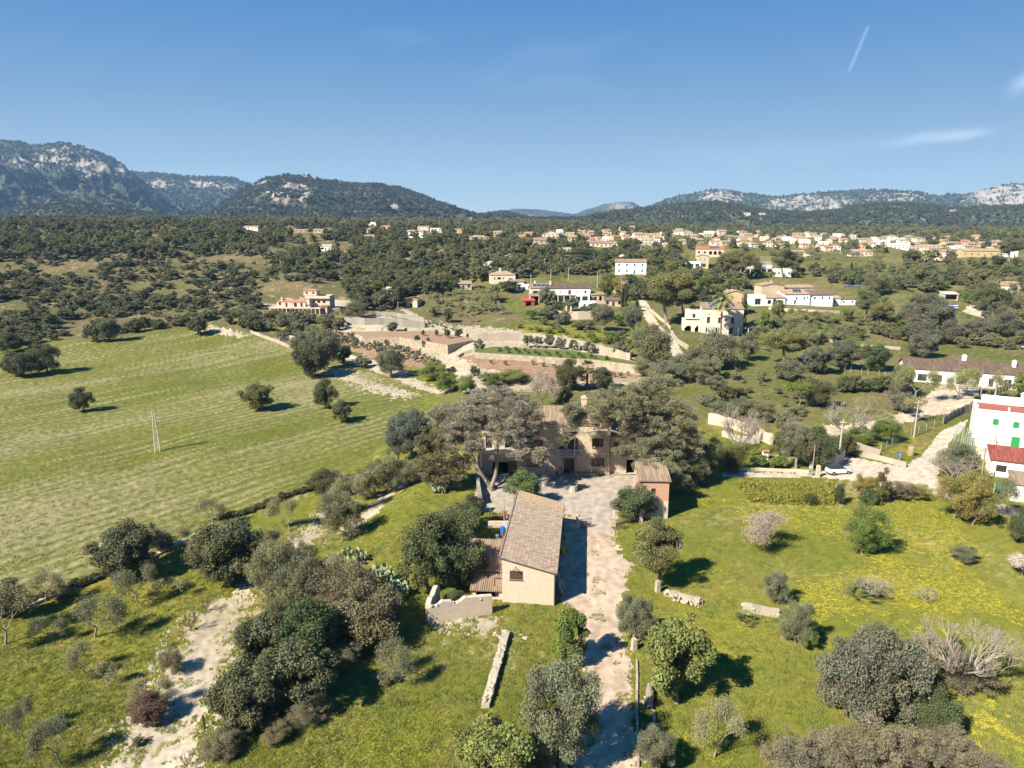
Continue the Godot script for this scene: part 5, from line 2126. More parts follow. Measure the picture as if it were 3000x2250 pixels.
	for k in 5:
		var b := MB.new()
		b.bar(Vector3(0, 0.25 + k * 0.22, 0), fb - fa + Vector3(0, 0.25 + k * 0.22, 0), 0.025, 0.025)
		part("wire", b.mesh(M.iron), fn)
	# small tower-like outbuilding under the right-hand pine
	var o := thing("outbuilding", Vector3(20.4, 0, -95.6), deg_to_rad(-3), "small two-storey outbuilding with peeling pink plaster under the pine", "outbuilding")
	block(o, 0, 0, 0, 4.1, 2.3, 5.0, "plaster", "none", "tile", [[2.3, 1.3, 0.35, 0.45, "dark"]], [], [[1.5, 0.05, 0.9, 2.0, "door", "wood_grey"]])
	block(o, 0, 2.72, 0.0, 4.1, 3.0, 5.0, "pink", "shed", "tile", [[1.6, 0.9, 0.65, 0.95, "window", "wood_dark"]], [], [[2.0, 0.8, 0.6, 0.8, "dark"]], 0.9)
	# retaining wall of the courtyard's left side
	wall_line("courtyard_wall", [1038, 1092, 1033, 1058, 1031, 1030, 1030, 1012], 1.5, 0.5, "stone_grey", "narrow stone parapet along the courtyard's edge by the forked pine")
	wall_line("retaining_wall", [1018, 1120, 1028, 1090], 1.6, 0.6, "stone", "broken rubble wall between the carob tree and the courtyard")
	# dry stone remains in the meadows
	var a1 := ground(1048, 1531)
	var a2 := ground(1094, 1372)
	var w1: Array[Vector3] = [a1, a1.lerp(a2, 0.5), a2]
	var lw := wall_run("field_wall", w1, 0.55, 0.75, "stone", "long low dry stone wall across the meadow in front of the barn", "wall", "", 0.2, 0.8)
	stones(lw, Vector3(0, 0.45, 0), a2 - a1 + Vector3(0, 0.45, 0), 0.7, 0.1, 120, 0.26, 31)
	var b1 := ground(1436, 1284)
	var b2 := ground(1512, 1306)
	var w3: Array[Vector3] = [b1, b2]
	var rb := wall_run("rubble_wall", w3, 0.6, 0.6, "stone", "tumbled white rubble wall beside the young pine", "wall", "", 0.3, 0.6)
	stones(rb, Vector3(0, 0.1, 0.2), b2 - b1 + Vector3(0, 0.0, 0.4), 1.4, 0.5, 60, 0.33, 32)
	var c1 := ground(1604, 1318)
	var c2 := ground(1682, 1332)
	var w4: Array[Vector3] = [c1, c2]
	var cb := wall_run("rubble_wall", w4, 0.75, 0.8, "stone", "white stone slab wall behind the dwarf palm", "wall", "", 0.15, 0.8)
	stones(cb, Vector3(0, 0.5, 0), c2 - c1 + Vector3(0, 0.3, 0), 0.8, 0.2, 34, 0.34, 33)
	for e in [[1420, 1279, 1.5, "leaning stone pillar at the foot of the young pine"], [1369, 1404, 1.3, "square stone pillar under the grey olive beside the track"]]:
		var g := thing("stone_pillar", ground(e[0], e[1]), 0.3, e[3], "pillar")
		for i in 4:
			var b := MB.new()
			b.box(Vector3(0.02 * (i % 2), e[2] * (i + 0.5) / 4.0 - 0.05, 0), Vector3(0.5 - 0.02 * i, e[2] / 4.0 - 0.01, 0.5 - 0.03 * (i % 2)))
			part("stone_block", b.mesh(M.stone), g)
	wall_line("track_kerb", [1375, 1428, 1376, 1470, 1375, 1520, 1377, 1570, 1378, 1659], 0.22, 0.2, "stone", "thin stone edging beside the dirt track", "kerb", "", 0.3, 0.7)
	wall_line("stone_edging", [1412, 1540, 1414, 1600, 1413, 1640], 0.3, 0.25, "stone_grey", "short mossy stone edging below the fallen trunk", "kerb", "", 0.3, 0.7)
	# fallen trunk
	var ft := thing("fallen_trunk", ground(1398, 1515), 0.0, "split grey fallen trunk lying beside the leafy carob", "log")
	var fm := MB.new()
	fm.tube(Vector3(0, 0.25, 1.3), Vector3(0.3, 0.35, -0.4), 0.25, 0.42, 8, true)
	fm.tube(Vector3(0.3, 0.35, -0.4), Vector3(0.5, 0.5, -1.7), 0.42, 0.2, 8, true)
	fm.tube(Vector3(0.2, 0.3, 0.2), Vector3(-0.5, 0.2, 1.0), 0.3, 0.12, 7, true)
	part("bole", fm.mesh(M.bark_grey), ft)
	for e in [[1393, 1507], [1390, 1518], [1396, 1522], [1374, 1474], [1243, 1420], [1232, 1412]]:
		var s := thing("loose_stone", ground(e[0], e[1]), 0.0, "single pale stone lying beside the dirt track", "stone", "loose stones by the track")
		stones(s, Vector3.ZERO, Vector3(0.05, 0, 0), 0.0, 0.05, 1, 0.42, int(e[0]))
	# old fence posts along the chalk path
	for e in [[517, 1380, 24, 0.3], [443, 1575, 32, 0.12], [474, 1484, 20, 0.0]]:
		var p0 := ground(e[0], e[1])
		var k := px(p0)
		var g := thing("fence_post", p0, 0.0, "weathered wooden post at the edge of the chalk path", "post", "old posts along the chalk path")
		var b := MB.new()
		b.tube(Vector3(0, -0.3, 0), Vector3(-e[3] * 0.6, e[2] * k * 1.1, 0), 0.11, 0.09, 7, true)
		part("shaft", b.mesh(M.wood_dark), g)
	# concrete irrigation channel along the field
	wall_line("irrigation_channel", [56, 1312, 120, 1284, 218, 1246, 262, 1228], 0.35, 0.9, "concrete", "pale concrete irrigation channel along the lower edge of the field", "channel", "", 0.05, 1.5)
	wall_line("irrigation_channel", [330, 1205, 400, 1168, 452, 1143], 0.3, 0.7, "concrete", "short stretch of concrete channel behind the round carob", "channel", "", 0.05, 1.5)


# ---------------------------------------------------------------- houses of the middle distance
func left_villa() -> void:
	# terracotta roofed villa on a colonnaded terrace beyond the field
	var p := ground(642, 676)
	var k := px(p)
	var t := thing("villa", p, deg_to_rad(-4), "pink villa with orange tiled roofs on a colonnaded terrace beyond the field", "house")
	var m := MB.new()
	t.scale = Vector3.ONE * 0.86
	# terrace deck on stub columns
	m.box(Vector3(-1.0, 2.2, -3.0), Vector3(25, 0.35, 7.0))
	part("terrace_deck", m.mesh(M.beige), t)
	for i in 13:
		var c := MB.new()
		c.box(Vector3(-13.0 + i * 2.0, 0.7, 0.2), Vector3(0.45, 2.6, 0.45))
		part("column", c.mesh(M.beige), t)
	var bw := MB.new()
	bw.box(Vector3(-1.0, 0.6, -2.2), Vector3(24, 2.9, 0.3))
	part("basement_wall", bw.mesh(M.salmon), t)
	block(t, -6.2, 2.4, -3.2, 9.5, 2.5, 7.0, "salmon", "hip", "tile_orange", windows(9.5, 1, 2.5, 3, 1.2, 1.4, "window", "wood_dark", 1), [], [], 1.6)
	block(t, 1.6, 2.4, -1.6, 8.6, 2.6, 8.5, "salmon", "hip", "tile_orange", [[0.8, 0.3, 1.4, 1.9, "window", "wood_dark"], [4.0, 0.3, 1.0, 1.9, "window", "wood_dark"], [6.4, 0.3, 1.0, 1.9, "window", "wood_dark"]], [], [], 1.7)
	block(t, 8.5, 0.0, -4.6, 12.0, 7.2, 7.5, "salmon", "flat", "beige", [[1.2, 4.2, 1.4, 1.3, "window"], [3.6, 4.2, 1.4, 1.3, "window"], [6.0, 4.2, 1.4, 1.3, "window"], [8.6, 4.2, 1.4, 1.3, "window"], [1.2, 1.0, 1.6, 1.8, "window"], [6.2, 1.0, 1.6, 1.8, "window"]], [], windows(7.5, 2, 7.0, 2, 1.0, 1.3))
	block(t, 4.8, 7.66, -5.6, 6.4, 2.3, 5.0, "salmon", "hip", "tile_orange", windows(6.4, 1, 2.3, 2, 1.0, 1.0), [], [], 0.8)
	var sl := MB.new()
	sl.box(Vector3(8.5, 6.6, -4.4), Vector3(12.8, 0.25, 1.6))
	part("cornice", sl.mesh(M.beige), t)
	for e in [[-8.5, -4.0, 1.0], [5.2, -1.8, 1.4], [0.0, -6.0, 0.8]]:
		chimney(t, Vector3(e[0], 4.8, e[1]), e[2], 1.8, "salmon")
	block(t, 12.2, 0.0, -1.8, 3.4, 2.6, 2.7, "salmon", "shed", "tile_orange", [[0.6, 0.1, 2.0, 2.0, "dark"]], [], [], 0.5)
	wall_line("driveway_wall", [658, 680, 700, 676, 735, 672], 1.5, 0.3, "beige", "beige boundary wall of the pink villa's drive")
	keep_out.append(Rect2(560, 612, 190, 74))


func row_house() -> void:
	var p := ground(1225, 652)
	var k := px(p)
	var t := thing("terraced_house", p, deg_to_rad(2), "long cream and white house with solar panels and covered porches", "house")
	block(t, -11.5, 0, -3.0, 8.2, 5.6, 8.0, "cream", "gable", "tile", [[1.6, 3.2, 1.4, 1.3, "shutters", "wood_brown"], [5.8, 3.2, 0.9, 1.4, "shut", "ochre"], [1.4, 0.2, 2.4, 2.1, "dark"], [5.0, 0.2, 1.4, 2.1, "window"]], windows(8, 2, 5.6, 2, 0.9, 1.2), [], 1.7)
	block(t, 1.5, 0, -3.2, 17.8, 5.4, 8.0, "white", "gable", "tile_brown", [[1.4, 3.1, 0.8, 1.3, "shut", "ochre"], [4.4, 3.1, 0.8, 1.3, "shut", "ochre"], [8.2, 2.9, 1.2, 1.8, "window"], [11.8, 3.1, 0.8, 1.4, "shut", "ochre"], [15.2, 3.0, 0.9, 1.5, "window"], [2.0, 0.2, 2.4, 2.1, "window"], [6.4, 0.2, 2.4, 2.1, "window"]], [], windows(8, 2, 5.4, 2, 0.9, 1.2), 1.5)
	block(t, 6.8, 0, -0.6, 6.0, 2.8, 2.7, "white", "flat", "concrete", [[0.8, 0.2, 1.2, 2.0, "window", "teal_paint"], [2.8, 0.2, 2.4, 2.1, "window", "teal_paint"]])
	block(t, 13.6, 0, -2.0, 5.4, 2.7, 5.0, "beige", "shed", "tile", [[0.8, 0.3, 1.4, 1.7, "window"], [3.2, 0.2, 1.2, 2.0, "dark"]], [], [], 0.8)
	# porch roofs on posts
	var m := MB.new()
	roof_slope(m, Vector3(-16.6, 2.6, 0.8), Vector3(-7.6, 2.6, 0.8), Vector3(-7.6, 3.3, -2.9), Vector3(-16.6, 3.3, -2.9), true)
	part("porch_roof", m.mesh(M.tile), t)
	var m2 := MB.new()
	m2.box(Vector3(-1.6, 2.75, -1.2), Vector3(10.8, 0.16, 3.8))
	part("pergola_roof", m2.mesh(M.wood_grey), t)
	for x in [-16.2, -12.2, -8.0, -6.6, -4.0, -1.4, 1.2, 3.4]:
		var c := MB.new()
		c.box(Vector3(x, 1.2, 0.5), Vector3(0.25, 2.8, 0.25))
		part("porch_post", c.mesh(M.white), t)
	solar(t, Vector3(-10.9, 6.75, -4.9), Basis(Vector3.RIGHT, 0.40), 4, 2, 1.7, 1.0)
	chimney(t, Vector3(-6.8, 6.6, -6.4), 0.8, 1.5, "cream")
	chimney(t, Vector3(-13.5, 6.8, -7.2), 0.6, 1.2, "white")
	keep_out.append(Rect2(1140, 600, 170, 70))
	# outhouses below it
	var s := thing("red_roofed_shed", ground(1143, 662), 0.1, "small brick shed with a dark red metal roof beside the row house", "shed")
	block(s, 0, 0, 0, 4.6, 2.4, 3.6, "rust", "shed", "tarp_red", [[1.0, 0.1, 2.2, 1.9, "dark"]], [], [], 0.7)
	house(1263, 665, 48, 10, 5.0, 3, "white", "flat", "concrete", 1, 3, "low white annexe with a flat roof below the long row house", "", "window", "teal_paint")
	wall_line("garden_wall", [1185, 688, 1250, 690, 1330, 690], 3.0, 0.5, "beige", "tall pale garden wall below the long row house")
	var g := thing("garden_gate", ground(1228, 690) + Vector3(0, 3.0, 0.0), 0.0, "brown iron garden gate between two cream piers above the pale wall", "gate")
	for i in 5:
		var b := MB.new()
		b.box(Vector3(-0.5 + i * 0.25, 1.0, 0), Vector3(0.06, 1.9, 0.06))
		part("bar", b.mesh(M.iron), g)
	for x in [-0.9, 0.9]:
		var b := MB.new()
		b.box(Vector3(x, 1.0, 0), Vector3(0.5, 2.1, 0.5))
		part("pier", b.mesh(M.cream), g)


func stone_house() -> void:
	# cubic stone house with arches by the lane
	var p := ground(1556, 722)
	var t := thing("stone_house", p, deg_to_rad(-9), "cubic stone house with solar panels on its roof and an arched porch by the lane", "house")
	var h := 8.4
	t.scale = Vector3.ONE * 1.1
	var front := [[1.6, 3.6, 1.0, 2.1, "window", "wood_dark"], [5.2, 3.6, 0.9, 2.0, "window", "wood_dark"], [7.4, 4.6, 0.5, 0.6, "window", "wood_dark"], [9.3, 3.6, 1.0, 2.1, "window", "wood_dark"], [1.4, 0.5, 1.1, 1.5, "window", "wood_dark"], [4.6, 0.1, 1.2, 2.1, "dark"], [9.0, 0.1, 1.2, 2.2, "window", "wood_dark"], [2.1, 6.3, 0.4, 0.4, "dark"], [5.6, 6.3, 0.4, 0.4, "dark"], [9.5, 6.3, 0.4, 0.4, "dark"]]
	block(t, 0.4, 0, 0, 13.2, h, 9.5, "pale_stone", "shed", "tile", front, [[6.8, 3.4, 1.0, 1.9, "shut", "beige"], [2.2, 3.6, 0.9, 1.5, "window", "wood_dark"]], [], 1.0)
	solar(t, Vector3(-0.6, h + 0.86, -4.6), Basis(Vector3.RIGHT, 0.105), 6, 4, 1.05, 1.7)
	# lower wing with arches, on the lane side
	block(t, -9.1, 0, -1.4, 6.0, 3.8, 7.0, "pale_stone", "flat", "concrete", [[0.5, 0.05, 2.2, 2.5, "dark"], [3.9, 0.05, 1.2, 2.4, "dark"]], [[3.4, 0.7, 1.0, 1.6, "window", "wood_dark"], [5.2, 0.7, 0.5, 1.6, "window", "wood_dark"]], [])
	block(t, -8.6, 4.26, -4.6, 5.0, 2.6, 4.2, "pale_stone", "flat", "concrete", [[2.2, 0.4, 1.0, 1.4, "window", "wood_dark"]], [], [])
	for e in [[-10.3, 1.1], [-7.4, 0.6]]:
		var a := MB.new()
		for i in 10:
			var a0 := PI * i / 10.0
			var a1 := PI * (i + 1) / 10.0
			var c := Vector3(e[0], 1.75, -1.37)
			a.quad(c + Vector3(cos(a0) * e[1] * 0.85, sin(a0) * 0.7, 0), c + Vector3(cos(a0) * (e[1] + 0.3), sin(a0) * 1.15, 0), c + Vector3(cos(a1) * (e[1] + 0.3), sin(a1) * 1.15, 0), c + Vector3(cos(a1) * e[1] * 0.85, sin(a1) * 0.7, 0))
		part("arch", a.mesh(M.cream), t)
	# pergola over the terrace
	var pg := Node3D.new()
	pg.name = "pergola"
	t.add_child(pg)
	for i in 5:
		var b := MB.new()
		b.box(Vector3(-4.5 + i * 3.2, 1.3, 3.2), Vector3(0.18, 2.8, 0.18))
		part("post", b.mesh(M.white), pg)
	for i in 12:
		var b := MB.new()
		b.box(Vector3(-5.0 + i * 1.25, 2.75, 1.7), Vector3(0.1, 0.12, 3.6))
		part("rafter", b.mesh(M.wood_grey), pg)
	var be := MB.new()
	be.box(Vector3(1.8, 2.63, 3.2), Vector3(14.0, 0.12, 0.12))
	part("beam", be.mesh(M.wood_grey), pg)
	wall_line("lane_wall", [1450, 722, 1462, 740, 1486, 756], 1.4, 0.5, "stone", "pale stone wall along the lane below the stone house")
	wall_line("lane_wall", [1448, 712, 1440, 700, 1424, 690, 1404, 672, 1394, 654], 1.1, 0.4, "beige", "high beige wall along the far side of the lane")
	var so := thing("solar_array", ground(1627, 712), deg_to_rad(10), "tilted pair of dark solar panels in the stone house's garden", "solar panels")
	solar(so, Vector3(0, 1.0, 0), Basis(Vector3.RIGHT, 0.6), 2, 1, 1.4, 2.0)
	for x in [-1.0, 1.0]:
		var b := MB.new()
		b.bar(Vector3(x, -0.2, -0.5), Vector3(x, 1.5, -0.5), 0.08, 0.08)
		part("support", b.mesh(M.galvanised), so)
	keep_out.append(Rect2(1440, 655, 175, 85))


func white_finca() -> void:
	var p := ground(1705, 658)
	var t := thing("white_farmstead", p, deg_to_rad(4), "rambling white farmstead with arched porch and a tall beige barn behind", "house")
	block(t, -13.6, 0, 0, 5.6, 3.6, 6.0, "white", "flat", "concrete", [[1.0, 0.1, 2.6, 2.6, "window", "teal_paint"]])
	block(t, -6.4, 0, 0.6, 8.4, 3.0, 6.0, "white", "shed", "tile", [[0.6, 0.4, 1.6, 1.7, "dark"], [3.0, 0.3, 1.4, 2.2, "dark"], [5.4, 0.8, 2.0, 1.3, "dark"]], [], [], 1.0)
	block(t, 3.5, 0, 0, 11.0, 4.4, 8.0, "white", "shed", "tile", [[4.8, 2.0, 0.7, 1.3, "window", "teal_paint"], [8.2, 2.0, 0.7, 1.3, "shut", "teal_paint"], [4.0, 0.1, 0.9, 1.9, "door", "teal_paint"], [9.6, 2.6, 0.6, 0.8, "window"]], [], [], 1.2)
	block(t, 14.4, 0, -0.6, 10.6, 4.0, 8.0, "white", "shed", "tile_brown", [[2.0, 2.2, 0.9, 0.9, "window", "teal_paint"], [5.4, 2.2, 0.8, 1.2, "shut", "teal_paint"], [8.6, 2.0, 0.7, 1.2, "window", "teal_paint"]], [], windows(8, 1, 4.0, 2, 0.8, 1.0), 1.4)
	block(t, -4.2, 0, -8.0, 10.4, 7.4, 8.0, "beige", "gablez", "tile", [], [], [], 1.0)
	block(t, 8.4, 0, -8.8, 14.6, 6.4, 7.0, "beige", "shed", "tile", [], [], [], 0.6)
	solar(t, Vector3(4.4, 5.75, -3.6), Basis(Vector3.RIGHT, 0.42), 3, 1, 1.2, 2.0)
	chimney(t, Vector3(-4.6, 8.2, -9.5), 0.7, 1.3, "beige")
	keep_out.append(Rect2(1615, 602, 175, 58))
	var q := thing("white_cottage", ground(1812, 660), deg_to_rad(2), "low white cottage with a brown tiled roof beside the white farmstead", "house")
	block(q, -4.0, 0, 0, 9.4, 3.1, 6.0, "white", "gable", "tile", [[3.2, 0.1, 1.0, 2.0, "window", "teal_paint"], [6.4, 1.0, 0.8, 1.1, "window", "teal_paint"], [0.6, 0.4, 1.6, 1.8, "dark"]], [], [], 0.9)
	block(q, 5.6, 0, -0.4, 9.6, 2.8, 5.0, "white", "gable", "tile_brown", [[1.2, 1.0, 0.7, 1.0, "window"], [5.0, 1.0, 0.8, 1.0, "window"]], [], [], 0.7)
	keep_out.append(Rect2(1762, 630, 95, 32))
	var sa := thing("solar_array", ground(1840, 622), deg_to_rad(-6), "row of dark solar panels on the grass behind the white cottage", "solar panels")
	solar(sa, Vector3(0, 0.7, 0), Basis(Vector3.RIGHT, 0.55), 8, 1, 1.05, 1.8)
	for x in [-3.5, 0.0, 3.5]:
		var b := MB.new()
		b.bar(Vector3(x, -0.2, -0.5), Vector3(x, 1.1, -0.5), 0.08, 0.08)
		part("support", b.mesh(M.galvanised), sa)
	wall_line("boundary_wall", [1660, 668, 1760, 676, 1858, 676], 1.3, 0.4, "beige", "low pale wall below the white farmstead's garden")


func long_white_house() -> void:
	var p := ground(2130, 836)
	var t := thing("long_house", p, deg_to_rad(-20), "long low white house with a dark mottled tile roof and wide windows", "house")
	var w := 42.0
	block(t, 2.0, 0, 0, w, 3.7, 9.0, "white", "gable", "tile_brown", [[3.2, 0.45, 2.2, 1.9, "window", "teal_paint"], [6.6, 0.45, 2.3, 1.9, "window", "wood_grey"], [12.2, 0.2, 1.4, 2.1, "window", "wood_brown"], [16.4, 0.2, 0.9, 1.9, "window", "wood_brown"], [19.4, 0.1, 1.1, 2.2, "window", "wood_brown"], [22.8, 0.1, 1.7, 2.2, "window", "rail"], [26.0, 0.6, 1.9, 1.6, "shut", "wood_grey"], [30.4, 0.3, 1.5, 2.1, "window", "wood_brown"], [35, 0.3, 1.5, 2.1, "window"]], [[3.0, 1.0, 0.9, 1.2, "window"]], [], 1.9, false, 0.35)
	var c := MB.new()
	c.box(Vector3(2.0, 3.62, 0.05), Vector3(w + 0.1, 0.12, 0.2))
	part("eaves_band", c.mesh(M.blue_paint), t)
	chimney(t, Vector3(-4.6, 4.9, -5.2), 0.9, 2.0, "white")
	chimney(t, Vector3(6.2, 4.6, -3.2), 0.8, 1.9, "white")
	var pv := MB.new()
	pv.box(Vector3(2.0, 0.03, 1.0), Vector3(w - 2.0, 0.1, 1.9))
	part("paving", pv.mesh(M.concrete), t)
	keep_out.append(Rect2(1975, 755, 260, 90))


func green_door_house() -> void:
	var p := ground(2158, 968)
	var t := thing("green_shuttered_house", p, deg_to_rad(-29), "bright white cubic house with green shutters and a green door", "house")
	block(t, 0, 0, 0, 9.0, 6.7, 8.4, "white", "flat", "tile_red", [[2.9, 4.35, 0.95, 1.2, "shut", "green_paint"], [6.1, 4.2, 0.95, 1.2, "shut", "green_paint"], [6.2, 0.03, 1.35, 2.5, "door", "green_paint"]], [[2.5, 4.2, 0.9, 1.2, "shut", "green_paint"]])
	var tr := MB.new()
	for e in [[2.9, 4.35, 0.95, 1.2], [6.1, 4.2, 0.95, 1.2], [6.2, 0.0, 1.35, 2.53]]:
		var x: float = -4.5 + e[0]
		tr.box(Vector3(x - 0.11, e[1] + e[3] * 0.5, 0.01), Vector3(0.2, e[3], 0.06))
		tr.box(Vector3(x + e[2] + 0.11, e[1] + e[3] * 0.5, 0.01), Vector3(0.2, e[3], 0.06))
		tr.box(Vector3(x + e[2] * 0.5, e[1] + e[3] + 0.11, 0.01), Vector3(e[2] + 0.42, 0.22, 0.06))
	part("stone_surround", tr.mesh(M.cream), t)
	# roof terrace: raised back wall, piers and red tiled floor
	var b := MB.new()
	b.box(Vector3(0.6, 7.6, -8.3), Vector3(7.6, 1.5, 0.2))
	for x in [-4.38, 0.6, 4.38]:
		b.box(Vector3(x, 7.35, -0.12), Vector3(0.26, 1.25, 0.26))
	b.box(Vector3(-4.38, 7.35, -4.0), Vector3(0.26, 1.25, 0.26))
	part("roof_pier", b.mesh(M.white), t)
	chimney(t, Vector3(3.4, 7.9, -7.6), 0.7, 1.3, "white")
	# porch frame of rusty steel
	var f := thing("porch_frame", p + Vector3(-5.0, 0, 2.6).rotated(Vector3.UP, deg_to_rad(-29)), deg_to_rad(-29), "bare rusty steel porch frame in front of the white house", "porch frame")
	for e in [[0, 0], [4.0, 0], [0, 2.4], [4.0, 2.4]]:
		var m := MB.new()
		m.box(Vector3(e[0], 1.25, -e[1] + 1.2), Vector3(0.1, 2.7, 0.1))
		part("post", m.mesh(M.iron), f)
	for e in [[Vector3(0, 2.6, 1.2), Vector3(4, 2.6, 1.2)], [Vector3(0, 2.6, -1.2), Vector3(4, 2.6, -1.2)], [Vector3(0, 2.6, 1.2), Vector3(0, 2.6, -1.2)], [Vector3(4, 2.6, 1.2), Vector3(4, 2.6, -1.2)]]:
		var m := MB.new()
		m.bar(e[0], e[1], 0.09, 0.09)
		part("beam", m.mesh(M.iron), f)
	wall_line("balustrade", [2100, 984, 2134, 992], 1.0, 0.25, "cream", "low cream balustrade below the rusty porch frame", "wall", "", 0.02, 0.5)
	# neighbours: annexe with a bright red roof, garage at the corner
	var a := thing("red_roofed_annexe", ground(2184, 1034), deg_to_rad(-26), "white annexe with a bright red corrugated roof and an iron grille", "house")
	block(a, 1.5, 0, 0, 9.0, 2.9, 5.0, "white", "shed", "tile_red", [[0.7, 0.9, 1.5, 1.2, "window", "wood_dark"], [3.9, 0.5, 0.9, 0.5, "window", "blue_paint"], [6.2, 1.9, 1.1, 0.6, "window", "blue_paint"]], [], [], 1.1)
	var n := thing("tiled_neighbour", ground(2258, 996), deg_to_rad(-28), "cream house end with a clay tile roof beside the green-shuttered house", "house")
	block(n, 0.4, 0, -1.5, 6.0, 5.0, 7.0, "cream", "shed", "tile", [[0.6, 0.2, 1.2, 2.0, "window", "blue_paint"]], [], [], 1.2)
	var gh := thing("white_garage", ground(2220, 1086), deg_to_rad(-26), "small white outhouse with a clay tile roof at the roadside", "shed")
	block(gh, 0.6, 0, 0, 5.6, 2.7, 4.0, "white", "shed", "tile", [[1.6, 0.2, 1.2, 1.8, "door", "wood_grey"]], [], [], 0.8)
	var gs := thing("green_screen", ground(2146, 1066), deg_to_rad(-8), "green mesh screen along the garden fence by the road", "fence")
	for i in 5:
		var m := MB.new()
		m.box(Vector3(i * 1.4, 0.85, 0), Vector3(0.07, 1.9, 0.07))
		part("post", m.mesh(M.galvanised), gs)
	for i in 4:
		var m := MB.new()
		m.box(Vector3(0.7 + i * 1.4, 0.9, 0), Vector3(1.32, 1.6, 0.03))
		part("screen_panel", m.mesh(M.mesh_green), gs)
	keep_out.append(Rect2(2090, 860, 130, 230))


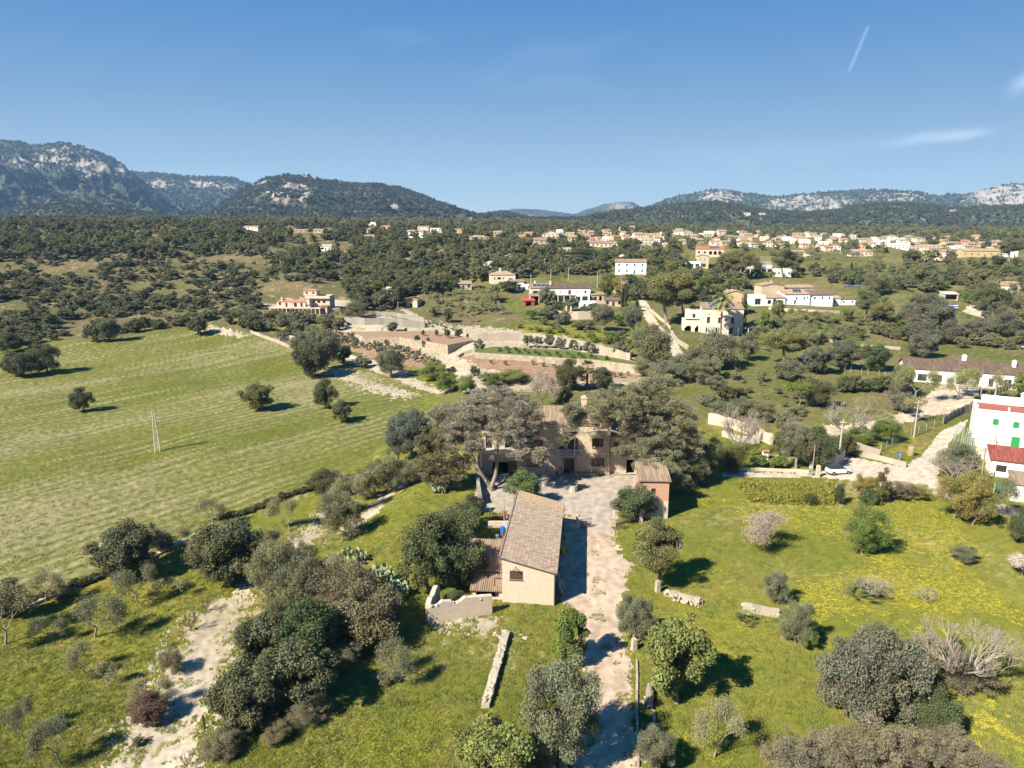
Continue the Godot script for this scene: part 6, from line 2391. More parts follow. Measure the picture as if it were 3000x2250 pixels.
func mid_houses() -> void:
	left_villa()
	row_house()
	stone_house()
	white_finca()
	long_white_house()
	green_door_house()
	# green shuttered house on the slope above the almonds
	var h1 := thing("hillside_house", ground(1086, 612), deg_to_rad(6), "cream house with green shutters and a tall chimney above the almond slope", "house")
	block(h1, 0, 0, 0, 13.0, 4.2, 8.0, "cream", "hip", "tile", [[2.0, 1.9, 0.8, 1.2, "shut", "green_paint"], [3.8, 1.9, 1.8, 1.2, "window", "green_paint"], [6.6, 1.9, 0.7, 1.1, "shut", "green_paint"], [9.6, 1.6, 2.0, 0.9, "window", "green_paint"]], [], windows(8, 1, 4, 2, 0.8, 1.1), 1.8)
	chimney(h1, Vector3(-1.0, 5.0, -4.0), 1.0, 2.2, "cream")
	block(h1, 6.5, -1.6, 3.5, 8.0, 2.6, 4.0, "white", "shed", "tile", [[1.0, 0.6, 1.4, 1.4, "window"]], [], [], 0.8)
	house(1001, 626, 36, 12, 6.0, 8, "beige", "gable", "tile", 1, 3, "small tiled house with a veranda at the top of the almond slope", "", "window", "wood_dark")
	house(1127, 627, 44, 9, 5.0, 4, "white", "flat", "concrete", 1, 4, "low white garage block between the hillside house and the row house", "", "window", "teal_paint")
	var sh := thing("stone_shed", ground(890, 664), deg_to_rad(-12), "small pale stone shed with a clay tile roof above the terraces", "shed")
	block(sh, 0, 0, 0, 4.8, 3.0, 6.5, "plaster", "gablez", "tile", [[1.6, 0.05, 1.0, 1.8, "dark"]], [], [], 0.9)
	keep_out.append(Rect2(868, 640, 50, 28))
	house(845, 637, 20, 15, 5.0, 0, "white", "flat", "concrete", 2, 2, "narrow white two-storey tower house in the dark scrub by the pylon", "")
	house(1362, 592, 66, 24, 8.0, -8, "white", "gable", "tile", 2, 4, "white two-storey house with teal shutters and a pale roof below the water tower", "", "shut", "teal_paint")
	house(1339, 634, 28, 20, 8.0, -8, "beige", "gable", "tile", 2, 2, "beige house behind the tall cypress by the lane", "")
	house(1325, 662, 38, 12, 5.0, -4, "beige", "shed", "tile_brown", 1, 3, "low dark-roofed pergola house beside the cypress", "", "dark", "wood_dark")
	var py := thing("ochre_house", ground(1503, 578), deg_to_rad(-14), "ochre and white modern house with two blue shutters and a glass front", "house")
	block(py, -3.5, 0, 1.0, 13.0, 3.0, 8.0, "white", "flat", "concrete", [[0.6, 0.3, 3.4, 2.2, "window", "rail"], [5.2, 0.3, 3.4, 2.2, "window", "rail"], [9.6, 0.3, 2.6, 2.2, "window", "rail"]])
	block(py, 4.0, 0, 0.4, 7.4, 7.0, 8.4, "ochre", "gablez", "tile", [[1.6, 4.0, 1.1, 2.0, "shut", "blue_paint"], [4.2, 4.0, 1.1, 2.0, "shut", "blue_paint"], [1.2, 0.3, 4.6, 2.3, "window", "rail"]], [], windows(8.4, 1, 6.5, 3, 1.6, 3.0), 0.9)
	keep_out.append(Rect2(1462, 545, 80, 40))
	var pk := thing("pink_villa", ground(1533, 556), deg_to_rad(-12), "terracotta pink villa with arched loggia and solar panels on its roof", "house")
	block(pk, 0, 0, 0, 18.0, 5.4, 10.0, "salmon", "gable", "tile_orange", [[1.2, 2.6, 1.4, 1.4, "window", "wood_dark"], [5.0, 2.6, 1.4, 1.4, "window", "wood_dark"], [8.4, 1.8, 2.0, 2.6, "dark"], [11.4, 1.8, 2.0, 2.6, "dark"], [14.4, 1.8, 2.0, 2.6, "dark"]], [], [], 1.9)
	solar(pk, Vector3(2.6, 6.65, -2.2), Basis(Vector3.RIGHT, 0.36), 6, 2, 1.0, 1.5)
	for i in 3:
		var a := MB.new()
		for s in 8:
			var a0 := PI * s / 8.0
			var a1 := PI * (s + 1) / 8.0
			var c := Vector3(-9.0 + 9.4 + i * 3.0, 3.4, 0.03)
			a.quad(c + Vector3(cos(a0) * 0.9, sin(a0) * 0.9, 0), c + Vector3(cos(a0) * 1.25, sin(a0) * 1.3, 0), c + Vector3(cos(a1) * 1.25, sin(a1) * 1.3, 0), c + Vector3(cos(a1) * 0.9, sin(a1) * 0.9, 0))
		part("arch", a.mesh(M.salmon), pk)
	keep_out.append(Rect2(1498, 528, 70, 30))
	var w2 := thing("white_villa", ground(1637, 590), deg_to_rad(-2), "long white two-storey villa with a brown porch behind the cypress", "house")
	block(w2, 0, 0, -1.6, 17.6, 5.4, 8.0, "white", "gable", "tile", [[1.6, 3.2, 0.7, 1.0, "window", "teal_paint"], [4.0, 3.2, 0.7, 1.0, "window", "teal_paint"], [9.6, 3.1, 0.8, 1.2, "shut", "blue_paint"], [13.0, 2.6, 0.9, 2.0, "shut", "blue_paint"], [3.0, 0.2, 1.4, 2.0, "dark"], [8.0, 0.2, 1.4, 2.0, "dark"], [12.0, 0.2, 1.4, 2.0, "dark"]], [], [], 1.1)
	var pr := MB.new()
	roof_slope(pr, Vector3(-8.8, 2.5, 1.4), Vector3(8.8, 2.5, 1.4), Vector3(8.8, 3.0, -1.55), Vector3(-8.8, 3.0, -1.55), false)
	part("porch_roof", pr.mesh(M.tile), w2)
	for i in 6:
		var b := MB.new()
		b.box(Vector3(-8.4 + i * 3.36, 1.1, 1.2), Vector3(0.4, 2.7, 0.4))
		part("porch_post", b.mesh(M.white), w2)
	keep_out.append(Rect2(1604, 560, 66, 36))
	house(1693, 598, 32, 14, 7.0, -2, "white", "flat", "concrete", 1, 3, "white garden house behind the pair of umbrella pines", "", "window", "teal_paint")
	var fb := thing("flat_roofed_villa", ground(1730, 560), deg_to_rad(3), "cream flat-roofed villa with a white columned porch above the green slope", "house")
	block(fb, -2.5, 0, 0, 11, 5.2, 8, "cream", "gable", "tile", windows(11, 2, 5, 3, 1.2, 1.2), [], [], 1.0)
	block(fb, 7.0, 0, 1.0, 9.0, 3.0, 6, "cream", "flat", "concrete", [[0.8, 0.1, 7.0, 2.3, "dark"]])
	for i in 4:
		var b := MB.new()
		b.box(Vector3(3.0 + i * 2.7, 1.4, 1.8), Vector3(0.35, 2.9, 0.35))
		part("porch_post", b.mesh(M.white), fb)
	keep_out.append(Rect2(1702, 535, 62, 28))
	var pf := thing("pink_farmhouse", ground(2028, 563), deg_to_rad(-8), "big pale pink farmhouse with red shutters and two small balconies", "house")
	block(pf, 0, 0, 0, 17.0, 5.9, 9.0, "cream", "gable", "tile", [[1.6, 3.6, 0.9, 1.1, "shut", "tarp_red"], [4.6, 2.9, 0.9, 2.0, "shut", "rust"], [9.0, 2.9, 0.9, 2.0, "shut", "rust"], [4.6, 0.4, 0.9, 1.6, "shut", "rust"], [9.0, 0.4, 0.9, 1.6, "shut", "rust"], [13.4, 3.0, 0.9, 1.4, "window"]], [], windows(9, 2, 5.6, 2, 0.8, 1.2), 1.2)
	for x in [-3.4, 1.0]:
		var b := MB.new()
		b.box(Vector3(x, 2.7, 0.4), Vector3(1.8, 0.1, 0.8))
		b.box(Vector3(x, 3.4, 0.78), Vector3(1.8, 0.06, 0.05))
		for i in 8:
			b.box(Vector3(x - 0.85 + i * 0.24, 3.05, 0.78), Vector3(0.05, 0.7, 0.05))
		part("balcony", b.mesh(M.iron), pf)
	keep_out.append(Rect2(1990, 535, 80, 32))
	house(2120, 556, 82, 13, 8.0, -3, "ochre", "gable", "tile", 1, 6, "long low ochre house with green shutters behind the palm", "", "shut", "green_paint", true)
	house(2184, 556, 28, 11, 6.0, 0, "white", "flat", "concrete", 1, 2, "plain white box house beneath the big umbrella pine", "")
	house(2172, 636, 50, 18, 9.0, -12, "cream", "gable", "tile", 1, 3, "cream house with solar panels behind the tall cypress", "")
	var ms := thing("open_shed", ground(2054, 648), deg_to_rad(-6), "open shed with a grey metal roof behind the parked van", "shed")
	block(ms, 0, 0, 0, 6.0, 2.6, 5.0, "beige", "shed", "galvanised", [[0.5, 0.1, 5.0, 2.2, "dark"]], [], [], 0.6, true)
	# ochre tower behind the palm
	var oc := thing("ochre_tower_house", ground(1586, 680), deg_to_rad(-6), "tall narrow ochre house behind the date palm", "house")
	block(oc, 0, 0, 0, 6.8, 8.6, 7.0, "ochre", "gablez", "tile", [[4.4, 4.0, 0.8, 1.2, "window"], [1.4, 1.0, 0.8, 1.2, "window"]], [], [], 0.9)
	chimney(oc, Vector3(-3.0, 8.2, -2.0), 0.7, 1.5, "beige")
	# tennis court netting above the white villa
	var tn := thing("tennis_court_fence", ground(1634, 567), 0.0, "tall grey wire fence of a tennis court behind the white villa", "fence")
	for i in 15:
		var b := MB.new()
		b.box(Vector3(-8.4 + i * 1.2, 1.9, 0), Vector3(0.09, 4.0, 0.09))
		part("post", b.mesh(M.galvanised), tn)
	for k in 4:
		var b := MB.new()
		b.box(Vector3(0, 0.4 + k * 1.1, 0.06), Vector3(17, 0.05, 0.05))
		part("rail", b.mesh(M.galvanised), tn)


func village() -> void:
	# [u, v, w, h, wall, roof, tiles, storeys, windows across, label]
	var v := "houses along the wooded rise left of the village"
	for e in [
		[541, 497, 34, 6, "white", "gable", "tile", 1, 4, "long low white house with tiled roof at the pine wood's edge"],
		[625, 487, 18, 6, "cream", "gable", "tile", 1, 2, "small cream house half hidden in the pines"],
		[650, 502, 30, 4, "beige", "gable", "tile", 1, 3, "low beige house in front of grey bare trees"],
		[696, 503, 38, 5, "beige", "gable", "tile", 1, 4, "long beige bungalow on the wooded rise"],
		[746, 489, 22, 8, "salmon", "gable", "tile_orange", 1, 3, "pink house with a terracotta roof on the wooded rise"],
		[803, 487, 18, 6, "white", "flat", "concrete", 1, 2, "white box house on the wooded rise"],
		[793, 503, 15, 6, "ochre", "gable", "tile", 1, 2, "small ochre cottage on the wooded rise"],
		[832, 502, 24, 12, "ochre", "hip", "tile_orange", 2, 3, "two-storey ochre villa with a hipped roof"],
		[795, 517, 26, 6, "cream", "gable", "tile", 1, 3, "cream bungalow with tiled roof above the dry terraces"],
		[896, 513, 38, 12, "white", "gable", "tile", 2, 5, "large white two-storey house with a row of windows"],
		[914, 499, 24, 8, "cream", "gable", "tile", 1, 3, "cream house with tiled roof just behind the large white house"],
		[942, 504, 24, 10, "white", "flat", "concrete", 2, 3, "white cubic house next to the large white house"],
		[990, 503, 15, 6, "ochre", "gable", "tile_orange", 1, 2, "ochre cottage among palms at the village edge"],
		[1036, 526, 42, 13, "cream", "hip", "tile", 2, 4, "broad cream villa with a hipped tile roof among palms"],
		[700, 542, 32, 9, "white", "shed", "concrete", 1, 4, "white modern house with a sloping roof in the scrub"],
		[750, 551, 15, 5, "cream", "gable", "tile", 1, 2, "tiny cream hut in the scrub beside the grey trees"],
		[880, 571, 23, 8, "salmon", "gable", "tile", 1, 2, "pinkish ruin among the dark pines"],
		[1057, 577, 26, 11, "cream", "flat", "concrete", 1, 2, "cream flat-roofed house above the hillside house"],
		[1104, 572, 28, 17, "beige", "gablez", "tile", 2, 2, "pale tall house with an arched gable in the trees"],
		[1273, 562, 24, 14, "white", "flat", "concrete", 2, 2, "white cube house in the dark trees"],
		[1221, 545, 26, 8, "cream", "flat", "concrete", 1, 3, "cream flat-roofed bungalow in the dark trees"],
		[1295, 534, 55, 8, "salmon", "gable", "tile", 1, 6, "long pinkish farm building with a tile roof"],
		[1308, 522, 14, 9, "white", "flat", "concrete", 1, 2, "small white house with an arched porch"],
		[1190, 515, 36, 9, "cream", "gablez", "tile_orange", 2, 4, "house with a bright orange gabled roof"],
		[1210, 506, 17, 9, "white", "flat", "concrete", 2, 2, "white house right behind the orange roof"],
		[1160, 528, 50, 9, "beige", "gable", "tile", 1, 5, "long beige house below the orange roof"],
		[1396, 529, 24, 12, "cream", "flat", "concrete", 2, 3, "cream house with a roof terrace beside the tall dark pine"],
		[1404, 509, 50, 4, "ochre", "flat", "concrete", 1, 6, "long ochre wall-like building left of the tall dark pine"],
		[1545, 531, 22, 8, "cream", "gable", "tile", 1, 2, "cream cottage above the pink villa"],
		[1568, 531, 18, 8, "beige", "gable", "tile", 1, 2, "beige cottage above the pink villa"],
		[1863, 554, 46, 10, "cream", "gable", "tile", 1, 5, "cream farmhouse with long tile roof behind the almond meadow"],
		[1942, 538, 40, 10, "white", "flat", "concrete", 2, 5, "white row of terraced houses at the village edge"],
		[1995, 540, 70, 9, "beige", "flat", "concrete", 2, 8, "long beige apartment row at the village edge"],
		[1867, 523, 35, 6, "cream", "gable", "tile", 1, 4, "low cream building at the foot of the wooded hill"],
		[1952, 527, 20, 7, "white", "gable", "tile", 1, 2, "white house above the terraced row"],
	]:
		house(e[0], e[1], e[2], e[3], maxf(6.0, e[2] * 0.18), (int(e[0]) * 37) % 30 - 15, e[4], e[5], e[6], e[7], e[8], e[9], "houses of the middle distance")
	# the far village: a scatter of small houses, alike at this distance
	var r := RandomNumberGenerator.new()
	r.seed = 77
	var far := []
	for e in [[1252, 505], [1277, 507], [1313, 506], [1345, 499], [1365, 498], [1353, 518], [1463, 507], [1488, 508], [1522, 510], [1581, 517], [1598, 521], [1632, 520], [1655, 512], [1675, 522], [1606, 509], [1640, 508], [1690, 509], [1700, 520], [1722, 514], [1735, 525], [1750, 511], [1768, 520], [1785, 512], [1799, 523], [1812, 515], [1825, 526], [1660, 533], [1690, 536], [1620, 532], [1740, 537], [1775, 536], [1805, 538], [1885, 534], [1905, 525], [1920, 518], [1840, 518], [1855, 535], [2040, 535], [2070, 540], [2100, 536], [1230, 512], [1140, 510], [1128, 518], [1075, 512], [1420, 520], [1440, 512], [1500, 517]]:
		far.append(e)
	for i in 75:
		var u := 1240.0 + i * 13.0 + r.randf_range(-6, 6)
		far.append([u, r.randf_range(502, 520) + (u - 1240.0) * 0.016 + (14.0 if i % 3 == 0 else 0.0)])
	var walls := ["white", "cream", "beige", "salmon", "ochre", "cream", "white", "beige"]
	for e in far:
		var wp := r.randf_range(11, 22)
		var hp := r.randf_range(4.5, 9.0)
		var wl: String = walls[r.randi() % walls.size()]
		var two := hp > 6.5
		var rf: String = ["gable", "gable", "hip", "flat"][r.randi() % 4]
		var adj := {"white": "white", "cream": "cream", "beige": "beige", "salmon": "pink", "ochre": "ochre"}
		house(e[0], e[1], wp, hp, r.randf_range(7, 10), r.randf_range(-25, 25), wl, rf, ["tile", "tile", "tile", "tile_orange"][r.randi() % 4] if rf != "flat" else "concrete", 2 if two else 1, 2 + r.randi() % 2, "small %s %s house with a %s roof in the far village" % ["two-storey" if two else "single-storey", adj[wl], "flat" if rf == "flat" else "tiled"], "houses of the far village")
	# lone houses on the slopes of the hills
	for e in perches:
		var p: Vector3 = e[6]
		var k := px(p)
		var t := thing("hillside_house", p - Vector3(0, 0.5, 0), 0.0, "tiny pale house alone on the wooded mountainside", "house", "lone houses on the hills")
		block(t, 0, 0, 4, e[3] * k, e[4] * k + 1.0, 9.0, "cream", "gable", "tile", windows(e[3] * k, 1, e[4] * k + 1.0, 2, 1.6, 1.8), [], [], 1.4, true)
		var q := MB.new()
		q.box(Vector3(0, -3.2, 0), Vector3(e[3] * k * 1.1, 6, 12))
		part("plinth", q.mesh(M.beige), t)


# ---------------------------------------------------------------- terraces, fences, roads' furniture, vehicles
func terraces() -> void:
	var ya := terrace("stone_terrace", [967, 746, 1024, 735, 1017, 731, 932, 715, 863, 716, 753, 717, 783, 727, 863, 729], 3.0, "terrace_red", "stone", "red earth terrace held by a tall pale block wall")
	for e in [[901, 741, 15, 16], [914, 727, 12, 13], [925, 739, 9, 9], [967, 733, 15, 20], [990, 730, 20, 18], [943, 728, 12, 16], [1010, 731, 9, 10]]:
		var p := level(e[0], e[1] - 2, ya)
		var k := px(p)
		plant_at("carob", p, e[2] * k, e[3] * k, 1, "oak", "olive_sapling", "young dark tree planted on the red earth terrace", "tree", "young trees on the red terrace")
	for e in [[822, 735], [835, 739]]:
		var p := ground(e[0], e[1] + 9)
		var t := thing("old_tyre", p + Vector3(0, 1.6, 0.8), 0.0, "old black tyre hung on the tall terrace wall", "tyre", "tyres on the terrace wall")
		var m := MB.new()
		for i in 12:
			var a := TAU * i / 12.0
			var b := TAU * (i + 1) / 12.0
			m.tube(Vector3(cos(a) * 0.5, sin(a) * 0.6, 0), Vector3(cos(b) * 0.5, sin(b) * 0.6, 0), 0.13, 0.13, 6)
		part("ring", m.mesh(M.tyre), t)
	var yb := terrace("citrus_terrace", [1028, 762, 1285, 778, 1406, 793, 1406, 787, 1238, 757, 1070, 749, 1024, 757], 1.6, "terrace_green", "stone", "green citrus terrace held by a long pale stone wall")
	var r := RandomNumberGenerator.new()
	r.seed = 6
	for e in [[1079, 757], [1099, 760], [1114, 755], [1120, 761], [1133, 757], [1141, 763], [1157, 761], [1163, 765], [1179, 761], [1186, 766], [1203, 764], [1209, 770], [1226, 764], [1237, 771], [1250, 766], [1258, 771], [1277, 770], [1285, 773], [1310, 775], [1094, 753]]:
		var p := level(e[0], e[1] + 2, yb)
		var k := px(p)
		var s := r.randf_range(9, 13) * k
		plant_at("oak", p, s, s * 0.95, 2, "citrus", "citrus_tree", "small round citrus tree on the green terrace", "tree", "citrus trees on the green terrace")
	for e in [[1140, 752, 26, 28], [1160, 753, 26, 26], [1186, 752, 28, 30], [1212, 755, 30, 26], [1240, 757, 26, 24], [1272, 764, 30, 28]]:
		plant("olive", e[0], e[1], e[2], e[3], "olive_dark", "olive_tree", "dark olive tree in the row against the upper terrace wall", "tree", "olives below the upper terrace wall")
	wall_line("terrace_wall", [735, 699, 790, 702, 860, 704, 918, 708], 2.6, 0.6, "stone_grey", "long grey retaining wall above the red terrace")
	wall_line("terrace_wall", [806, 682, 860, 684, 900, 694, 918, 702], 1.6, 0.5, "stone_grey", "curved grey wall beside the pale upper path")
	wall_line("terrace_wall", [1022, 738, 1122, 736, 1190, 742, 1234, 748, 1290, 762, 1362, 782], 2.6, 0.6, "stone", "high pale stone wall above the citrus terrace")
	wall_line("terrace_wall", [1072, 816, 1120, 822, 1190, 822, 1300, 826, 1400, 826], 0.9, 0.5, "stone", "low stone wall below the vegetable plot")
	wall_line("terrace_wall", [990, 774, 1000, 767, 1020, 762, 1028, 764], 0.9, 0.4, "stone_grey", "dark curved wall where the dirt road bends")
	wall_line("field_wall", [542, 719, 580, 733, 604, 742, 640, 758, 668, 768], 1.0, 0.5, "stone", "pale dry stone wall along the field's far corner")
	wall_line("water_tank", [604, 738, 626, 734, 650, 742], 1.8, 0.3, "concrete", "low concrete tank walls beside the field corner", "tank")
	wall_line("field_wall", [752, 770, 790, 780, 846, 797, 900, 812], 0.9, 0.5, "concrete", "pale low wall below the young olive grove")
	wall_line("field_wall", [1530, 915, 1580, 925, 1640, 948, 1668, 962], 2.2, 0.4, "plaster", "tall pale plastered wall behind the bare fig trees")
	wall_line("field_wall", [1560, 942, 1600, 955, 1640, 958], 1.2, 0.4, "concrete", "low grey roofless cistern wall beside the dark conifer")
	wall_line("field_wall", [1760, 736, 1830, 742, 1890, 752, 1945, 756], 0.9, 0.6, "stone", "dry stone wall crossing the green slope behind the olives")
	wall_line("garden_wall", [1570, 1017, 1640, 1017, 1700, 1019, 1748, 1021], 0.5, 0.3, "plaster", "low plastered wall along the lane before the shrubs")
	wall_line("road_wall", [1829, 977, 1870, 988, 1902, 995, 1958, 1010], 0.9, 0.4, "stone", "low stone wall at the bend of the lane")
	wall_line("road_wall", [1905, 1046, 1950, 1052, 1995, 1058], 0.9, 0.3, "concrete", "grey concrete wall along the lane's near edge")
	wall_line("road_wall", [2160, 1100, 2212, 1112, 2260, 1124], 0.8, 0.4, "stone", "low stone wall below the roadside outhouse")
	wall_line("gateway_wall", [1774, 1012, 1800, 1008, 1822, 996], 1.9, 0.3, "plaster", "pale gateway wall behind the parked white car")


func reed_fence(pts: Array, h: float, label: String) -> void:
	var w: Array[Vector3] = []
	for i in pts.size() / 2:
		w.append(ground(pts[i * 2], pts[i * 2 + 1]))
	var t := thing("reed_fence", w[0], 0.0, label, "fence")
	for i in w.size() - 1:
		var n := maxi(1, int((w[i + 1] - w[i]).length() / 2.2))
		for j in n:
			var a := w[i].lerp(w[i + 1], float(j) / n) - w[0]
			var b := w[i].lerp(w[i + 1], float(j + 1) / n) - w[0]
			var m := MB.new()
			var d := (b - a)
			var bb := Basis(d.normalized(), Vector3.UP, d.normalized().cross(Vector3.UP))
			m.box((a + b) * 0.5 + Vector3(0, h * 0.5, 0), Vector3(d.length() - 0.02, h, 0.06), bb)
			part("reed_panel", m.mesh(M.reed), t)
			var q := MB.new()
			q.tube(a + Vector3(0, -0.2, 0) + bb.z * 0.08, a + Vector3(0, h + 0.15, 0) + bb.z * 0.08, 0.04, 0.04, 5)
			part("post", q.mesh(M.wood_grey), t)


func wire_fence(pts: Array, h: float, label: String) -> void:
	var w: Array[Vector3] = []
	for i in pts.size() / 2:
		w.append(ground(pts[i * 2], pts[i * 2 + 1]))
	var t := thing("wire_fence", w[0], 0.0, label, "fence")
	for i in w.size() - 1:
		var n := maxi(1, int((w[i + 1] - w[i]).length() / 2.6))
		for j in n:
			var a := w[i].lerp(w[i + 1], float(j) / n) - w[0]
			var b := w[i].lerp(w[i + 1], float(j + 1) / n) - w[0]
			var q := MB.new()
			q.tube(a + Vector3(0, -0.2, 0), a + Vector3(0, h, 0), 0.045, 0.045, 5)
			part("post", q.mesh(M.galvanised), t)
			var m := MB.new()
			for k in 9:
				m.bar(a + Vector3(0, h * (k + 0.3) / 9.0, 0), b + Vector3(0, h * (k + 0.3) / 9.0, 0), 0.012, 0.012)
			for k in 14:
				var c := a.lerp(b, k / 14.0)
				m.bar(c, c + Vector3(0, h, 0), 0.01, 0.01)
			part("wire_mesh", m.mesh(M.mesh_green), t)


func hull(m: MB, st: Array) -> void:
	# stations: [x, y low, y high, half width low, half width high]
	var rings := []
	for s in st:
		var x: float = s[0]
		var r := [Vector3(x, s[1], s[3] * 0.9), Vector3(x, s[1] + 0.12, s[3]), Vector3(x, lerpf(s[1], s[2], 0.6), lerpf(s[3], s[4], 0.3)), Vector3(x, s[2] - 0.07, s[4]), Vector3(x, s[2], s[4] * 0.86)]
		var full := r.duplicate()
		for i in range(4, -1, -1):
			full.append(Vector3(r[i].x, r[i].y, -r[i].z))
		rings.append(full)
	for i in rings.size() - 1:
		for j in 10:
			var k := (j + 1) % 10
			m.quad(rings[i][j], rings[i + 1][j], rings[i + 1][k], rings[i][k])
	for e in [0, rings.size() - 1]:
		var c := Vector3.ZERO
		for q in rings[e]:
			c += q / 10.0
		for j in 10:
			if e == 0:
				m.tri(c, rings[e][j], rings[e][(j + 1) % 10])
			else:
				m.tri(c, rings[e][(j + 1) % 10], rings[e][j])


func wheel(t: Node3D, at: Vector3, r: float) -> void:
	var m := MB.new()
	var s := signf(at.z)
	m.tube(at - Vector3(0, 0, 0.11), at + Vector3(0, 0, 0.11), r, r, 18)
	for k in 18:
		var a := TAU * k / 18.0
		var b := TAU * (k + 1) / 18.0
		m.quad(at + Vector3(cos(a) * r, sin(a) * r, s * 0.11), at + Vector3(cos(b) * r, sin(b) * r, s * 0.11), at + Vector3(cos(b) * r * 0.62, sin(b) * r * 0.62, s * 0.115), at + Vector3(cos(a) * r * 0.62, sin(a) * r * 0.62, s * 0.115))
	var w := part("wheel", m.mesh(M.tyre), t)
	var q := MB.new()
	for k in 10:
		var a := TAU * k / 10.0
		q.tri(at + Vector3(0, 0, s * 0.10), at + Vector3(cos(a) * r * 0.64, sin(a) * r * 0.64, s * 0.11), at + Vector3(cos(a + 0.45) * r * 0.64, sin(a + 0.45) * r * 0.64, s * 0.11))
	q.tube(at + Vector3(0, 0, s * 0.06), at + Vector3(0, 0, s * 0.118), r * 0.66, r * 0.6, 12)
	part("rim", q.mesh(M.rim), w)


func car(p: Vector3, yaw: float, paint: String, top: String, label: String, l := 4.25, called := "parked_car") -> void:
	var t := thing(called, p, yaw, label, "car")
	var m := MB.new()
	var k := l / 4.25
	hull(m, [[-2.08 * k, 0.42, 0.82, 0.62, 0.6], [-1.95 * k, 0.30, 0.98, 0.8, 0.76], [-1.4 * k, 0.24, 1.02, 0.9, 0.82], [0.0, 0.22, 0.98, 0.91, 0.84], [1.0 * k, 0.24, 0.95, 0.9, 0.82], [1.7 * k, 0.28, 0.84, 0.86, 0.76], [2.0 * k, 0.36, 0.70, 0.72, 0.64], [2.1 * k, 0.42, 0.60, 0.56, 0.5]])
	part("body", m.mesh(M[paint]), t)
	var g := MB.new()
	hull(g, [[-1.92 * k, 0.9, 1.02, 0.70, 0.62], [-1.5 * k, 0.93, 1.46, 0.79, 0.60], [-0.6 * k, 0.93, 1.56, 0.80, 0.64], [0.2 * k, 0.93, 1.52, 0.80, 0.62], [1.05 * k, 0.92, 0.98, 0.76, 0.66]])
	part("cabin_glass", g.mesh(M.glass), t)
	var r := MB.new()
	hull(r, [[-1.72 * k, 1.34, 1.45, 0.58, 0.5], [-1.45 * k, 1.42, 1.51, 0.62, 0.58], [-0.6 * k, 1.5, 1.60, 0.66, 0.6], [0.1 * k, 1.47, 1.56, 0.63, 0.58], [0.3 * k, 1.42, 1.49, 0.58, 0.5]])
	part("roof", r.mesh(M[top]), t)
	for s in [-1.0, 1.0]:
		wheel(t, Vector3(-1.32 * k, 0.34, s * 0.84), 0.34)
		wheel(t, Vector3(1.32 * k, 0.34, s * 0.84), 0.34)
		var h := MB.new()
		h.box(Vector3(1.96 * k, 0.68, s * 0.5), Vector3(0.2, 0.12, 0.3))
		part("headlight", h.mesh(M.rim), t)
		var b := MB.new()
		b.box(Vector3(-2.0 * k, 0.86, s * 0.56), Vector3(0.12, 0.14, 0.3))
		part("taillight", b.mesh(M.lamp_red), t)
		var mi := MB.new()
		mi.box(Vector3(0.75 * k, 1.02, s * 0.98), Vector3(0.12, 0.14, 0.2))
		part("wing_mirror", mi.mesh(M[top]), t)
		for x in [-0.45, 0.6]:
			var hd := MB.new()
			hd.box(Vector3(x * k, 0.82, s * 0.905), Vector3(0.18, 0.035, 0.03))
			part("door_handle", hd.mesh(M.rim), t)
	var pl := MB.new()
	pl.box(Vector3(-2.09 * k, 0.62, 0), Vector3(0.02, 0.12, 0.5))
	part("number_plate", pl.mesh(M.rail), t)
	var lo := MB.new()
	hull(lo, [[-2.06 * k, 0.28, 0.44, 0.66, 0.7], [-1.0 * k, 0.2, 0.34, 0.88, 0.9], [1.0 * k, 0.2, 0.34, 0.88, 0.9], [2.05 * k, 0.28, 0.42, 0.6, 0.64]])
	part("sill", lo.mesh(M.car_dark), t)


func van(p: Vector3, yaw: float) -> void:
	var t := thing("camper_van", p, yaw, "white camper van with a blue stripe and a raised blue roof", "van")
	var m := MB.new()
	hull(m, [[-2.4, 0.4, 1.9, 0.86, 0.76], [-2.2, 0.35, 2.05, 0.92, 0.82], [0.8, 0.35, 2.05, 0.92, 0.82], [1.5, 0.36, 1.5, 0.92, 0.8], [2.2, 0.4, 1.15, 0.9, 0.78], [2.45, 0.5, 0.9, 0.74, 0.66]])
	part("body", m.mesh(M.car_white), t)
	for s in [-1.0, 1.0]:
		for x in [-1.7, -0.5, 0.6]:
			var g := MB.new()
			g.box(Vector3(x, 1.5, s * 0.885), Vector3(0.95, 0.48, 0.05))
			part("side_window", g.mesh(M.glass), t)
		var st := MB.new()
		st.box(Vector3(-0.1, 0.72, s * 0.925), Vector3(4.2, 0.25, 0.02))
		part("stripe", st.mesh(M.van_blue), t)
		wheel(t, Vector3(-1.5, 0.36, s * 0.82), 0.36)
		wheel(t, Vector3(1.5, 0.36, s * 0.82), 0.36)
		var h := MB.new()
		h.box(Vector3(2.36, 0.85, s * 0.52), Vector3(0.14, 0.2, 0.3))
		part("headlight", h.mesh(M.rim), t)
	var w := MB.new()
	w.quad(Vector3(1.58, 1.48, 0.7), Vector3(1.58, 1.48, -0.7), Vector3(0.98, 1.98, -0.66), Vector3(0.98, 1.98, 0.66))
	part("windscreen", w.mesh(M.glass), t)
	var r := MB.new()
	r.box(Vector3(-0.9, 2.4, 0), Vector3(2.6, 0.16, 1.5), Basis(Vector3(0, 0, 1), 0.12))
	r.box(Vector3(-1.0, 2.2, 0), Vector3(2.2, 0.35, 1.3))
	part("pop_top_roof", r.mesh(M.van_blue), t)


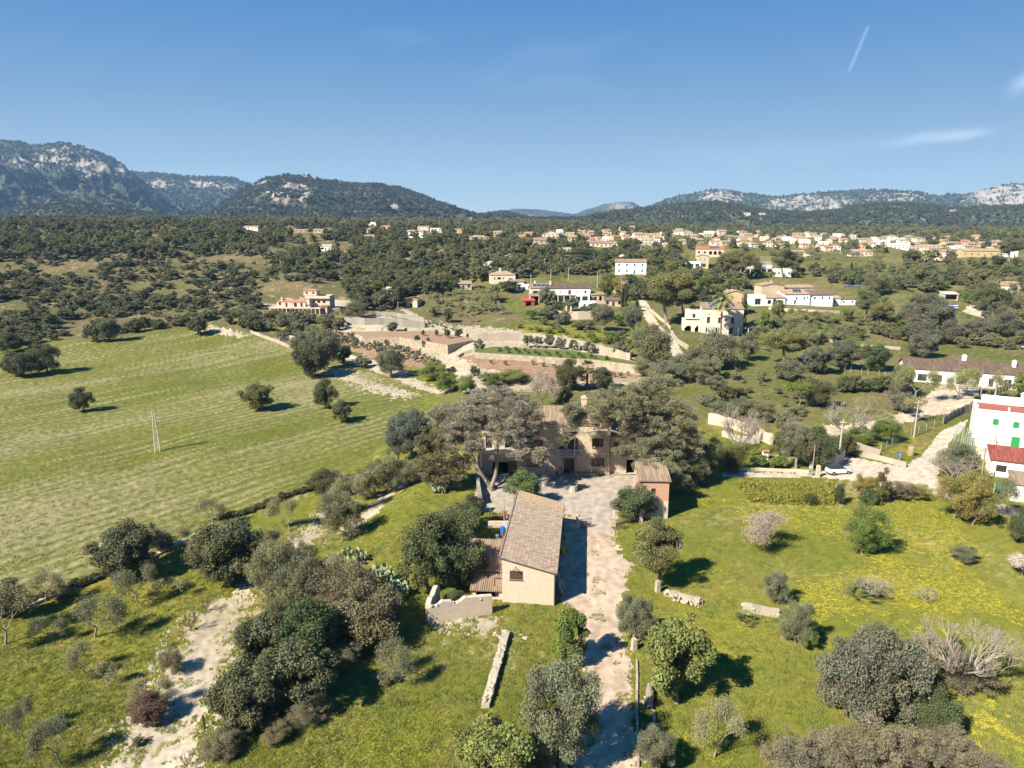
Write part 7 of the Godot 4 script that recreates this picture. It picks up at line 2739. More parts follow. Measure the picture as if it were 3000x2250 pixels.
func furniture() -> void:
	car(ground(1810, 1022), deg_to_rad(9), "car_white", "car_dark", "white hatchback with a black roof parked at the gateway of the lane")
	van(ground(2054, 669), deg_to_rad(178))
	car(ground(2183, 755), deg_to_rad(-5), "car_dark", "car_dark", "black car parked in the shade by the scrap yard", 4.2)
	car(ground(2210, 752), deg_to_rad(60), "rim", "car_dark", "grey car parked behind the black car", 4.2)
	# blue direction sign
	var s := thing("road_sign", ground(1942, 995), deg_to_rad(8), "small square blue road sign on the grass bank of the lane", "sign")
	var b := MB.new()
	b.tube(Vector3(0, -0.2, 0), Vector3(0, 1.0, 0), 0.04, 0.04, 6)
	part("post", b.mesh(M.galvanised), s)
	var c := MB.new()
	c.box(Vector3(0, 1.05, 0.05), Vector3(0.75, 0.8, 0.04))
	part("plate", c.mesh(M.sign_blue), s)
	var a := MB.new()
	a.box(Vector3(0, 0.95, 0.075), Vector3(0.12, 0.4, 0.01))
	a.box(Vector3(0, 1.2, 0.075), Vector3(0.34, 0.13, 0.01))
	part("symbol", a.mesh(M.rail), s)
	# gate at the lane
	for e in [[1766, 1031, 1.9], [1752, 1014, 1.8]]:
		var g := thing("gate_pier", ground(e[0], e[1]), 0.0, "tall white gate pier beside the parked white car", "gate pier", "piers of the lane gateway")
		var m := MB.new()
		m.box(Vector3(0, e[2] * 0.5, 0), Vector3(0.55, e[2] * 1.2, 0.55))
		part("shaft", m.mesh(M.plaster), g)
	var lg := thing("iron_gate", ground(1745, 1026), deg_to_rad(-3), "dark green wire gate across the lane by the white pier", "gate")
	for i in 10:
		var m := MB.new()
		m.box(Vector3(i * 0.18, 0.6, 0), Vector3(0.035, 1.2, 0.035))
		part("bar", m.mesh(M.mesh_green), lg)
	for y in [0.1, 1.15]:
		var m := MB.new()
		m.box(Vector3(0.8, y, 0.03), Vector3(1.8, 0.05, 0.04))
		part("rail", m.mesh(M.mesh_green), lg)
	# small shrine-like letter box with a tiled cap
	var lb := thing("meter_cabinet", ground(1652, 992), 0.1, "small white meter cabinet with a clay tile cap in the shrubs", "cabinet")
	var lm := MB.new()
	lm.box(Vector3(0, 0.7, 0), Vector3(0.9, 1.6, 0.7))
	part("cabinet_body", lm.mesh(M.white), lb)
	var lr := MB.new()
	roof_slope(lr, Vector3(-0.65, 1.5, 0.55), Vector3(0.65, 1.5, 0.55), Vector3(0.65, 1.8, 0), Vector3(-0.65, 1.8, 0), true, 0.08)
	roof_slope(lr, Vector3(0.65, 1.5, -0.55), Vector3(-0.65, 1.5, -0.55), Vector3(-0.65, 1.8, 0), Vector3(0.65, 1.8, 0), true, 0.08)
	part("cap_tiles", lr.mesh(M.tile_orange), lb)
	# poles and cables on the village side
	var p1 := pole(1811, 1000, 92, "pale concrete electricity pole at the gateway of the lane", 0.16)
	var p2 := pole(1974, 944, 78, "slim concrete electricity pole on the grass beside the wire fence", 0.12)
	var p3 := pole(2148, 865, 36, "stout concrete pole behind the white roof terrace", 0.2)
	var p4 := pole(2117, 1048, 80, "dark wooden pole before the rusty porch frame", 0.13, false, "wood_grey")
	var p5 := pole(1754, 1028, 66, "weathered wooden pole beside the lane gate", 0.1, false, "wood_grey")
	cable(p1, p2, 1.2, "thin overhead cable from the gateway pole to the slim pole")
	cable(p2, p3, 0.8, "thin overhead cable from the slim pole to the roof terrace pole")
	cable(p4, p3, 0.8, "thin overhead cable from the wooden pole to the roof terrace pole")
	cable(p1, p4, 1.6, "thin overhead cable from the gateway pole over the lane")
	for e in [[1176, 590, 30], [1228, 604, 24], [1190, 602, 20], [1290, 622, 32], [1050, 562, 24], [1341, 650, 44], [1147, 612, 20], [1126, 515, 12], [1347, 572, 20], [1351, 572, 20], [1384, 548, 20], [1408, 546, 16], [1448, 545, 16], [1837, 540, 14], [1815, 548, 14], [2132, 552, 18], [2211, 590, 36], [1913, 534, 18], [1024, 592, 18]]:
		pole(e[0], e[1], e[2], "thin pale electricity pole among the village trees", 0.12, e[2] > 20, "pole", "electricity poles of the village")
	pylon(341, 976, 92, "pale lattice power pylon standing alone in the green field")
	pylon(848, 660, 46, "lattice power pylon at the edge of the dark scrub", "", 2)
	for e in [[1018, 486, 16, 1300], [883, 490, 18, 1300], [989, 490, 9, 1300], [85, 480, 20, 1250], [1811, 512, 12, 1200], [2162, 505, 12, 1200]]:
		var p := away(e[0], e[1], e[3])
		var t := thing("lattice_pylon", Vector3(p.x, p.y - 3.0, p.z), 0.4, "distant grey lattice pylon before the hills", "pylon", "pylons at the foot of the hills")
		var m := MB.new()
		var h: float = e[2] * px(p) + 3.0
		for sx in [-1.0, 1.0]:
			for sz in [-1.0, 1.0]:
				m.bar(Vector3(sx * 1.8, 0, sz * 1.8), Vector3(sx * 0.3, h, sz * 0.3), 0.32, 0.32)
		for i in 5:
			m.bar(Vector3(-1.6 + i * 0.25, h * (i + 0.5) / 5.5, 0), Vector3(1.6 - i * 0.25, h * (i + 1.2) / 5.5, 0), 0.2, 0.2)
		m.bar(Vector3(-3.0, h * 0.86, 0), Vector3(3.0, h * 0.86, 0), 0.3, 0.3)
		part("mast", m.mesh(M.galvanised), t)
	reed_fence([1838, 963, 1862, 974, 1900, 986], 1.3, "grey reed screen fence above the stone wall at the lane bend")
	reed_fence([2036, 918, 2056, 905, 2080, 893, 2110, 884], 1.7, "grey brushwood fence along the gravel drive")
	reed_fence([2120, 868, 2150, 852, 2190, 838], 1.6, "grey brushwood fence behind the white roof terrace")
	wire_fence([1902, 976, 1950, 950, 2000, 930, 2034, 916], 1.5, "green wire mesh fence between the meadow and the side lane")
	for e in [[1824, 805], [1837, 806], [1860, 808], [1874, 810], [1898, 812], [1910, 815], [1934, 801], [1946, 799]]:
		var p := ground(e[0], e[1])
		var t := thing("fence_stake", p, 0.0, "slim pale stake of the open fence below the olives", "post", "stakes below the olives")
		var m := MB.new()
		m.tube(Vector3(0, -0.2, 0), Vector3(0.08, 1.7, 0), 0.05, 0.045, 5, true)
		part("shaft", m.mesh(M.pole), t)
	# water tower legs above the white teal-shuttered house
	var wt := thing("water_tower", ground(1345, 572), 0.0, "small white water tower on two legs behind the white house", "water tower")
	for x in [-0.9, 0.9]:
		var m := MB.new()
		m.box(Vector3(x, 2.4, 0), Vector3(0.3, 5.0, 0.3))
		part("leg", m.mesh(M.white), wt)
	var wm := MB.new()
	wm.tube(Vector3(0, 4.9, 0), Vector3(0, 5.4, 0), 2.4, 2.4, 14, true)
	wm.tube(Vector3(0, 5.4, 0), Vector3(0, 6.2, 0), 2.4, 0.4, 14, true)
	part("tank", wm.mesh(M.cream), wt)
	# roadside stump
	var st := thing("palm_stump", ground(2046, 985) + Vector3(-7.0, 0.0, 0.3), 0.0, "shaggy straw-coloured palm stump on the grass bank", "stump")
	var q := MB.new()
	q.tube(Vector3(0, -0.2, 0), Vector3(0.15, 1.9, 0), 0.45, 0.6, 9, true)
	for i in 40:
		var an := i * 2.4
		q.tri(Vector3(cos(an) * 0.55, 1.9 - i * 0.03, sin(an) * 0.55), Vector3(cos(an + 0.2) * 0.55, 1.9 - i * 0.03, sin(an + 0.2) * 0.55), Vector3(cos(an) * 0.85, 1.0 - i * 0.02, sin(an) * 0.85))
	part("stump", q.mesh(M.straw), st)


# ---------------------------------------------------------------- planting
func near_trees() -> void:
	rng.seed = 21
	# the two great pines at the farmhouse, a third at the bank
	big_pine(1061, 1058, [[1040, 905, 62, 34, 0.0], [1100, 925, 48, 42, 2.0], [1000, 940, 44, 36, 1.0], [1070, 866, 70, 32, -3.0], [1120, 880, 44, 30, -1.0], [1010, 890, 46, 30, 0.0], [1140, 935, 20, 32, 1.0], [1150, 905, 26, 26, 0.0], [960, 900, 40, 26, -2.0], [1120, 975, 22, 18, 3.0], [1030, 960, 22, 20, 2.0], [1168, 985, 14, 18, 4.0]], [[0.42, [1045, 1030, 0.0], [1020, 985, 0.2], [1000, 950, 0.5]], [0.4, [1071, 1025, 0.0], [1073, 985, 0.2], [1078, 940, 0.4], [1100, 915, 0.8]], [0.2, [1045, 1030, 0.0], [1012, 1000, -0.5], [985, 975, -1.0]]], "pine_grey", 3, "forked grey pine at the courtyard wall before the farmhouse's left wing")
	big_pine(945, 1056, [[945, 985, 42, 52, 0.0], [925, 1015, 26, 32, 1.0], [975, 1020, 34, 30, 0.5], [960, 945, 34, 28, -1.0], [1000, 1000, 20, 26, -0.5], [950, 1035, 32, 18, 1.0], [918, 950, 18, 26, 0.0]], [[0.3, [950, 1020, 0.0], [955, 980, 0.0], [965, 940, 0.0]]], "pine_warm", 4, "bushy grey-green pine standing below the courtyard wall at the bank")
	big_pine(1381, 1052, [[1330, 870, 70, 40, 1.0], [1400, 860, 62, 40, -2.0], [1300, 900, 32, 30, -1.0], [1440, 905, 62, 54, 0.0], [1480, 960, 44, 48, -1.0], [1420, 965, 58, 40, 2.0], [1450, 1020, 46, 34, 2.0], [1250, 895, 30, 24, -1.0], [1235, 930, 14, 18, -1.0], [1376, 920, 40, 26, 1.0], [1500, 1010, 32, 34, -1.0], [1232, 885, 16, 18, 1.0], [1345, 975, 18, 12, 3.0], [1470, 1060, 30, 18, 2.0], [1425, 1010, 36, 15, 7.5], [1392, 1006, 22, 12, 7.0], [1455, 1035, 26, 16, 6.5], [1420, 825, 50, 18, -3.0], [1212, 950, 7, 10, 0.0]], [[0.5, [1385, 1010, 0.0], [1392, 985, 0.2], [1370, 950, 0.4], [1320, 930, 0.8], [1265, 935, 1.2]], [0.42, [1385, 1010, 0.0], [1392, 985, 0.2], [1410, 940, 0.4], [1440, 900, 0.0]], [0.3, [1385, 1010, 0.0], [1430, 985, 0.5], [1475, 960, 0.0]]], "pine_grey2", 5, "huge spreading grey-green pine in front of the farmhouse's right wing")
	plant("conifer", 1532, 1040, 70, 110, "pine_dark", "dark_pine", "dark green pine behind the huge spreading pine")
	plant("conifer", 1500, 1052, 60, 80, "pine_dark", "dark_pine", "shadowed dark pine beside the pink outbuilding")
	# courtyard and barn
	plant("oak", 1132, 1092, 84, 74, "carob_bright", "holm_oak", "round green holm oak in the courtyard behind the barn")
	plant("oak", 1368, 1123, 86, 78, "oak", "holm_oak", "round dark holm oak beside the pink outbuilding")
	plant("oak", 930, 1278, 140, 165, "carob_mid", "carob_tree", "big dense carob tree left of the barn, its main crown")
	plant("oak", 1000, 1268, 120, 120, "carob_mid", "carob_tree", "dense carob crown leaning on the lean-to shed roof")
	plant("oak", 990, 1180, 110, 90, "carob_mid", "carob_tree", "carob tree at the back of the clump by the broken wall")
	plant("oak", 985, 1310, 50, 34, "oak", "shrub", "small dark shrub growing inside the ruined wall", "shrub")
	plant("pine", 1420, 1268, 136, 152, "pine", "young_pine", "young light green pine on the verge of the dirt track")
	plant("olive", 1370, 1394, 86, 116, "olive_dark", "olive_tree", "grey-green olive hanging over the right verge of the track")
	plant("leafy", 1462, 1520, 148, 204, "leafy", "carob_tree", "tall leafy yellow-green carob casting its shadow on the meadow")
	plant("olive", 1415, 1668, 92, 106, "olive_dark", "olive_tree", "grey olive beside the stone edging at the track's end")
	plant("almond", 1542, 1637, 76, 118, "almond", "almond_tree", "pale almond tree with a clear trunk in the open meadow")
	plant("leafy", 1232, 1436, 88, 128, "bush_green", "young_tree", "bright green young tree at the barn end of the track")
	plant("olive", 1215, 1658, 168, 258, "olive", "olive_tree", "tall olive tree shading the dirt track")
	plant("leafy", 1075, 1700, 190, 160, "leafy", "leafy_bush", "leafy yellow-green tree at the foot of the low stone wall")
	plant("loose", 1170, 1690, 70, 70, "olive_dark", "shrub", "dark undergrowth between the olive and the leafy tree", "shrub")
	# right meadow
	plant("oak", 1830, 1548, 150, 178, "olive_dk2", "wild_olive", "dense grey wild olive beside the bare fig, its broad side")
	plant("oak", 1920, 1552, 150, 190, "olive_dk2", "wild_olive", "dense grey wild olive touching the bare fig tree")
	plant("oak", 1880, 1500, 130, 150, "olive_dk2", "wild_olive", "rear crown of the grey wild olive clump")
	plant("bare", 2070, 1480, 165, 170, "almond", "fig_tree", "leafless pale fig tree with a dome of bare branches")
	plant("bare", 2012, 1462, 80, 100, "almond", "fig_tree", "smaller leafless fig beside the wild olive")
	plant("oak", 2052, 1455, 60, 80, "oak", "shrub", "dark green shrub inside the leafless fig", "shrub")
	plant("loose", 2080, 1485, 140, 60, "shrub_brown", "shrub", "tangle of brown twigs under the leafless fig", "shrub")
	plant("oak", 2020, 1592, 96, 106, "oak", "shrub", "dark green shrub between the wild olive and the dry thicket", "shrub")
	for e in [[1700, 1700, 130, 130], [1790, 1690, 140, 120], [1880, 1700, 150, 150], [1960, 1690, 150, 120], [2050, 1680, 120, 110], [2120, 1700, 110, 90]]:
		plant("loose", e[0], e[1], e[2], e[3], "olive_dry", "dry_thicket", "grey-brown dry thicket in the meadow's near corner", "thicket", "dry thicket in the near corner")
	plant("loose", 1862, 1198, 96, 118, "bush_green", "young_tree", "upright green bush standing in the yellow flowers")
	plant("almond", 1660, 1180, 88, 70, "blossom", "almond_tree", "pale blossoming almond at the top of the yellow meadow")
	plant("loose", 2078, 1214, 54, 40, "olive_dark", "shrub", "small grey-green bush on the slope below the road", "shrub")
	plant("bare", 2002, 1304, 40, 40, "almond", "shrub", "small leafless bush alone in the meadow", "shrub")
	plant("almond", 2208, 1244, 46, 48, "blossom_white", "almond_tree", "white blossoming almond at the meadow's far edge")
	plant("oak", 2204, 1172, 60, 74, "oak", "shrub", "dark evergreen shrub by the roadside wall", "shrub")
	plant("loose", 1678, 1306, 62, 76, "olive", "shrub", "grey-green bush above the white stone slab", "shrub")
	plant("loose", 1720, 1392, 84, 100, "olive", "shrub", "tall olive-grey bush at the edge of the yellow flowers", "shrub")
	plant("oak", 1738, 1398, 50, 56, "bush_green", "shrub", "bright green leafy bush below the olive-grey bush", "shrub")
	plant("bare", 1880, 1288, 62, 46, "almond", "shrub", "leafless twigs growing through the dark dwarf palm", "shrub")
	low_palm(1868, 1290, 100, "dark dwarf palm under leafless twigs in the yellow meadow")
	low_palm(1610, 1345, 62, "dwarf palm spread flat in front of the white stone slab")
	# left bank thicket
	plant("loose", 600, 1310, 130, 150, "olive_mid", "wild_olive", "olive-green thicket at the top of the chalk path")
	plant("loose", 660, 1330, 110, 140, "olive_mid", "wild_olive", "yellowish olive thicket beside the prickly pears")
	plant("loose", 745, 1345, 150, 140, "shrub_brown", "wild_olive", "brownish wild olive below the prickly pears")
	plant("oak", 800, 1384, 150, 128, "olive_brown", "wild_olive", "rounded brown-green wild olive at the end of the thicket")
	plant("oak", 670, 1440, 140, 150, "carob", "carob_tree", "dark green carob in the middle of the bank thicket")
	plant("leafy", 540, 1566, 150, 140, "carob_dk", "carob_tree", "dark leafy carob overhanging the chalk path")
	plant("leafy", 640, 1540, 170, 160, "carob_dk", "carob_tree", "broad dark carob at the near end of the bank thicket")
	plant("leafy", 580, 1460, 150, 140, "carob_dk", "carob_tree", "dark carob beside the weathered post")
	plant("oak", 520, 1590, 90, 60, "carob_dk", "shrub", "low dark shrub at the foot of the carob by the path", "shrub")
	plant("olive", 702, 1505, 66, 112, "olive", "olive_tree", "slim grey olive on the edge of the sunlit meadow")
	plant("loose", 480, 1640, 90, 60, "shrub_brown", "shrub", "brown dry shrub beside the chalk path's end", "shrub")
	plant("loose", 665, 1556, 100, 46, "shrub_brown", "shrub", "low brown shrub along the thicket's sunny edge", "shrub")
	plant("loose", 592, 1578, 56, 38, "olive_brown", "shrub", "small round olive bush below the broad carob", "shrub")
	plant("loose", 750, 1440, 70, 60, "shrub_brown", "shrub", "dry brown bush under the rounded wild olive", "shrub")
	plant("almond", 850, 1464, 78, 82, "olive", "almond_tree", "sparse small tree casting a long shadow on the meadow")
	plant("loose", 836, 1478, 46, 30, "shrub_brown", "shrub", "low dark bush beside the sparse small tree", "shrub")
	for e in [[575, 1270, 70, 90, "olive_mid"], [640, 1260, 100, 100, "olive_mid"], [705, 1290, 110, 90, "olive_brown"], [610, 1400, 110, 110, "carob_dk"], [720, 1400, 110, 90, "olive_brown"], [560, 1390, 60, 60, "shrub_brown"], [690, 1470, 90, 70, "carob_dk"], [500, 1540, 70, 60, "carob_dk"], [770, 1300, 100, 80, "shrub_brown"], [840, 1360, 70, 70, "olive_brown"], [600, 1600, 70, 40, "olive_brown"]]:
		plant("loose", e[0], e[1], e[2], e[3], e[4], "thicket_bush", "bush filling the bank thicket between the taller crowns", "shrub", "bushes of the bank thicket")
	prickly_pear(760, 1222, 62, 42, "clump of prickly pear at the top of the thicket", "prickly pears")
	prickly_pear(826, 1262, 60, 46, "clump of prickly pear beside the brownish wild olive", "prickly pears")
	prickly_pear(862, 1286, 44, 32, "small clump of prickly pear at the meadow's edge", "prickly pears")
	prickly_pear(948, 1064, 28, 14, "small prickly pear at the foot of the bank pine")
	# round carobs along the field and the bank above
	plant("carob", 280, 1248, 134, 124, "carob_dk", "carob_tree", "round dark carob at the concrete channel of the field")
	plant("carob", 495, 1264, 150, 136, "carob_dk", "carob_tree", "round dark carob at the head of the chalk path")
	plant("loose", 430, 1225, 50, 70, "almond", "shrub", "pale twiggy bush beside the round carob", "shrub")
	plant("loose", 738, 1168, 98, 112, "olive_mid", "wild_olive", "leaning olive-green bush on the bank above the path")
	plant("oak", 722, 1110, 60, 60, "olive_dark", "wild_olive", "dark crown behind the leaning bush on the bank")
	plant("almond", 772, 1110, 60, 80, "almond", "almond_tree", "twiggy grey tree on the broken bank wall")
	plant("oak", 706, 1068, 84, 52, "oak_brown", "shrub", "dark brown-green shrub on the field's edge", "shrub")
	plant("olive", 888, 990, 96, 108, "olive_blue", "olive_tree", "blue-grey wild olive at the field's corner above the bank")
	plant("olive", 862, 1000, 70, 80, "olive_blue", "olive_tree", "second blue-grey wild olive leaning towards the field")
	plant("loose", 838, 1066, 90, 82, "olive_mid", "wild_olive", "olive-green thicket between the blue-grey olive and the bank")
	plant("loose", 885, 1046, 70, 60, "olive_mid", "wild_olive", "olive thicket under the bank pine's crown")
	plant("loose", 790, 1080, 60, 70, "almond", "shrub", "pale leafless scrub beside the olive thicket", "shrub")
	plant("almond", 626, 1146, 54, 66, "almond", "almond_tree", "small almond tree at the start of the chalk path")
	plant("almond", 592, 1215, 56, 72, "almond", "almond_tree", "bare-looking almond beside the dead forked stump")
	plant("bare", 633, 1171, 18, 24, "almond", "dead_tree", "dead forked stump beside the chalk path", "dead tree")
	plant("almond", 460, 1130, 50, 50, "almond", "almond_tree", "small almond on the field's hedge line")
	plant("bare", 738, 1050, 26, 34, "almond", "dead_tree", "leafless sapling on the field's edge", "dead tree")
	plant("oak", 1018, 1140, 50, 70, "carob_mid", "shrub", "dark shrub against the broken wall by the yard", "shrub")
	plant("oak", 1028, 1108, 34, 40, "shrub_red", "shrub", "reddish dry bush at the end of the courtyard parapet", "shrub")
	plant("bare", 1190, 1108, 24, 34, "almond", "dead_tree", "thin leafless sapling behind the barn roof", "dead tree")
	# field trees
	plant("oak", 178, 888, 50, 48, "carob_dk", "field_tree", "small round dark tree alone in the green field")
	plant("carob", 558, 886, 72, 60, "leafy_dk", "field_tree", "yellow-green umbrella-shaped tree in the middle of the field")
	plant("oak", 703, 884, 54, 62, "carob_mid", "field_tree", "upright dark tree next to a lower bush in the field")
	plant("oak", 740, 912, 46, 46, "carob_dk", "field_tree", "low round bush beside the upright dark tree in the field")
	plant("carob", 672, 816, 78, 84, "carob_dk", "field_tree", "large dark tree with a thick trunk at the olive grove's corner")
	plant("olive", 700, 800, 70, 92, "olive_dark", "field_tree", "grey-green crown leaning behind the large dark tree")
	plant("olive", 655, 775, 50, 60, "olive", "field_tree", "pale olive behind the large dark tree")
	plant("oak", 738, 785, 46, 40, "carob_dk", "field_tree", "dark bush on the pale wall below the grove")
	plant("olive", 845, 816, 62, 64, "olive_dark", "field_tree", "round dark olive beside the pale wall at the field's end")
	plant("oak", 785, 795, 34, 26, "olive_dark", "shrub", "low dark bush along the pale wall", "shrub")
	plant("oak", 100, 806, 66, 66, "carob_dk", "field_tree", "larger of two dark trees at the field's open side")
	plant("oak", 44, 814, 64, 58, "carob_dk", "field_tree", "lower of two dark trees at the field's open side")
	plant("oak", 430, 724, 42, 42, "carob_dk", "field_tree", "dark tree at the point where the field meets the scrub")
	plant("oak", 20, 762, 60, 40, "carob_dk", "field_tree", "dark spreading bush at the field's back edge")
	plant("oak", 66, 752, 40, 26, "olive_dark", "shrub", "low bush on the field's back edge", "shrub")
	plant("oak", 236, 738, 50, 56, "olive_dark", "field_tree", "taller of a pair of olives behind the field")
	plant("oak", 204, 738, 46, 48, "olive_dark", "field_tree", "shorter of a pair of olives behind the field")
	# orchard on the left
	for e in [[299, 1303, 64, 76, "olive"], [372, 1289, 44, 40, "almond"], [206, 1376, 88, 86, "olive"], [184, 1454, 54, 70, "almond"], [239, 1490, 44, 56, "almond"], [110, 1386, 52, 50, "olive"], [50, 1594, 48, 80, "olive"], [131, 1650, 74, 106, "olive"], [100, 1298, 62, 62, "almond"], [330, 1530, 62, 66, "almond"], [12, 1392, 96, 112, "almond"], [372, 1196, 60, 56, "almond"]]:
		plant("almond", e[0], e[1], e[2], e[3], e[4], "almond_tree", "sparse grey almond tree in the grassy orchard beside the chalk path", "tree", "almond trees of the left orchard")
	plant("oak", 28, 1336, 70, 86, "olive_dark", "olive_tree", "dark olive at the channel's end")
	plant("oak", 130, 1296, 40, 30, "shrub_brown", "shrub", "dark bush on the concrete channel", "shrub")
	plant("oak", 352, 1190, 56, 40, "shrub_brown", "shrub", "brown bush behind the round carob at the channel", "shrub")
	for e in [[414, 1363, 34, 46], [446, 1320, 26, 34], [405, 1662, 30, 50]]:
		plant("bare", e[0], e[1], e[2], e[3], "almond", "dead_tree", "dead leafless sapling beside the chalk path", "dead tree", "dead saplings on the chalk path", "bark")
	plant("loose", 372, 1452, 58, 50, "shrub_brown", "shrub", "grey-brown bush in the orchard's pale grass", "shrub")
	plant("oak", 326, 1556, 86, 58, "shrub_red", "shrub", "dark reddish bush beside the chalk path", "shrub")
	plant("loose", 300, 1610, 34, 22, "shrub_brown", "shrub", "tiny grey bush at the edge of the chalk path", "shrub")
	# the hedge line below the field
	var r := RandomNumberGenerator.new()
	r.seed = 5
	for i in 26:
		var t := i / 25.0
		var u := lerpf(480, 780, t)
		var v := lerpf(1118, 1022, t) + sin(t * 9.0) * 3.0
		plant("oak", u, v + 4, r.randf_range(14, 26), r.randf_range(9, 16), "oak_brown", "hedge_shrub", "low dark shrub of the hedge along the field's lower edge", "shrub", "hedge shrubs below the field")
	for i in 14:
		var t := i / 13.0
		plant("oak", lerpf(0, 300, t), lerpf(1330, 1215, t), r.randf_range(18, 34), r.randf_range(12, 20), "oak_brown", "hedge_shrub", "low dark shrub of the hedge along the concrete channel", "shrub", "hedge shrubs along the channel")


func lane_trees() -> void:
	rng.seed = 33
	# ivy hedge by the lane
	var hd := thing("ivy_hedge", ground(1600, 1060), 0.0, "long yellow-green ivy hedge along the lane's near side", "hedge")
	var m := MB.new()
	var r := RandomNumberGenerator.new()
	r.seed = 9
	var a := ground(1592, 1052)
	var b := ground(1802, 1062)
	var n0 := ground(1620, 1086)
	var n1 := ground(1800, 1092)
	for i in 16000:
		var t := r.randf()
		var s := r.randf()
		var base := a.lerp(b, t).lerp(n0.lerp(n1, t), s)
		var top := 1.35 + n_warp.get_noise_2d(base.x * 0.6, base.z * 0.6) * 0.5
		var y := top * (1.0 - pow(s, 3.0)) if r.randf() < 0.7 else top * r.randf() * (1.0 - s * 0.5)
		var p := base - hd.position + Vector3(0, y, 0)
		var nn := (Vector3(0, 0.6, 0.5) + unit(r)).normalized()
		var tt := nn.cross(unit(r)).normalized()
		var g := r.randf_range(0.6, 1.0)
		m.col = Color(g, g * r.randf_range(0.92, 1.0), g * 0.9)
		var sz := r.randf_range(0.1, 0.24)
		m.tri(p - tt * sz, p + tt * sz, p + nn.cross(tt) * sz * 1.4)
	part("foliage", m.mesh(null), hd, M.ivy)
	plant("cypress", 1749, 1090, 28, 30, "cypress", "small_conifer", "small dark conifer in front of the ivy hedge")
	plant("cypress", 1812, 1090, 22, 50, "cypress", "small_conifer", "narrow dark conifer at the hedge's end")
	plant("conifer", 1868, 1080, 50, 70, "shrub_yellow", "ivy_bush", "yellow-brown ivy-covered bush between two conifers", "shrub")
	plant("conifer", 1902, 1090, 34, 90, "cypress_y", "small_conifer", "tall ragged conifer wrapped in ivy by the lane")
	plant("oak", 1872, 1092, 40, 40, "oak", "shrub", "dark shrub at the foot of the ivy bush", "shrub")
	plant("loose", 1945, 1080, 60, 40, "shrub_brown", "shrub", "brown bramble on the bank below the lane", "shrub")
	plant("loose", 1985, 1080, 54, 34, "shrub_yellow", "shrub", "yellowish shrub on the bank below the lane", "shrub")
	plant("loose", 2100, 1134, 110, 120, "shrub_yellow", "tall_shrub", "tall yellowish shrub with bare stems by the road", "shrub")
	plant("almond", 2060, 1120, 70, 90, "shrub_yellow", "tall_shrub", "thin yellowish tree beside the tall shrub by the road", "shrub")
	plant("almond", 2140, 1112, 60, 80, "olive", "tall_shrub", "thin grey tree in front of the green mesh screen", "shrub")
	plant("oak", 2066, 1034, 84, 74, "olive_dark", "wild_olive", "dark olive bush at the foot of the columnar cactus")
	plant("bare", 2062, 1050, 80, 70, "almond", "dead_tree", "leafless pale branches before the dark olive bush", "dead tree")
	# columnar cactus
	var c := thing("columnar_cactus", ground(2074, 1000), 0.0, "tall many-stemmed columnar cactus beside the white house", "cactus")
	for i in 26:
		var q := MB.new()
		var x := r.randf_range(-1.8, 2.0)
		var h := r.randf_range(3.0, 6.8)
		var lean := x * 0.12
		q.tube(Vector3(x * 0.5, 0, r.randf_range(-0.5, 0.5)), Vector3(x, h * 0.55, r.randf_range(-0.6, 0.6)), 0.13, 0.14, 6)
		q.tube(Vector3(x, h * 0.55, 0), Vector3(x + lean, h, 0), 0.14, 0.07, 6)
		if i % 2 == 0:
			q.tube(Vector3(x, h * 0.5, 0), Vector3(x + 0.35, h * 0.6, 0.1), 0.1, 0.1, 5)
			q.tube(Vector3(x + 0.35, h * 0.6, 0.1), Vector3(x + 0.4, h * 0.85, 0.1), 0.1, 0.06, 5)
		part("stem", q.mesh(M.cactus), c)
	# shrubs between the big pine and the lane
	plant("cypress", 1584, 1018, 58, 72, "cypress_y", "conifer_bush", "broad olive-brown conifer beside the lane")
	plant("bare", 1592, 985, 70, 110, "almond", "fig_tree", "leafless white fig tree behind the broad conifer")
	plant("bare", 1620, 950, 60, 60, "almond", "fig_tree", "leafless fig tree in front of the pale plastered wall")
	plant("olive", 1720, 1012, 76, 100, "olive_dark", "dark_tree", "dark tree with white trunks beside the lane")
	plant("oak", 1765, 1010, 80, 84, "oak", "dark_tree", "dark green tree behind the wooden pole at the gateway")
	plant("oak", 1700, 985, 60, 60, "oak", "dark_tree", "dark thicket behind the meter cabinet")
	plant("bare", 1716, 985, 60, 90, "almond", "dead_tree", "bare white branches rising from the dark tree", "dead tree")
	plant("oak", 1680, 1010, 40, 26, "bush_green", "shrub", "light green shrub along the lane's low wall", "shrub")
	plant("oak", 1640, 1008, 36, 30, "bush_green", "shrub", "light green shrub beside the broad conifer", "shrub")
	plant("oak", 1820, 985, 56, 50, "oak_brown", "shrub", "dark shrub beside the concrete pole", "shrub")
	plant("bare", 1825, 952, 84, 84, "almond", "fig_tree", "rounded leafless tree at the end of the gravel drive")
	plant("loose", 1850, 962, 60, 44, "bush_green", "shrub", "green weeds behind the reed screen", "shrub")
	plant("loose", 1910, 955, 80, 50, "bush_green", "shrub", "tall green weeds beside the drive", "shrub")
	plant("almond", 1905, 925, 50, 34, "almond", "shrub", "low leafless bramble on the drive's edge", "shrub")
	plant("oak", 1770, 878, 70, 56, "oak_brown", "meadow_bush", "round dark bush with a black shadow in the bright meadow", "shrub")
	plant("almond", 1725, 880, 46, 54, "bush_green", "shrub", "pale green sapling beside the round dark bush", "shrub")
	for e in [[1822, 848, 40, 36], [1852, 846, 44, 36], [1884, 846, 42, 34], [1912, 843, 34, 32]]:
		plant("oak", e[0], e[1], e[2], e[3], "carob_mid", "hedge_shrub", "dark green shrub of the hedge across the bright meadow", "shrub", "meadow hedge")
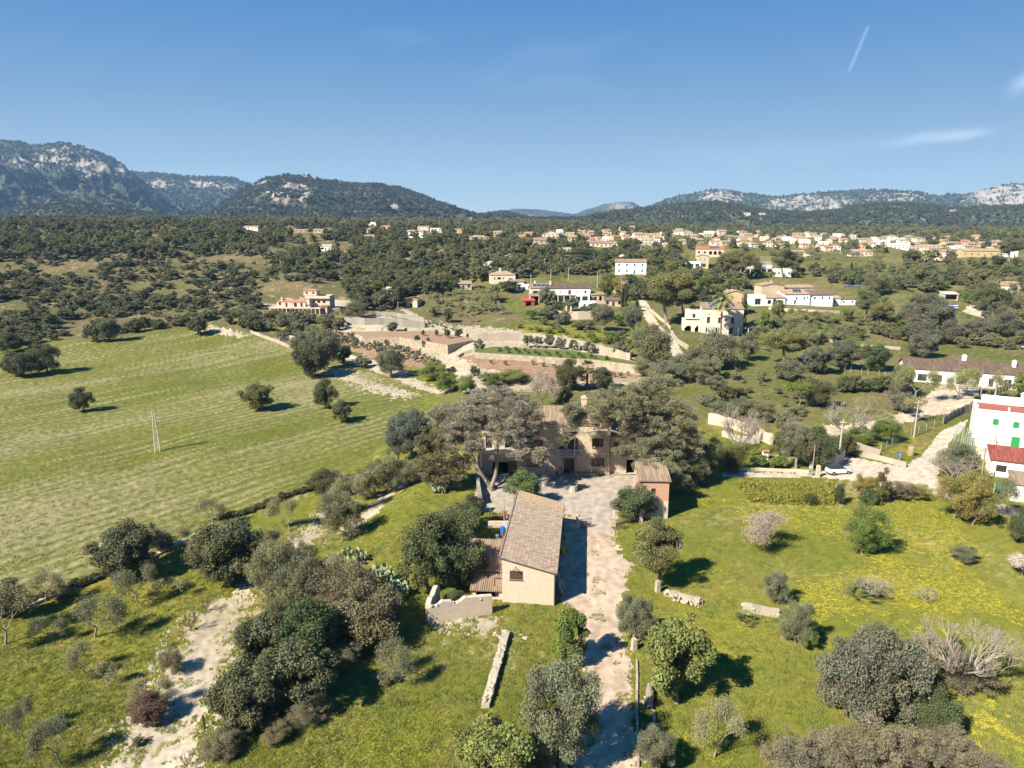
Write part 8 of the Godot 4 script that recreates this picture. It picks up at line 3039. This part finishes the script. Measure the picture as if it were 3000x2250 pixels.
	plant("oak", 1945, 846, 54, 54, "olive_dark", "olive_tree", "upper dark crown of two olives by the gravel drive")
	plant("oak", 1948, 890, 54, 46, "olive_dark", "olive_tree", "lower olive bush beside the gravel drive")
	plant("loose", 1925, 878, 40, 54, "shrub_brown", "shrub", "grey dead bush against the lower olive", "shrub")
	plant("almond", 1978, 866, 62, 68, "bush_pale", "almond_tree", "light green almond at the edge of the gravel yard")
	plant("almond", 2066, 864, 50, 50, "bush_pale", "almond_tree", "light green almond standing in the gravel yard")
	plant("almond", 2086, 850, 40, 48, "bush_pale", "almond_tree", "slim almond between two others in the gravel yard")
	plant("almond", 2120, 858, 56, 54, "bush_pale", "almond_tree", "light green almond by the brushwood fence")
	plant("almond", 1868, 898, 32, 40, "almond", "almond_tree", "small almond alone in the bright meadow")
	plant("almond", 1974, 912, 40, 50, "almond", "almond_tree", "small almond beside the slim concrete pole")
	plant("oak", 2206, 862, 40, 60, "leafy", "tree", "bright leafy tree beside the brushwood fence")
	# bushes between the pine and the gravel
	for e in [[1545, 842, 50, 30, "olive_dark"], [1505, 828, 70, 50, "olive_mid"], [1440, 822, 80, 44, "olive_dark"], [1395, 812, 60, 36, "olive_mid"], [1570, 868, 46, 34, "oak_brown"], [1530, 880, 44, 36, "olive"], [1610, 900, 60, 40, "olive"], [1650, 910, 60, 44, "olive_mid"], [1560, 905, 60, 40, "olive"], [1600, 862, 30, 26, "oak_brown"], [1690, 925, 40, 34, "olive_dark"]]:
		plant("loose" if e[4] in ["olive", "olive_mid"] else "oak", e[0], e[1], e[2], e[3], e[4], "meadow_shrub", "grey-green shrub on the rough slope behind the huge pine", "shrub", "shrubs on the rough slope")


func mid_trees() -> void:
	rng.seed = 44
	plant("pine", 1440, 702, 112, 132, "pine", "umbrella_pine", "big golden-green pine beside the lane")
	plant("pine", 1475, 690, 70, 90, "pine_dark", "umbrella_pine", "darker pine behind the golden-green one by the lane")
	plant("olive", 1302, 715, 54, 58, "olive_dark", "olive_tree", "rounded olive above the rubble slope")
	plant("olive", 1366, 722, 48, 64, "olive", "olive_tree", "tall grey olive on the lane's bank")
	plant("oak", 1410, 786, 88, 78, "olive_mid", "wild_olive", "big grey-green olive at the lane's bend")
	plant("olive", 1385, 760, 50, 50, "olive", "olive_tree", "lighter olive at the shoulder of the big one by the lane")
	plant("oak", 1440, 830, 70, 46, "olive_dark", "wild_olive", "dark olive bush below the lane's bend")
	plant("oak", 1230, 842, 66, 62, "oak_brown", "round_shrub", "large round brown-green shrub beside the fan palm", "shrub")
	plant("oak", 1300, 840, 48, 44, "carob_dk", "shrub", "dark shrub on the other side of the fan palm", "shrub")
	palm(1268, 838, 62, 44, true, "fan palm with hanging dry fronds behind the farmhouse roof")
	plant("almond", 1172, 886, 60, 76, "blossom", "almond_tree", "pale pink blossoming almond behind the farmhouse roof")
	plant("oak", 1215, 880, 40, 50, "oak", "shrub", "dark green shrub beside the farmhouse chimney", "shrub")
	palm(1556, 730, 104, 62, false, "tall date palm in front of the cubic stone house")
	for e in [[1500, 806, 70, 52, "olive_dark"], [1466, 806, 50, 40, "olive_mid"], [1530, 818, 60, 46, "olive_mid"], [1340, 770, 40, 34, "olive_dark"], [1322, 745, 34, 34, "bush_green"], [1180, 690, 44, 30, "olive_mid"], [1215, 700, 40, 26, "olive_dark"], [1150, 690, 34, 24, "bush_green"], [1255, 712, 46, 22, "olive_mid"], [1340, 705, 36, 30, "bush_green"], [1235, 672, 36, 30, "olive_dark"], [1205, 676, 30, 26, "carob_mid"], [1300, 690, 30, 22, "bush_green"]]:
		plant("loose" if e[4] == "bush_green" else "oak", e[0], e[1], e[2], e[3], e[4], "bank_shrub", "rounded shrub on the banks between the row house, the terraces and the lane", "shrub", "shrubs on the lane banks")
	for e in [[1607, 704, 15, 80], [1343, 672, 12, 52], [1351, 668, 12, 66], [1374, 634, 13, 32], [1376, 672, 12, 28]]:
		plant("cypress", e[0], e[1], e[2], e[3], "cypress", "cypress", "slim dark cypress between the lane and the houses", "tree", "cypresses by the lane")
	plant("cypress", 1633, 592, 18, 40, "cypress_y", "cypress", "broad cypress in front of the long white villa")
	plant("cypress", 2174, 678, 16, 62, "cypress", "cypress", "slim cypress beside the house with solar panels")
	plant("oak", 1552, 796, 84, 82, "olive_dark", "wild_olive", "large dark olive in front of the stone house's terrace")
	plant("oak", 1613, 778, 50, 56, "olive_dark", "wild_olive", "smaller dark olive beside the large one below the terrace")
	plant("pine", 1695, 786, 98, 84, "pine", "umbrella_pine", "broad yellow-green pine among the dark olives")
	plant("oak", 1655, 724, 38, 50, "bush_green", "leafy_tree", "bright green tree beside the garden solar panels")
	plant("pine", 1680, 700, 36, 50, "pine", "umbrella_pine", "slender pine behind the bright green tree")
	plant("oak", 1700, 822, 70, 48, "olive_dark", "wild_olive", "low dark olive at the end of the dark row")
	plant("carob", 1763, 806, 66, 60, "olive_dk2", "olive_tree", "first dark round olive of the row above the meadow")
	plant("carob", 1820, 798, 64, 58, "olive_dk2", "olive_tree", "second dark round olive of the row above the meadow")
	plant("carob", 1888, 802, 62, 62, "oak", "olive_tree", "dark round tree with a pale trunk at the end of the row")
	for e in [[1985, 742, 84, 60], [2016, 712, 90, 60], [1998, 678, 76, 46], [1992, 772, 66, 56], [2050, 742, 60, 46], [2085, 735, 60, 36], [2116, 730, 60, 40], [2170, 728, 70, 50], [1968, 705, 50, 50]]:
		plant("oak", e[0], e[1], e[2], e[3], "olive_dk2", "wild_olive", "dense grey-green olive in the dark grove behind the long white house", "tree", "dark olive grove")
	plant("pine", 1900, 708, 60, 64, "pine", "umbrella_pine", "yellow-green pine with dark shadow above the grassy slope")
	plant("pine", 1868, 690, 56, 62, "pine_dark", "umbrella_pine", "grey-green pine beside the white cottage")
	plant("loose", 1888, 640, 64, 56, "olive_mid", "tall_tree", "tall olive-green tree behind the white cottage")
	plant("conifer", 2125, 674, 52, 86, "pine_dark", "dark_conifer", "tall dark conifer among the gardens")
	palm(2149, 670, 80, 24, true, "tall thin fan palm beside the dark conifer")
	palm(1997, 590, 52, 30, false, "feathery date palm before the pink farmhouse")
	palm(2044, 566, 40, 20, true, "tall fan palm in front of the pink farmhouse")
	palm(1466, 552, 32, 16, false, "date palm beside the village hall")
	for e in [[1406, 574, 30, 14], [1413, 572, 32, 15], [1330, 520, 18, 10], [1040, 538, 16, 12], [1008, 520, 16, 11], [1105, 520, 16, 11], [1160, 512, 14, 10], [1178, 512, 15, 10], [1905, 548, 26, 14], [2162, 562, 18, 12]]:
		palm(e[0], e[1], e[2], e[3], true, "small fan palm among the village houses", "palms of the village")
	plant("pine", 2180, 566, 66, 60, "pine_dark", "umbrella_pine", "wide umbrella pine above the white box house")
	plant("pine", 1578, 596, 56, 56, "pine", "umbrella_pine", "golden pine beside the ochre house")
	plant("pine", 1600, 606, 70, 74, "pine", "umbrella_pine", "larger golden pine left of the broad cypress")
	plant("pine", 1690, 600, 56, 62, "pine_dark", "umbrella_pine", "left of a pair of umbrella pines by the white garden house")
	plant("pine", 1715, 598, 40, 50, "pine_dark", "umbrella_pine", "right-hand umbrella pine of the pair by the white garden house".replace("right-hand ", "smaller "))
	plant("conifer", 1440, 522, 24, 36, "pine_dark", "tall_pine", "tall dark pine standing above the village roofs")
	plant("conifer", 1519, 646, 30, 46, "cypress", "dark_conifer", "green conifer behind the lane's golden pine")
	plant("oak", 1500, 700, 50, 40, "oak", "shrub", "dark garden shrubs beside the lane wall", "shrub")
	plant("conifer", 1255, 566, 90, 40, "oak", "dark_tree", "long dark tree clump above the row house")
	plant("conifer", 1340, 640, 40, 50, "shrub_yellow", "dark_tree", "yellowish tree beside the cypress")
	plant("oak", 1308, 645, 34, 44, "leafy_dk", "dark_tree", "orange-green garden tree beside the row house's end")
	plant("oak", 1180, 662, 40, 44, "olive_dark", "olive_tree", "olive in front of the row house porch")
	plant("oak", 1275, 682, 44, 26, "carob_mid", "shrub", "green hedge above the pale garden wall", "shrub")
	plant("oak", 1065, 650, 30, 34, "olive_dark", "olive_tree", "dark olive at the top of the almond slope")
	plant("oak", 1100, 632, 46, 26, "carob_mid", "shrub", "round green shrub below the hillside house", "shrub")
	plant("oak", 968, 696, 26, 30, "carob_dk", "shrub", "dark bush on the almond slope", "shrub")
	plant("oak", 940, 680, 22, 20, "olive_dark", "shrub", "grey bush on the almond slope", "shrub")
	plant("olive", 1035, 760, 24, 28, "olive", "olive_tree", "old olive with twisted trunk at the road bend")
	plant("oak", 825, 680, 20, 20, "carob_dk", "shrub", "round dark shrub by the upper path", "shrub")
	plant("oak", 848, 718, 28, 22, "carob_dk", "shrub", "dark shrub against the grey retaining wall", "shrub")
	plant("oak", 875, 718, 12, 12, "carob_dk", "shrub", "small ball shrub against the grey retaining wall", "shrub")
	plant("loose", 770, 690, 60, 40, "olive_mid", "shrub", "green thicket beside the grey retaining wall", "shrub")
	plant("loose", 965, 850, 60, 46, "bush_green", "shrub", "green thicket at the end of the field wall", "shrub")
	plant("loose", 940, 820, 70, 40, "leafy", "shrub", "bright green bush below the dirt road", "shrub")
	plant("oak", 975, 806, 20, 14, "carob_dk", "shrub", "dark bush on the spoil heap", "shrub")
	plant("oak", 1027, 812, 22, 22, "carob_mid", "shrub", "round green bush beside the spoil heap", "shrub")
	plant("loose", 1110, 825, 90, 26, "leafy", "shrub", "low yellow-green bushes on the bank of the dirt road", "shrub")
	plant("loose", 1060, 838, 60, 34, "bush_green", "shrub", "green weeds behind the bank pine", "shrub")
	plant("loose", 1010, 850, 50, 40, "bush_green", "shrub", "green bush at the field's corner", "shrub")
	# young olive grove on red earth
	var r := RandomNumberGenerator.new()
	r.seed = 12
	for i in 9:
		for j in 5:
			var t := i / 8.0
			var u := lerpf(708, 915, t) + j * 9.0 - 6.0 + r.randf_range(-3, 3)
			var v := lerpf(716, 766, t) + j * 7.0 + r.randf_range(-2, 2)
			plant("olive", u, v, r.randf_range(11, 18), r.randf_range(12, 18), "olive", "olive_sapling", "young olive in the grove on red earth", "tree", "young olive grove")
	for e in [[1060, 787], [1092, 789], [1151, 789], [1174, 793], [1198, 795], [1310, 812], [1327, 814], [1340, 816], [1356, 812], [1290, 806], [1250, 800]]:
		plant("olive", e[0], e[1], r.randf_range(9, 14), r.randf_range(10, 15), "olive", "olive_sapling", "young tree on the bare vegetable plot", "tree", "young trees of the vegetable plot")
	# almonds on the slope
	for i in 34:
		var u := r.randf_range(925, 1085)
		var v := r.randf_range(636, 700)
		if v < 640 + absf(u - 1010) * 0.1 or v > 706 - (u - 925) * 0.02:
			continue
		plant("almond", u, v, r.randf_range(15, 24), r.randf_range(16, 24), "bush_pale" if i % 2 else "almond", "almond_tree", "small almond tree on the pale slope below the hillside house", "tree", "almonds of the pale slope")
	# garden orchard on the green slope, and the cypress saplings
	for i in 34:
		plant("almond", r.randf_range(1680, 1900), r.randf_range(550, 592), r.randf_range(14, 24), r.randf_range(13, 20), "bush_pale" if i % 3 else "olive", "almond_tree", "almond tree in the meadow below the village", "tree", "almonds below the village")
	for i in 22:
		var u := 1829 + i * 1.6 if i < 10 else 1921 + (i - 10) * 3.9
		plant("cypress", u, 612 + (i % 3) * 1.5, 3.4, 14, "cypress", "cypress_sapling", "slim young cypress in the planted rows behind the cottage", "tree", "young cypress rows")
	# orchards of the green gardens right of the lane
	for i in 40:
		var u := r.randf_range(1640, 1850)
		var v := r.randf_range(690, 760)
		plant("almond", u, v, r.randf_range(20, 34), r.randf_range(16, 26), ["bush_pale", "olive", "bush_green"][i % 3], "fruit_tree", "loose pale green fruit tree on the slope below the white farmstead", "tree", "fruit trees below the farmstead")


func far_trees() -> void:
	# scrub hillside on the left
	scatter([-60, 575, 120, 560, 300, 552, 560, 566, 700, 576, 730, 600, 700, 640, 560, 668, 470, 690, 400, 706, 230, 726, 0, 752, -60, 750], 820, [["oak", "olive_dark", 2.5, 6.5, 0.62, 3.0], ["oak", "olive_brown", 2.0, 5.5, 0.55, 2.5], ["loose", "olive_mid", 2.5, 6.0, 0.6, 1.5], ["oak", "carob_dk", 3.0, 7.0, 0.7, 1.2], ["pine", "pine_dark", 4, 7, 1.05, 0.5]], 3.0, 101, 300, "scrub_bush", "bush on the scrub hillside", "bushes of the scrub hillside", "shrub", "bushes beyond counting on the scrub hillside")
	# pine wood at its top
	scatter([-80, 480, 120, 478, 300, 478, 430, 484, 540, 500, 620, 512, 700, 520, 640, 548, 500, 556, 300, 556, 0, 566, -80, 572], 1050, [["pine", "pine_dark", 5, 12, 0.95, 2.2], ["pine", "pine", 5, 10, 0.9, 1.6], ["oak", "olive_dark", 3, 10, 0.7, 1.5], ["loose", "olive_mid", 3, 9, 0.7, 1.5]], 3.0, 102, 60, "wood_pine", "tree of the wood above the scrub hillside", "pines of the left wood", "tree", "pine wood above the scrub hillside")
	scatter([480, 488, 700, 486, 860, 490, 1010, 494, 1000, 530, 860, 530, 700, 520, 560, 506], 260, [["pine", "pine_dark", 6, 10, 1.0, 2.0], ["oak", "carob_dk", 5, 9, 0.8, 1.5], ["oak", "olive_dark", 5, 9, 0.7, 1.0]], 3.5, 103, 60, "rise_tree", "tree between the houses of the wooded rise", "trees of the wooded rise", "tree", "trees between the houses of the wooded rise")
	# valley woods in the middle
	scatter([560, 560, 700, 545, 800, 528, 960, 522, 1010, 530, 1080, 545, 1180, 560, 1140, 600, 1010, 612, 960, 636, 900, 655, 850, 668, 780, 672, 740, 650, 720, 610, 640, 590], 430, [["pine", "pine_dark", 6, 11, 1.05, 3.0], ["pine", "pine", 6, 10, 1.0, 1.5], ["oak", "olive_dark", 5, 10, 0.75, 2.0], ["oak", "carob_dk", 5, 9, 0.8, 1.5]], 4.0, 104, 240, "valley_tree", "tree of the wood filling the valley behind the pink villa", "valley wood", "tree", "trees filling the valley behind the pink villa")
	far_wood()
	# between the field and the villa
	scatter([440, 690, 480, 682, 560, 676, 640, 690, 740, 690, 740, 708, 690, 735, 600, 735, 540, 716], 46, [["oak", "olive_dark", 4, 7, 0.75, 2.0], ["almond", "olive", 4, 6, 0.9, 1.5], ["oak", "carob_dk", 4, 6, 0.8, 1.0]], 4.0, 105, 60, "strip_tree", "tree on the green strip below the pink villa", "trees below the pink villa")
	# trees among the village houses
	scatter([1000, 496, 1200, 498, 1500, 500, 1850, 505, 2240, 520, 2240, 548, 1850, 545, 1500, 540, 1200, 545, 1000, 545], 480, [["oak", "carob_dk", 5, 10, 0.85, 2.0], ["oak", "olive_dark", 5, 10, 0.8, 2.0], ["conifer", "pine_dark", 5, 9, 1.2, 1.5], ["pine", "pine", 6, 10, 1.0, 1.0], ["loose", "olive_mid", 5, 9, 0.8, 1.0], ["cypress", "cypress", 2, 3, 3.6, 0.5]], 5.0, 106, 260, "village_tree", "tree among the houses of the far village", "trees of the far village", "tree", "trees among the houses of the far village")
	# gardens and slopes between
	scatter([1080, 545, 1250, 548, 1460, 545, 1500, 590, 1460, 650, 1380, 660, 1320, 640, 1300, 600, 1180, 600, 1110, 590], 170, [["oak", "olive_mid", 5, 9, 0.8, 2.0], ["oak", "carob_dk", 5, 9, 0.85, 1.5], ["loose", "bush_green", 4, 8, 0.75, 1.5], ["pine", "pine_dark", 6, 10, 1.0, 1.0]], 5.0, 107, 200, "slope_tree", "tree on the slope between the row house and the village", "trees above the row house")
	scatter([1440, 590, 1560, 580, 1660, 596, 1900, 580, 1990, 610, 1960, 640, 1850, 625, 1780, 612, 1620, 606, 1600, 640, 1500, 660, 1460, 640], 110, [["oak", "olive_mid", 5, 9, 0.75, 2.0], ["loose", "bush_green", 4, 8, 0.7, 1.5], ["oak", "carob_dk", 5, 8, 0.8, 1.0], ["cypress", "cypress", 2, 3, 3.2, 0.4]], 5.0, 108, 200, "garden_tree", "tree in the gardens around the white farmstead", "trees around the farmstead")
	scatter([1960, 560, 2240, 566, 2240, 720, 2160, 690, 2100, 660, 2060, 640, 1990, 640, 1940, 610], 150, [["oak", "olive_mid", 5, 9, 0.8, 2.0], ["loose", "bush_green", 4, 8, 0.75, 1.2], ["oak", "carob_dk", 5, 9, 0.85, 1.5], ["almond", "shrub_brown", 5, 8, 0.8, 0.7], ["pine", "pine", 6, 9, 1.0, 0.6]], 4.0, 109, 200, "hillside_tree", "tree in the gardens of the pink farmhouse slope", "trees of the pink farmhouse slope")
	scatter([1620, 700, 1660, 690, 1860, 685, 1960, 690, 1950, 740, 1850, 740, 1780, 745, 1700, 760, 1650, 745], 50, [["loose", "olive_mid", 4, 8, 0.7, 2.0], ["oak", "olive_dark", 4, 7, 0.7, 1.0], ["loose", "bush_green", 4, 7, 0.6, 1.5]], 4.0, 110, 80, "garden_shrub", "shrub on the slope below the white farmstead", "shrubs below the farmstead", "shrub")
	scatter([1080, 690, 1180, 696, 1300, 700, 1360, 726, 1380, 770, 1300, 752, 1220, 726, 1120, 712], 34, [["loose", "bush_green", 2.5, 5, 0.5, 2.0], ["oak", "olive_dark", 2.5, 4.5, 0.7, 1.0]], 3.0, 111, 60, "slope_shrub", "shrub on the rubble slope above the terraces", "shrubs of the rubble slope", "shrub")
	scatter([1480, 770, 1640, 800, 1760, 830, 1760, 900, 1690, 950, 1560, 920, 1500, 860], 40, [["loose", "olive_mid", 2.0, 4.5, 0.6, 2.0], ["loose", "shrub_brown", 2.0, 4.0, 0.6, 1.5]], 3.0, 112, 60, "slope_shrub", "shrub on the rough meadow behind the huge pine", "shrubs of the rough meadow", "shrub")
	scatter([2090, 680, 2240, 720, 2240, 800, 2150, 770, 2060, 750], 26, [["oak", "olive_mid", 4, 8, 0.75, 2.0], ["loose", "bush_green", 3, 6, 0.7, 1.0]], 4.0, 113, 60, "garden_tree", "tree around the scrap yard", "trees around the scrap yard")
	scatter([880, 690, 930, 694, 1000, 712, 1010, 722, 960, 716, 900, 704], 16, [["loose", "olive_mid", 1.5, 3.0, 0.6, 1.0]], 2.0, 114, 30, "slope_shrub", "shrub beside the pale upper path", "shrubs of the upper path", "shrub")


func far_wood() -> void:
	# the wooded plain between the village and the hills
	var r := RandomNumberGenerator.new()
	r.seed = 300
	for kd in [["oak", "pine_dark", "dark"], ["pine", "pine", "golden-green"], ["loose", "olive_mid", "olive-green"]]:
		var mm := MultiMesh.new()
		mm.transform_format = MultiMesh.TRANSFORM_3D
		mm.mesh = proto(kd[0], 2, 1)[0]
		mm.instance_count = 2400
		for i in 2400:
			var d := r.randf_range(820, 1500)
			var x := d * (r.randf_range(-0.95, 0.1) if i % 4 else r.randf_range(0.1, 0.95))
			var s := r.randf_range(2.0, 6.5)
			mm.set_instance_transform(i, Transform3D(Basis(Vector3.UP, r.randf() * TAU).scaled(Vector3(s, s * 0.85, s)), Vector3(x, hgt(x, -d) - 0.6, -d)))
		var o := MultiMeshInstance3D.new()
		o.name = numbered("woodland")
		o.multimesh = mm
		o.material_override = M[kd[1]]
		add_child(o)
		tag(o, kd[2] + " trees of the wooded plain between the village and the hills", "woodland", "", "stuff")


func grasses() -> void:
	var in_meadow := func(g: Vector3) -> bool: return class_at(g.x, g.z) == MEADOW
	var near := [-150, 1330, 330, 1180, 620, 1080, 900, 1030, 1040, 1110, 1240, 1140, 1330, 1140, 1500, 1060, 2350, 1080, 2400, 1740, -200, 1740]
	tufts("grass", "short green grass of the meadows", tuft_mesh(1, 9, 0.14, 0.03, 0.2), M.grass, near, 150000, 201, 0.6, 1.4, in_meadow)
	tufts("dry_grass", "dry straw-coloured grass of the meadows", tuft_mesh(2, 9, 0.17, 0.022, 0.18), M.dry_grass, near, 60000, 202, 0.6, 1.3, func(g: Vector3) -> bool: return class_at(g.x, g.z) == MEADOW and n_mid.get_noise_2d(g.x, g.z) - n_low.get_noise_2d(g.x * 2.0, g.z * 2.0) * 0.6 > 0.02)
	tufts("weeds", "dark green broad-leaved weeds in the meadows", tuft_mesh(3, 14, 0.2, 0.06, 0.3), M.weed, near, 16000, 203, 0.5, 1.1, func(g: Vector3) -> bool: return class_at(g.x, g.z) == MEADOW and n_mid.get_noise_2d(g.x * 3.0 + 70.0, g.z * 3.0) > 0.05)
	tufts("weeds", "weeds and grass tufts on the dirt track and chalk path", tuft_mesh(4, 9, 0.16, 0.03, 0.2), M.grass, [200, 1660, 430, 1300, 560, 1240, 1240, 1150, 1380, 1150, 1380, 1700, 200, 1700], 60000, 204, 0.5, 1.2, func(g: Vector3) -> bool: return class_at(g.x, g.z) in [TRACK, CHALK] and n_warp.get_noise_2d(g.x * 0.7, g.z * 0.7) > 0.34)
	tufts("crop", "low green crop sprouting in rows across the big field", tuft_mesh(9, 10, 0.16, 0.05, 0.35), M.grass, [-150, 780, 450, 715, 700, 790, 960, 870, 700, 1035, 430, 1145, 0, 1320, -150, 1360], 34000, 209, 0.6, 1.3, func(g: Vector3) -> bool: return class_at(g.x, g.z) == FIELD and n_fine.get_noise_2d((g.x * 0.78 + g.z * 0.62) * 2.2, (g.x * 0.62 - g.z * 0.78) * 0.05) < 0.05)
	# yellow sorrel in drifts
	var drift := func(g: Vector3) -> bool:
		if class_at(g.x, g.z) != MEADOW:
			return false
		var k := n_mid.get_noise_2d(g.x * 0.8 + 31.0, g.z * 0.8) + n_low.get_noise_2d(g.x * 2.0, g.z * 2.0 + 60.0) * 0.7
		return k > 0.12 + n_fine.get_noise_2d(g.x, g.z) * 0.35
	tufts("yellow_flowers", "drifts of yellow wild flowers across the right-hand meadow".replace("right-hand ", "wide "), flower_mesh(5), M.yellow_flower, [1490, 1075, 1640, 1080, 2350, 1090, 2400, 1740, 2050, 1740, 2040, 1440, 1800, 1330, 1740, 1370, 1640, 1240, 1560, 1200], 60000, 205, 0.35, 0.9, drift)
	tufts("yellow_flowers", "scattered yellow wild flowers in the meadow by the track", flower_mesh(6), M.yellow_flower, [1400, 1180, 1560, 1200, 1760, 1400, 1760, 1560, 1560, 1660, 1400, 1600], 9000, 206, 0.25, 0.6, drift)
	tufts("yellow_flowers", "scattered yellow wild flowers between the thicket and the barn", flower_mesh(7), M.yellow_flower, [780, 1160, 900, 1040, 960, 1060, 900, 1300, 1060, 1400, 1000, 1660, 560, 1700, 760, 1470, 880, 1380], 9000, 207, 0.25, 0.6, drift)
	tufts("yellow_flowers", "scattered yellow wild flowers in the orchard", flower_mesh(8), M.yellow_flower, [-150, 1340, 330, 1220, 480, 1270, 300, 1480, 200, 1660, -150, 1700], 8000, 208, 0.25, 0.6, drift)


# ---------------------------------------------------------------- the scene
func sky() -> void:
	var cam := Camera3D.new()
	cam.name = "camera"
	cam.fov = rad_to_deg(2.0 * atan(829.5 / F))
	cam.near = 0.5
	cam.far = 20000.0
	cam.position = EYE
	cam.rotation_degrees = Vector3(-PITCH, 0, 0)
	add_child(cam)
	cam.current = true
	var e := Environment.new()
	e.background_mode = Environment.BG_SKY
	e.tonemap_mode = Environment.TONE_MAPPER_LINEAR
	e.tonemap_exposure = 2.6
	var s := ProceduralSkyMaterial.new()
	s.sky_top_color = lin(0.0005, 0.073, 0.218)
	s.sky_horizon_color = lin(0.222, 0.284, 0.296)
	s.sky_curve = 0.097
	s.ground_bottom_color = lin(0.08, 0.08, 0.05)
	s.ground_horizon_color = lin(0.16, 0.18, 0.18)
	s.sun_angle_max = 12.0
	s.sky_cover = clouds()
	s.sky_cover_modulate = Color(1, 1, 1, 1)
	e.sky = Sky.new()
	e.sky.sky_material = s
	e.sdfgi_enabled = true
	e.ssao_enabled = true
	e.ssil_enabled = true
	e.fog_enabled = true
	e.fog_density = 0.000065
	e.fog_light_color = Color(0.62, 0.80, 1.0)
	var w := WorldEnvironment.new()
	w.name = "world"
	w.environment = e
	add_child(w)
	var sun := DirectionalLight3D.new()
	sun.name = "sun"
	sun.light_energy = 1.6
	sun.light_color = Color(1.0, 0.958, 0.885)
	sun.light_angular_distance = 0.5
	sun.shadow_enabled = true
	sun.look_at_from_position(Vector3.ZERO, SUN)
	add_child(sun)


func clouds() -> ImageTexture:
	# thin cirrus and one vapour trail, drawn into the sky's cloud cover
	var w := 4096
	var h := 2048
	var im := Image.create_empty(w, h, false, Image.FORMAT_RGBA8)
	im.fill(Color(1, 1, 1, 0))
	var to := func(u: float, v: float) -> Vector2:
		var d := ray(u, v).normalized()
		return Vector2(atan2(d.x, -d.z) / TAU * w, (0.5 - asin(d.y) / PI) * h)
	# vapour trail
	var a: Vector2 = to.call(1877, 53)
	var b: Vector2 = to.call(1828, 168)
	for i in 400:
		var t := i / 399.0
		var p := a.lerp(b, t)
		for dx in range(-2, 3):
			var x := int(p.x) + dx
			var o := exp(-pow((x + 0.5 - p.x) / 0.8, 2.0)) * 0.085 * smoothstep(0.0, 0.06, t) * smoothstep(1.0, 0.75, t)
			var old := im.get_pixel(x, int(p.y)).a
			im.set_pixel(x, int(p.y), Color(1, 1, 1, maxf(old, o)))
	# wisps: [u, v, half width, half height, tilt, strength]
	var f := FastNoiseLite.new()
	f.seed = 4
	f.frequency = 0.02
	f.fractal_octaves = 4
	for e in [[2000, 298, 120, 10, -0.06, 0.075], [2085, 293, 60, 8, -0.16, 0.06], [2225, 172, 44, 14, -0.62, 0.12], [1180, 120, 260, 26, -0.16, 0.018], [860, 80, 130, 18, 0.05, 0.015], [1650, 330, 300, 26, 0.02, 0.02], [1200, 180, 220, 30, 0.12, 0.015], [400, 380, 300, 20, 0.0, 0.015], [2700, 240, 200, 20, 0.1, 0.08], [-400, 200, 200, 20, -0.1, 0.05]]:
		var c: Vector2 = to.call(e[0], e[1])
		var hw: float = e[2] * 0.42
		var hh: float = e[3] * 0.42
		for y in range(int(c.y - hw), int(c.y + hw)):
			for x in range(int(c.x - hw * 1.1), int(c.x + hw * 1.1)):
				var q := Vector2(x - c.x, y - c.y).rotated(-e[4])
				q.y += f.get_noise_2d(q.x * 0.7, e[0]) * hh * 0.9
				var o: float = exp(-pow(q.x / hw * 1.6, 2.0) - pow(q.y / hh, 2.0)) * e[5] * (0.75 + 0.5 * f.get_noise_2d(q.x * 0.6 + 50.0, q.y * 3.0))
				if o > 0.003:
					im.set_pixel(posmod(x, w), y, Color(1, 1, 1, clampf(im.get_pixel(posmod(x, w), y).a + o, 0, 1)))
	return ImageTexture.create_from_image(im)


func _ready() -> void:
	noises()
	materials()
	sky()
	build_ground()
	for e in [["village_hill", 2060, 459, 12, 4], ["village_hill", 1902, 459, 11, 4], ["village_hill", 1611, 467, 17, 6], ["village_hill", 1647, 466, 12, 5], ["village_hill", 1650, 498, 10, 4], ["village_hill", 1930, 459, 14, 4], ["village_hill", 1433, 454, 8, 3], ["cliff_mountain", 50, 425, 6, 2], ["cliff_mountain", 76, 426, 5, 2], ["cliff_mountain", 130, 425, 6, 2], ["cliff_mountain", 33, 385, 6, 3], ["cliff_mountain", 392, 450, 7, 2], ["pine_hill", 100, 477, 8, 4], ["village_hill", 1262, 480, 7, 4]]:
		perches.append(e + [1e9, Vector3.ZERO])
	build_mountains()
	barn()
	lean_tos()
	yard()
	farmhouse()
	farm_things()
	mid_houses()
	village()
	terraces()
	furniture()
	near_trees()
	lane_trees()
	mid_trees()
	far_trees()
	grasses()
	print("built in ", Time.get_ticks_msec(), " ms")
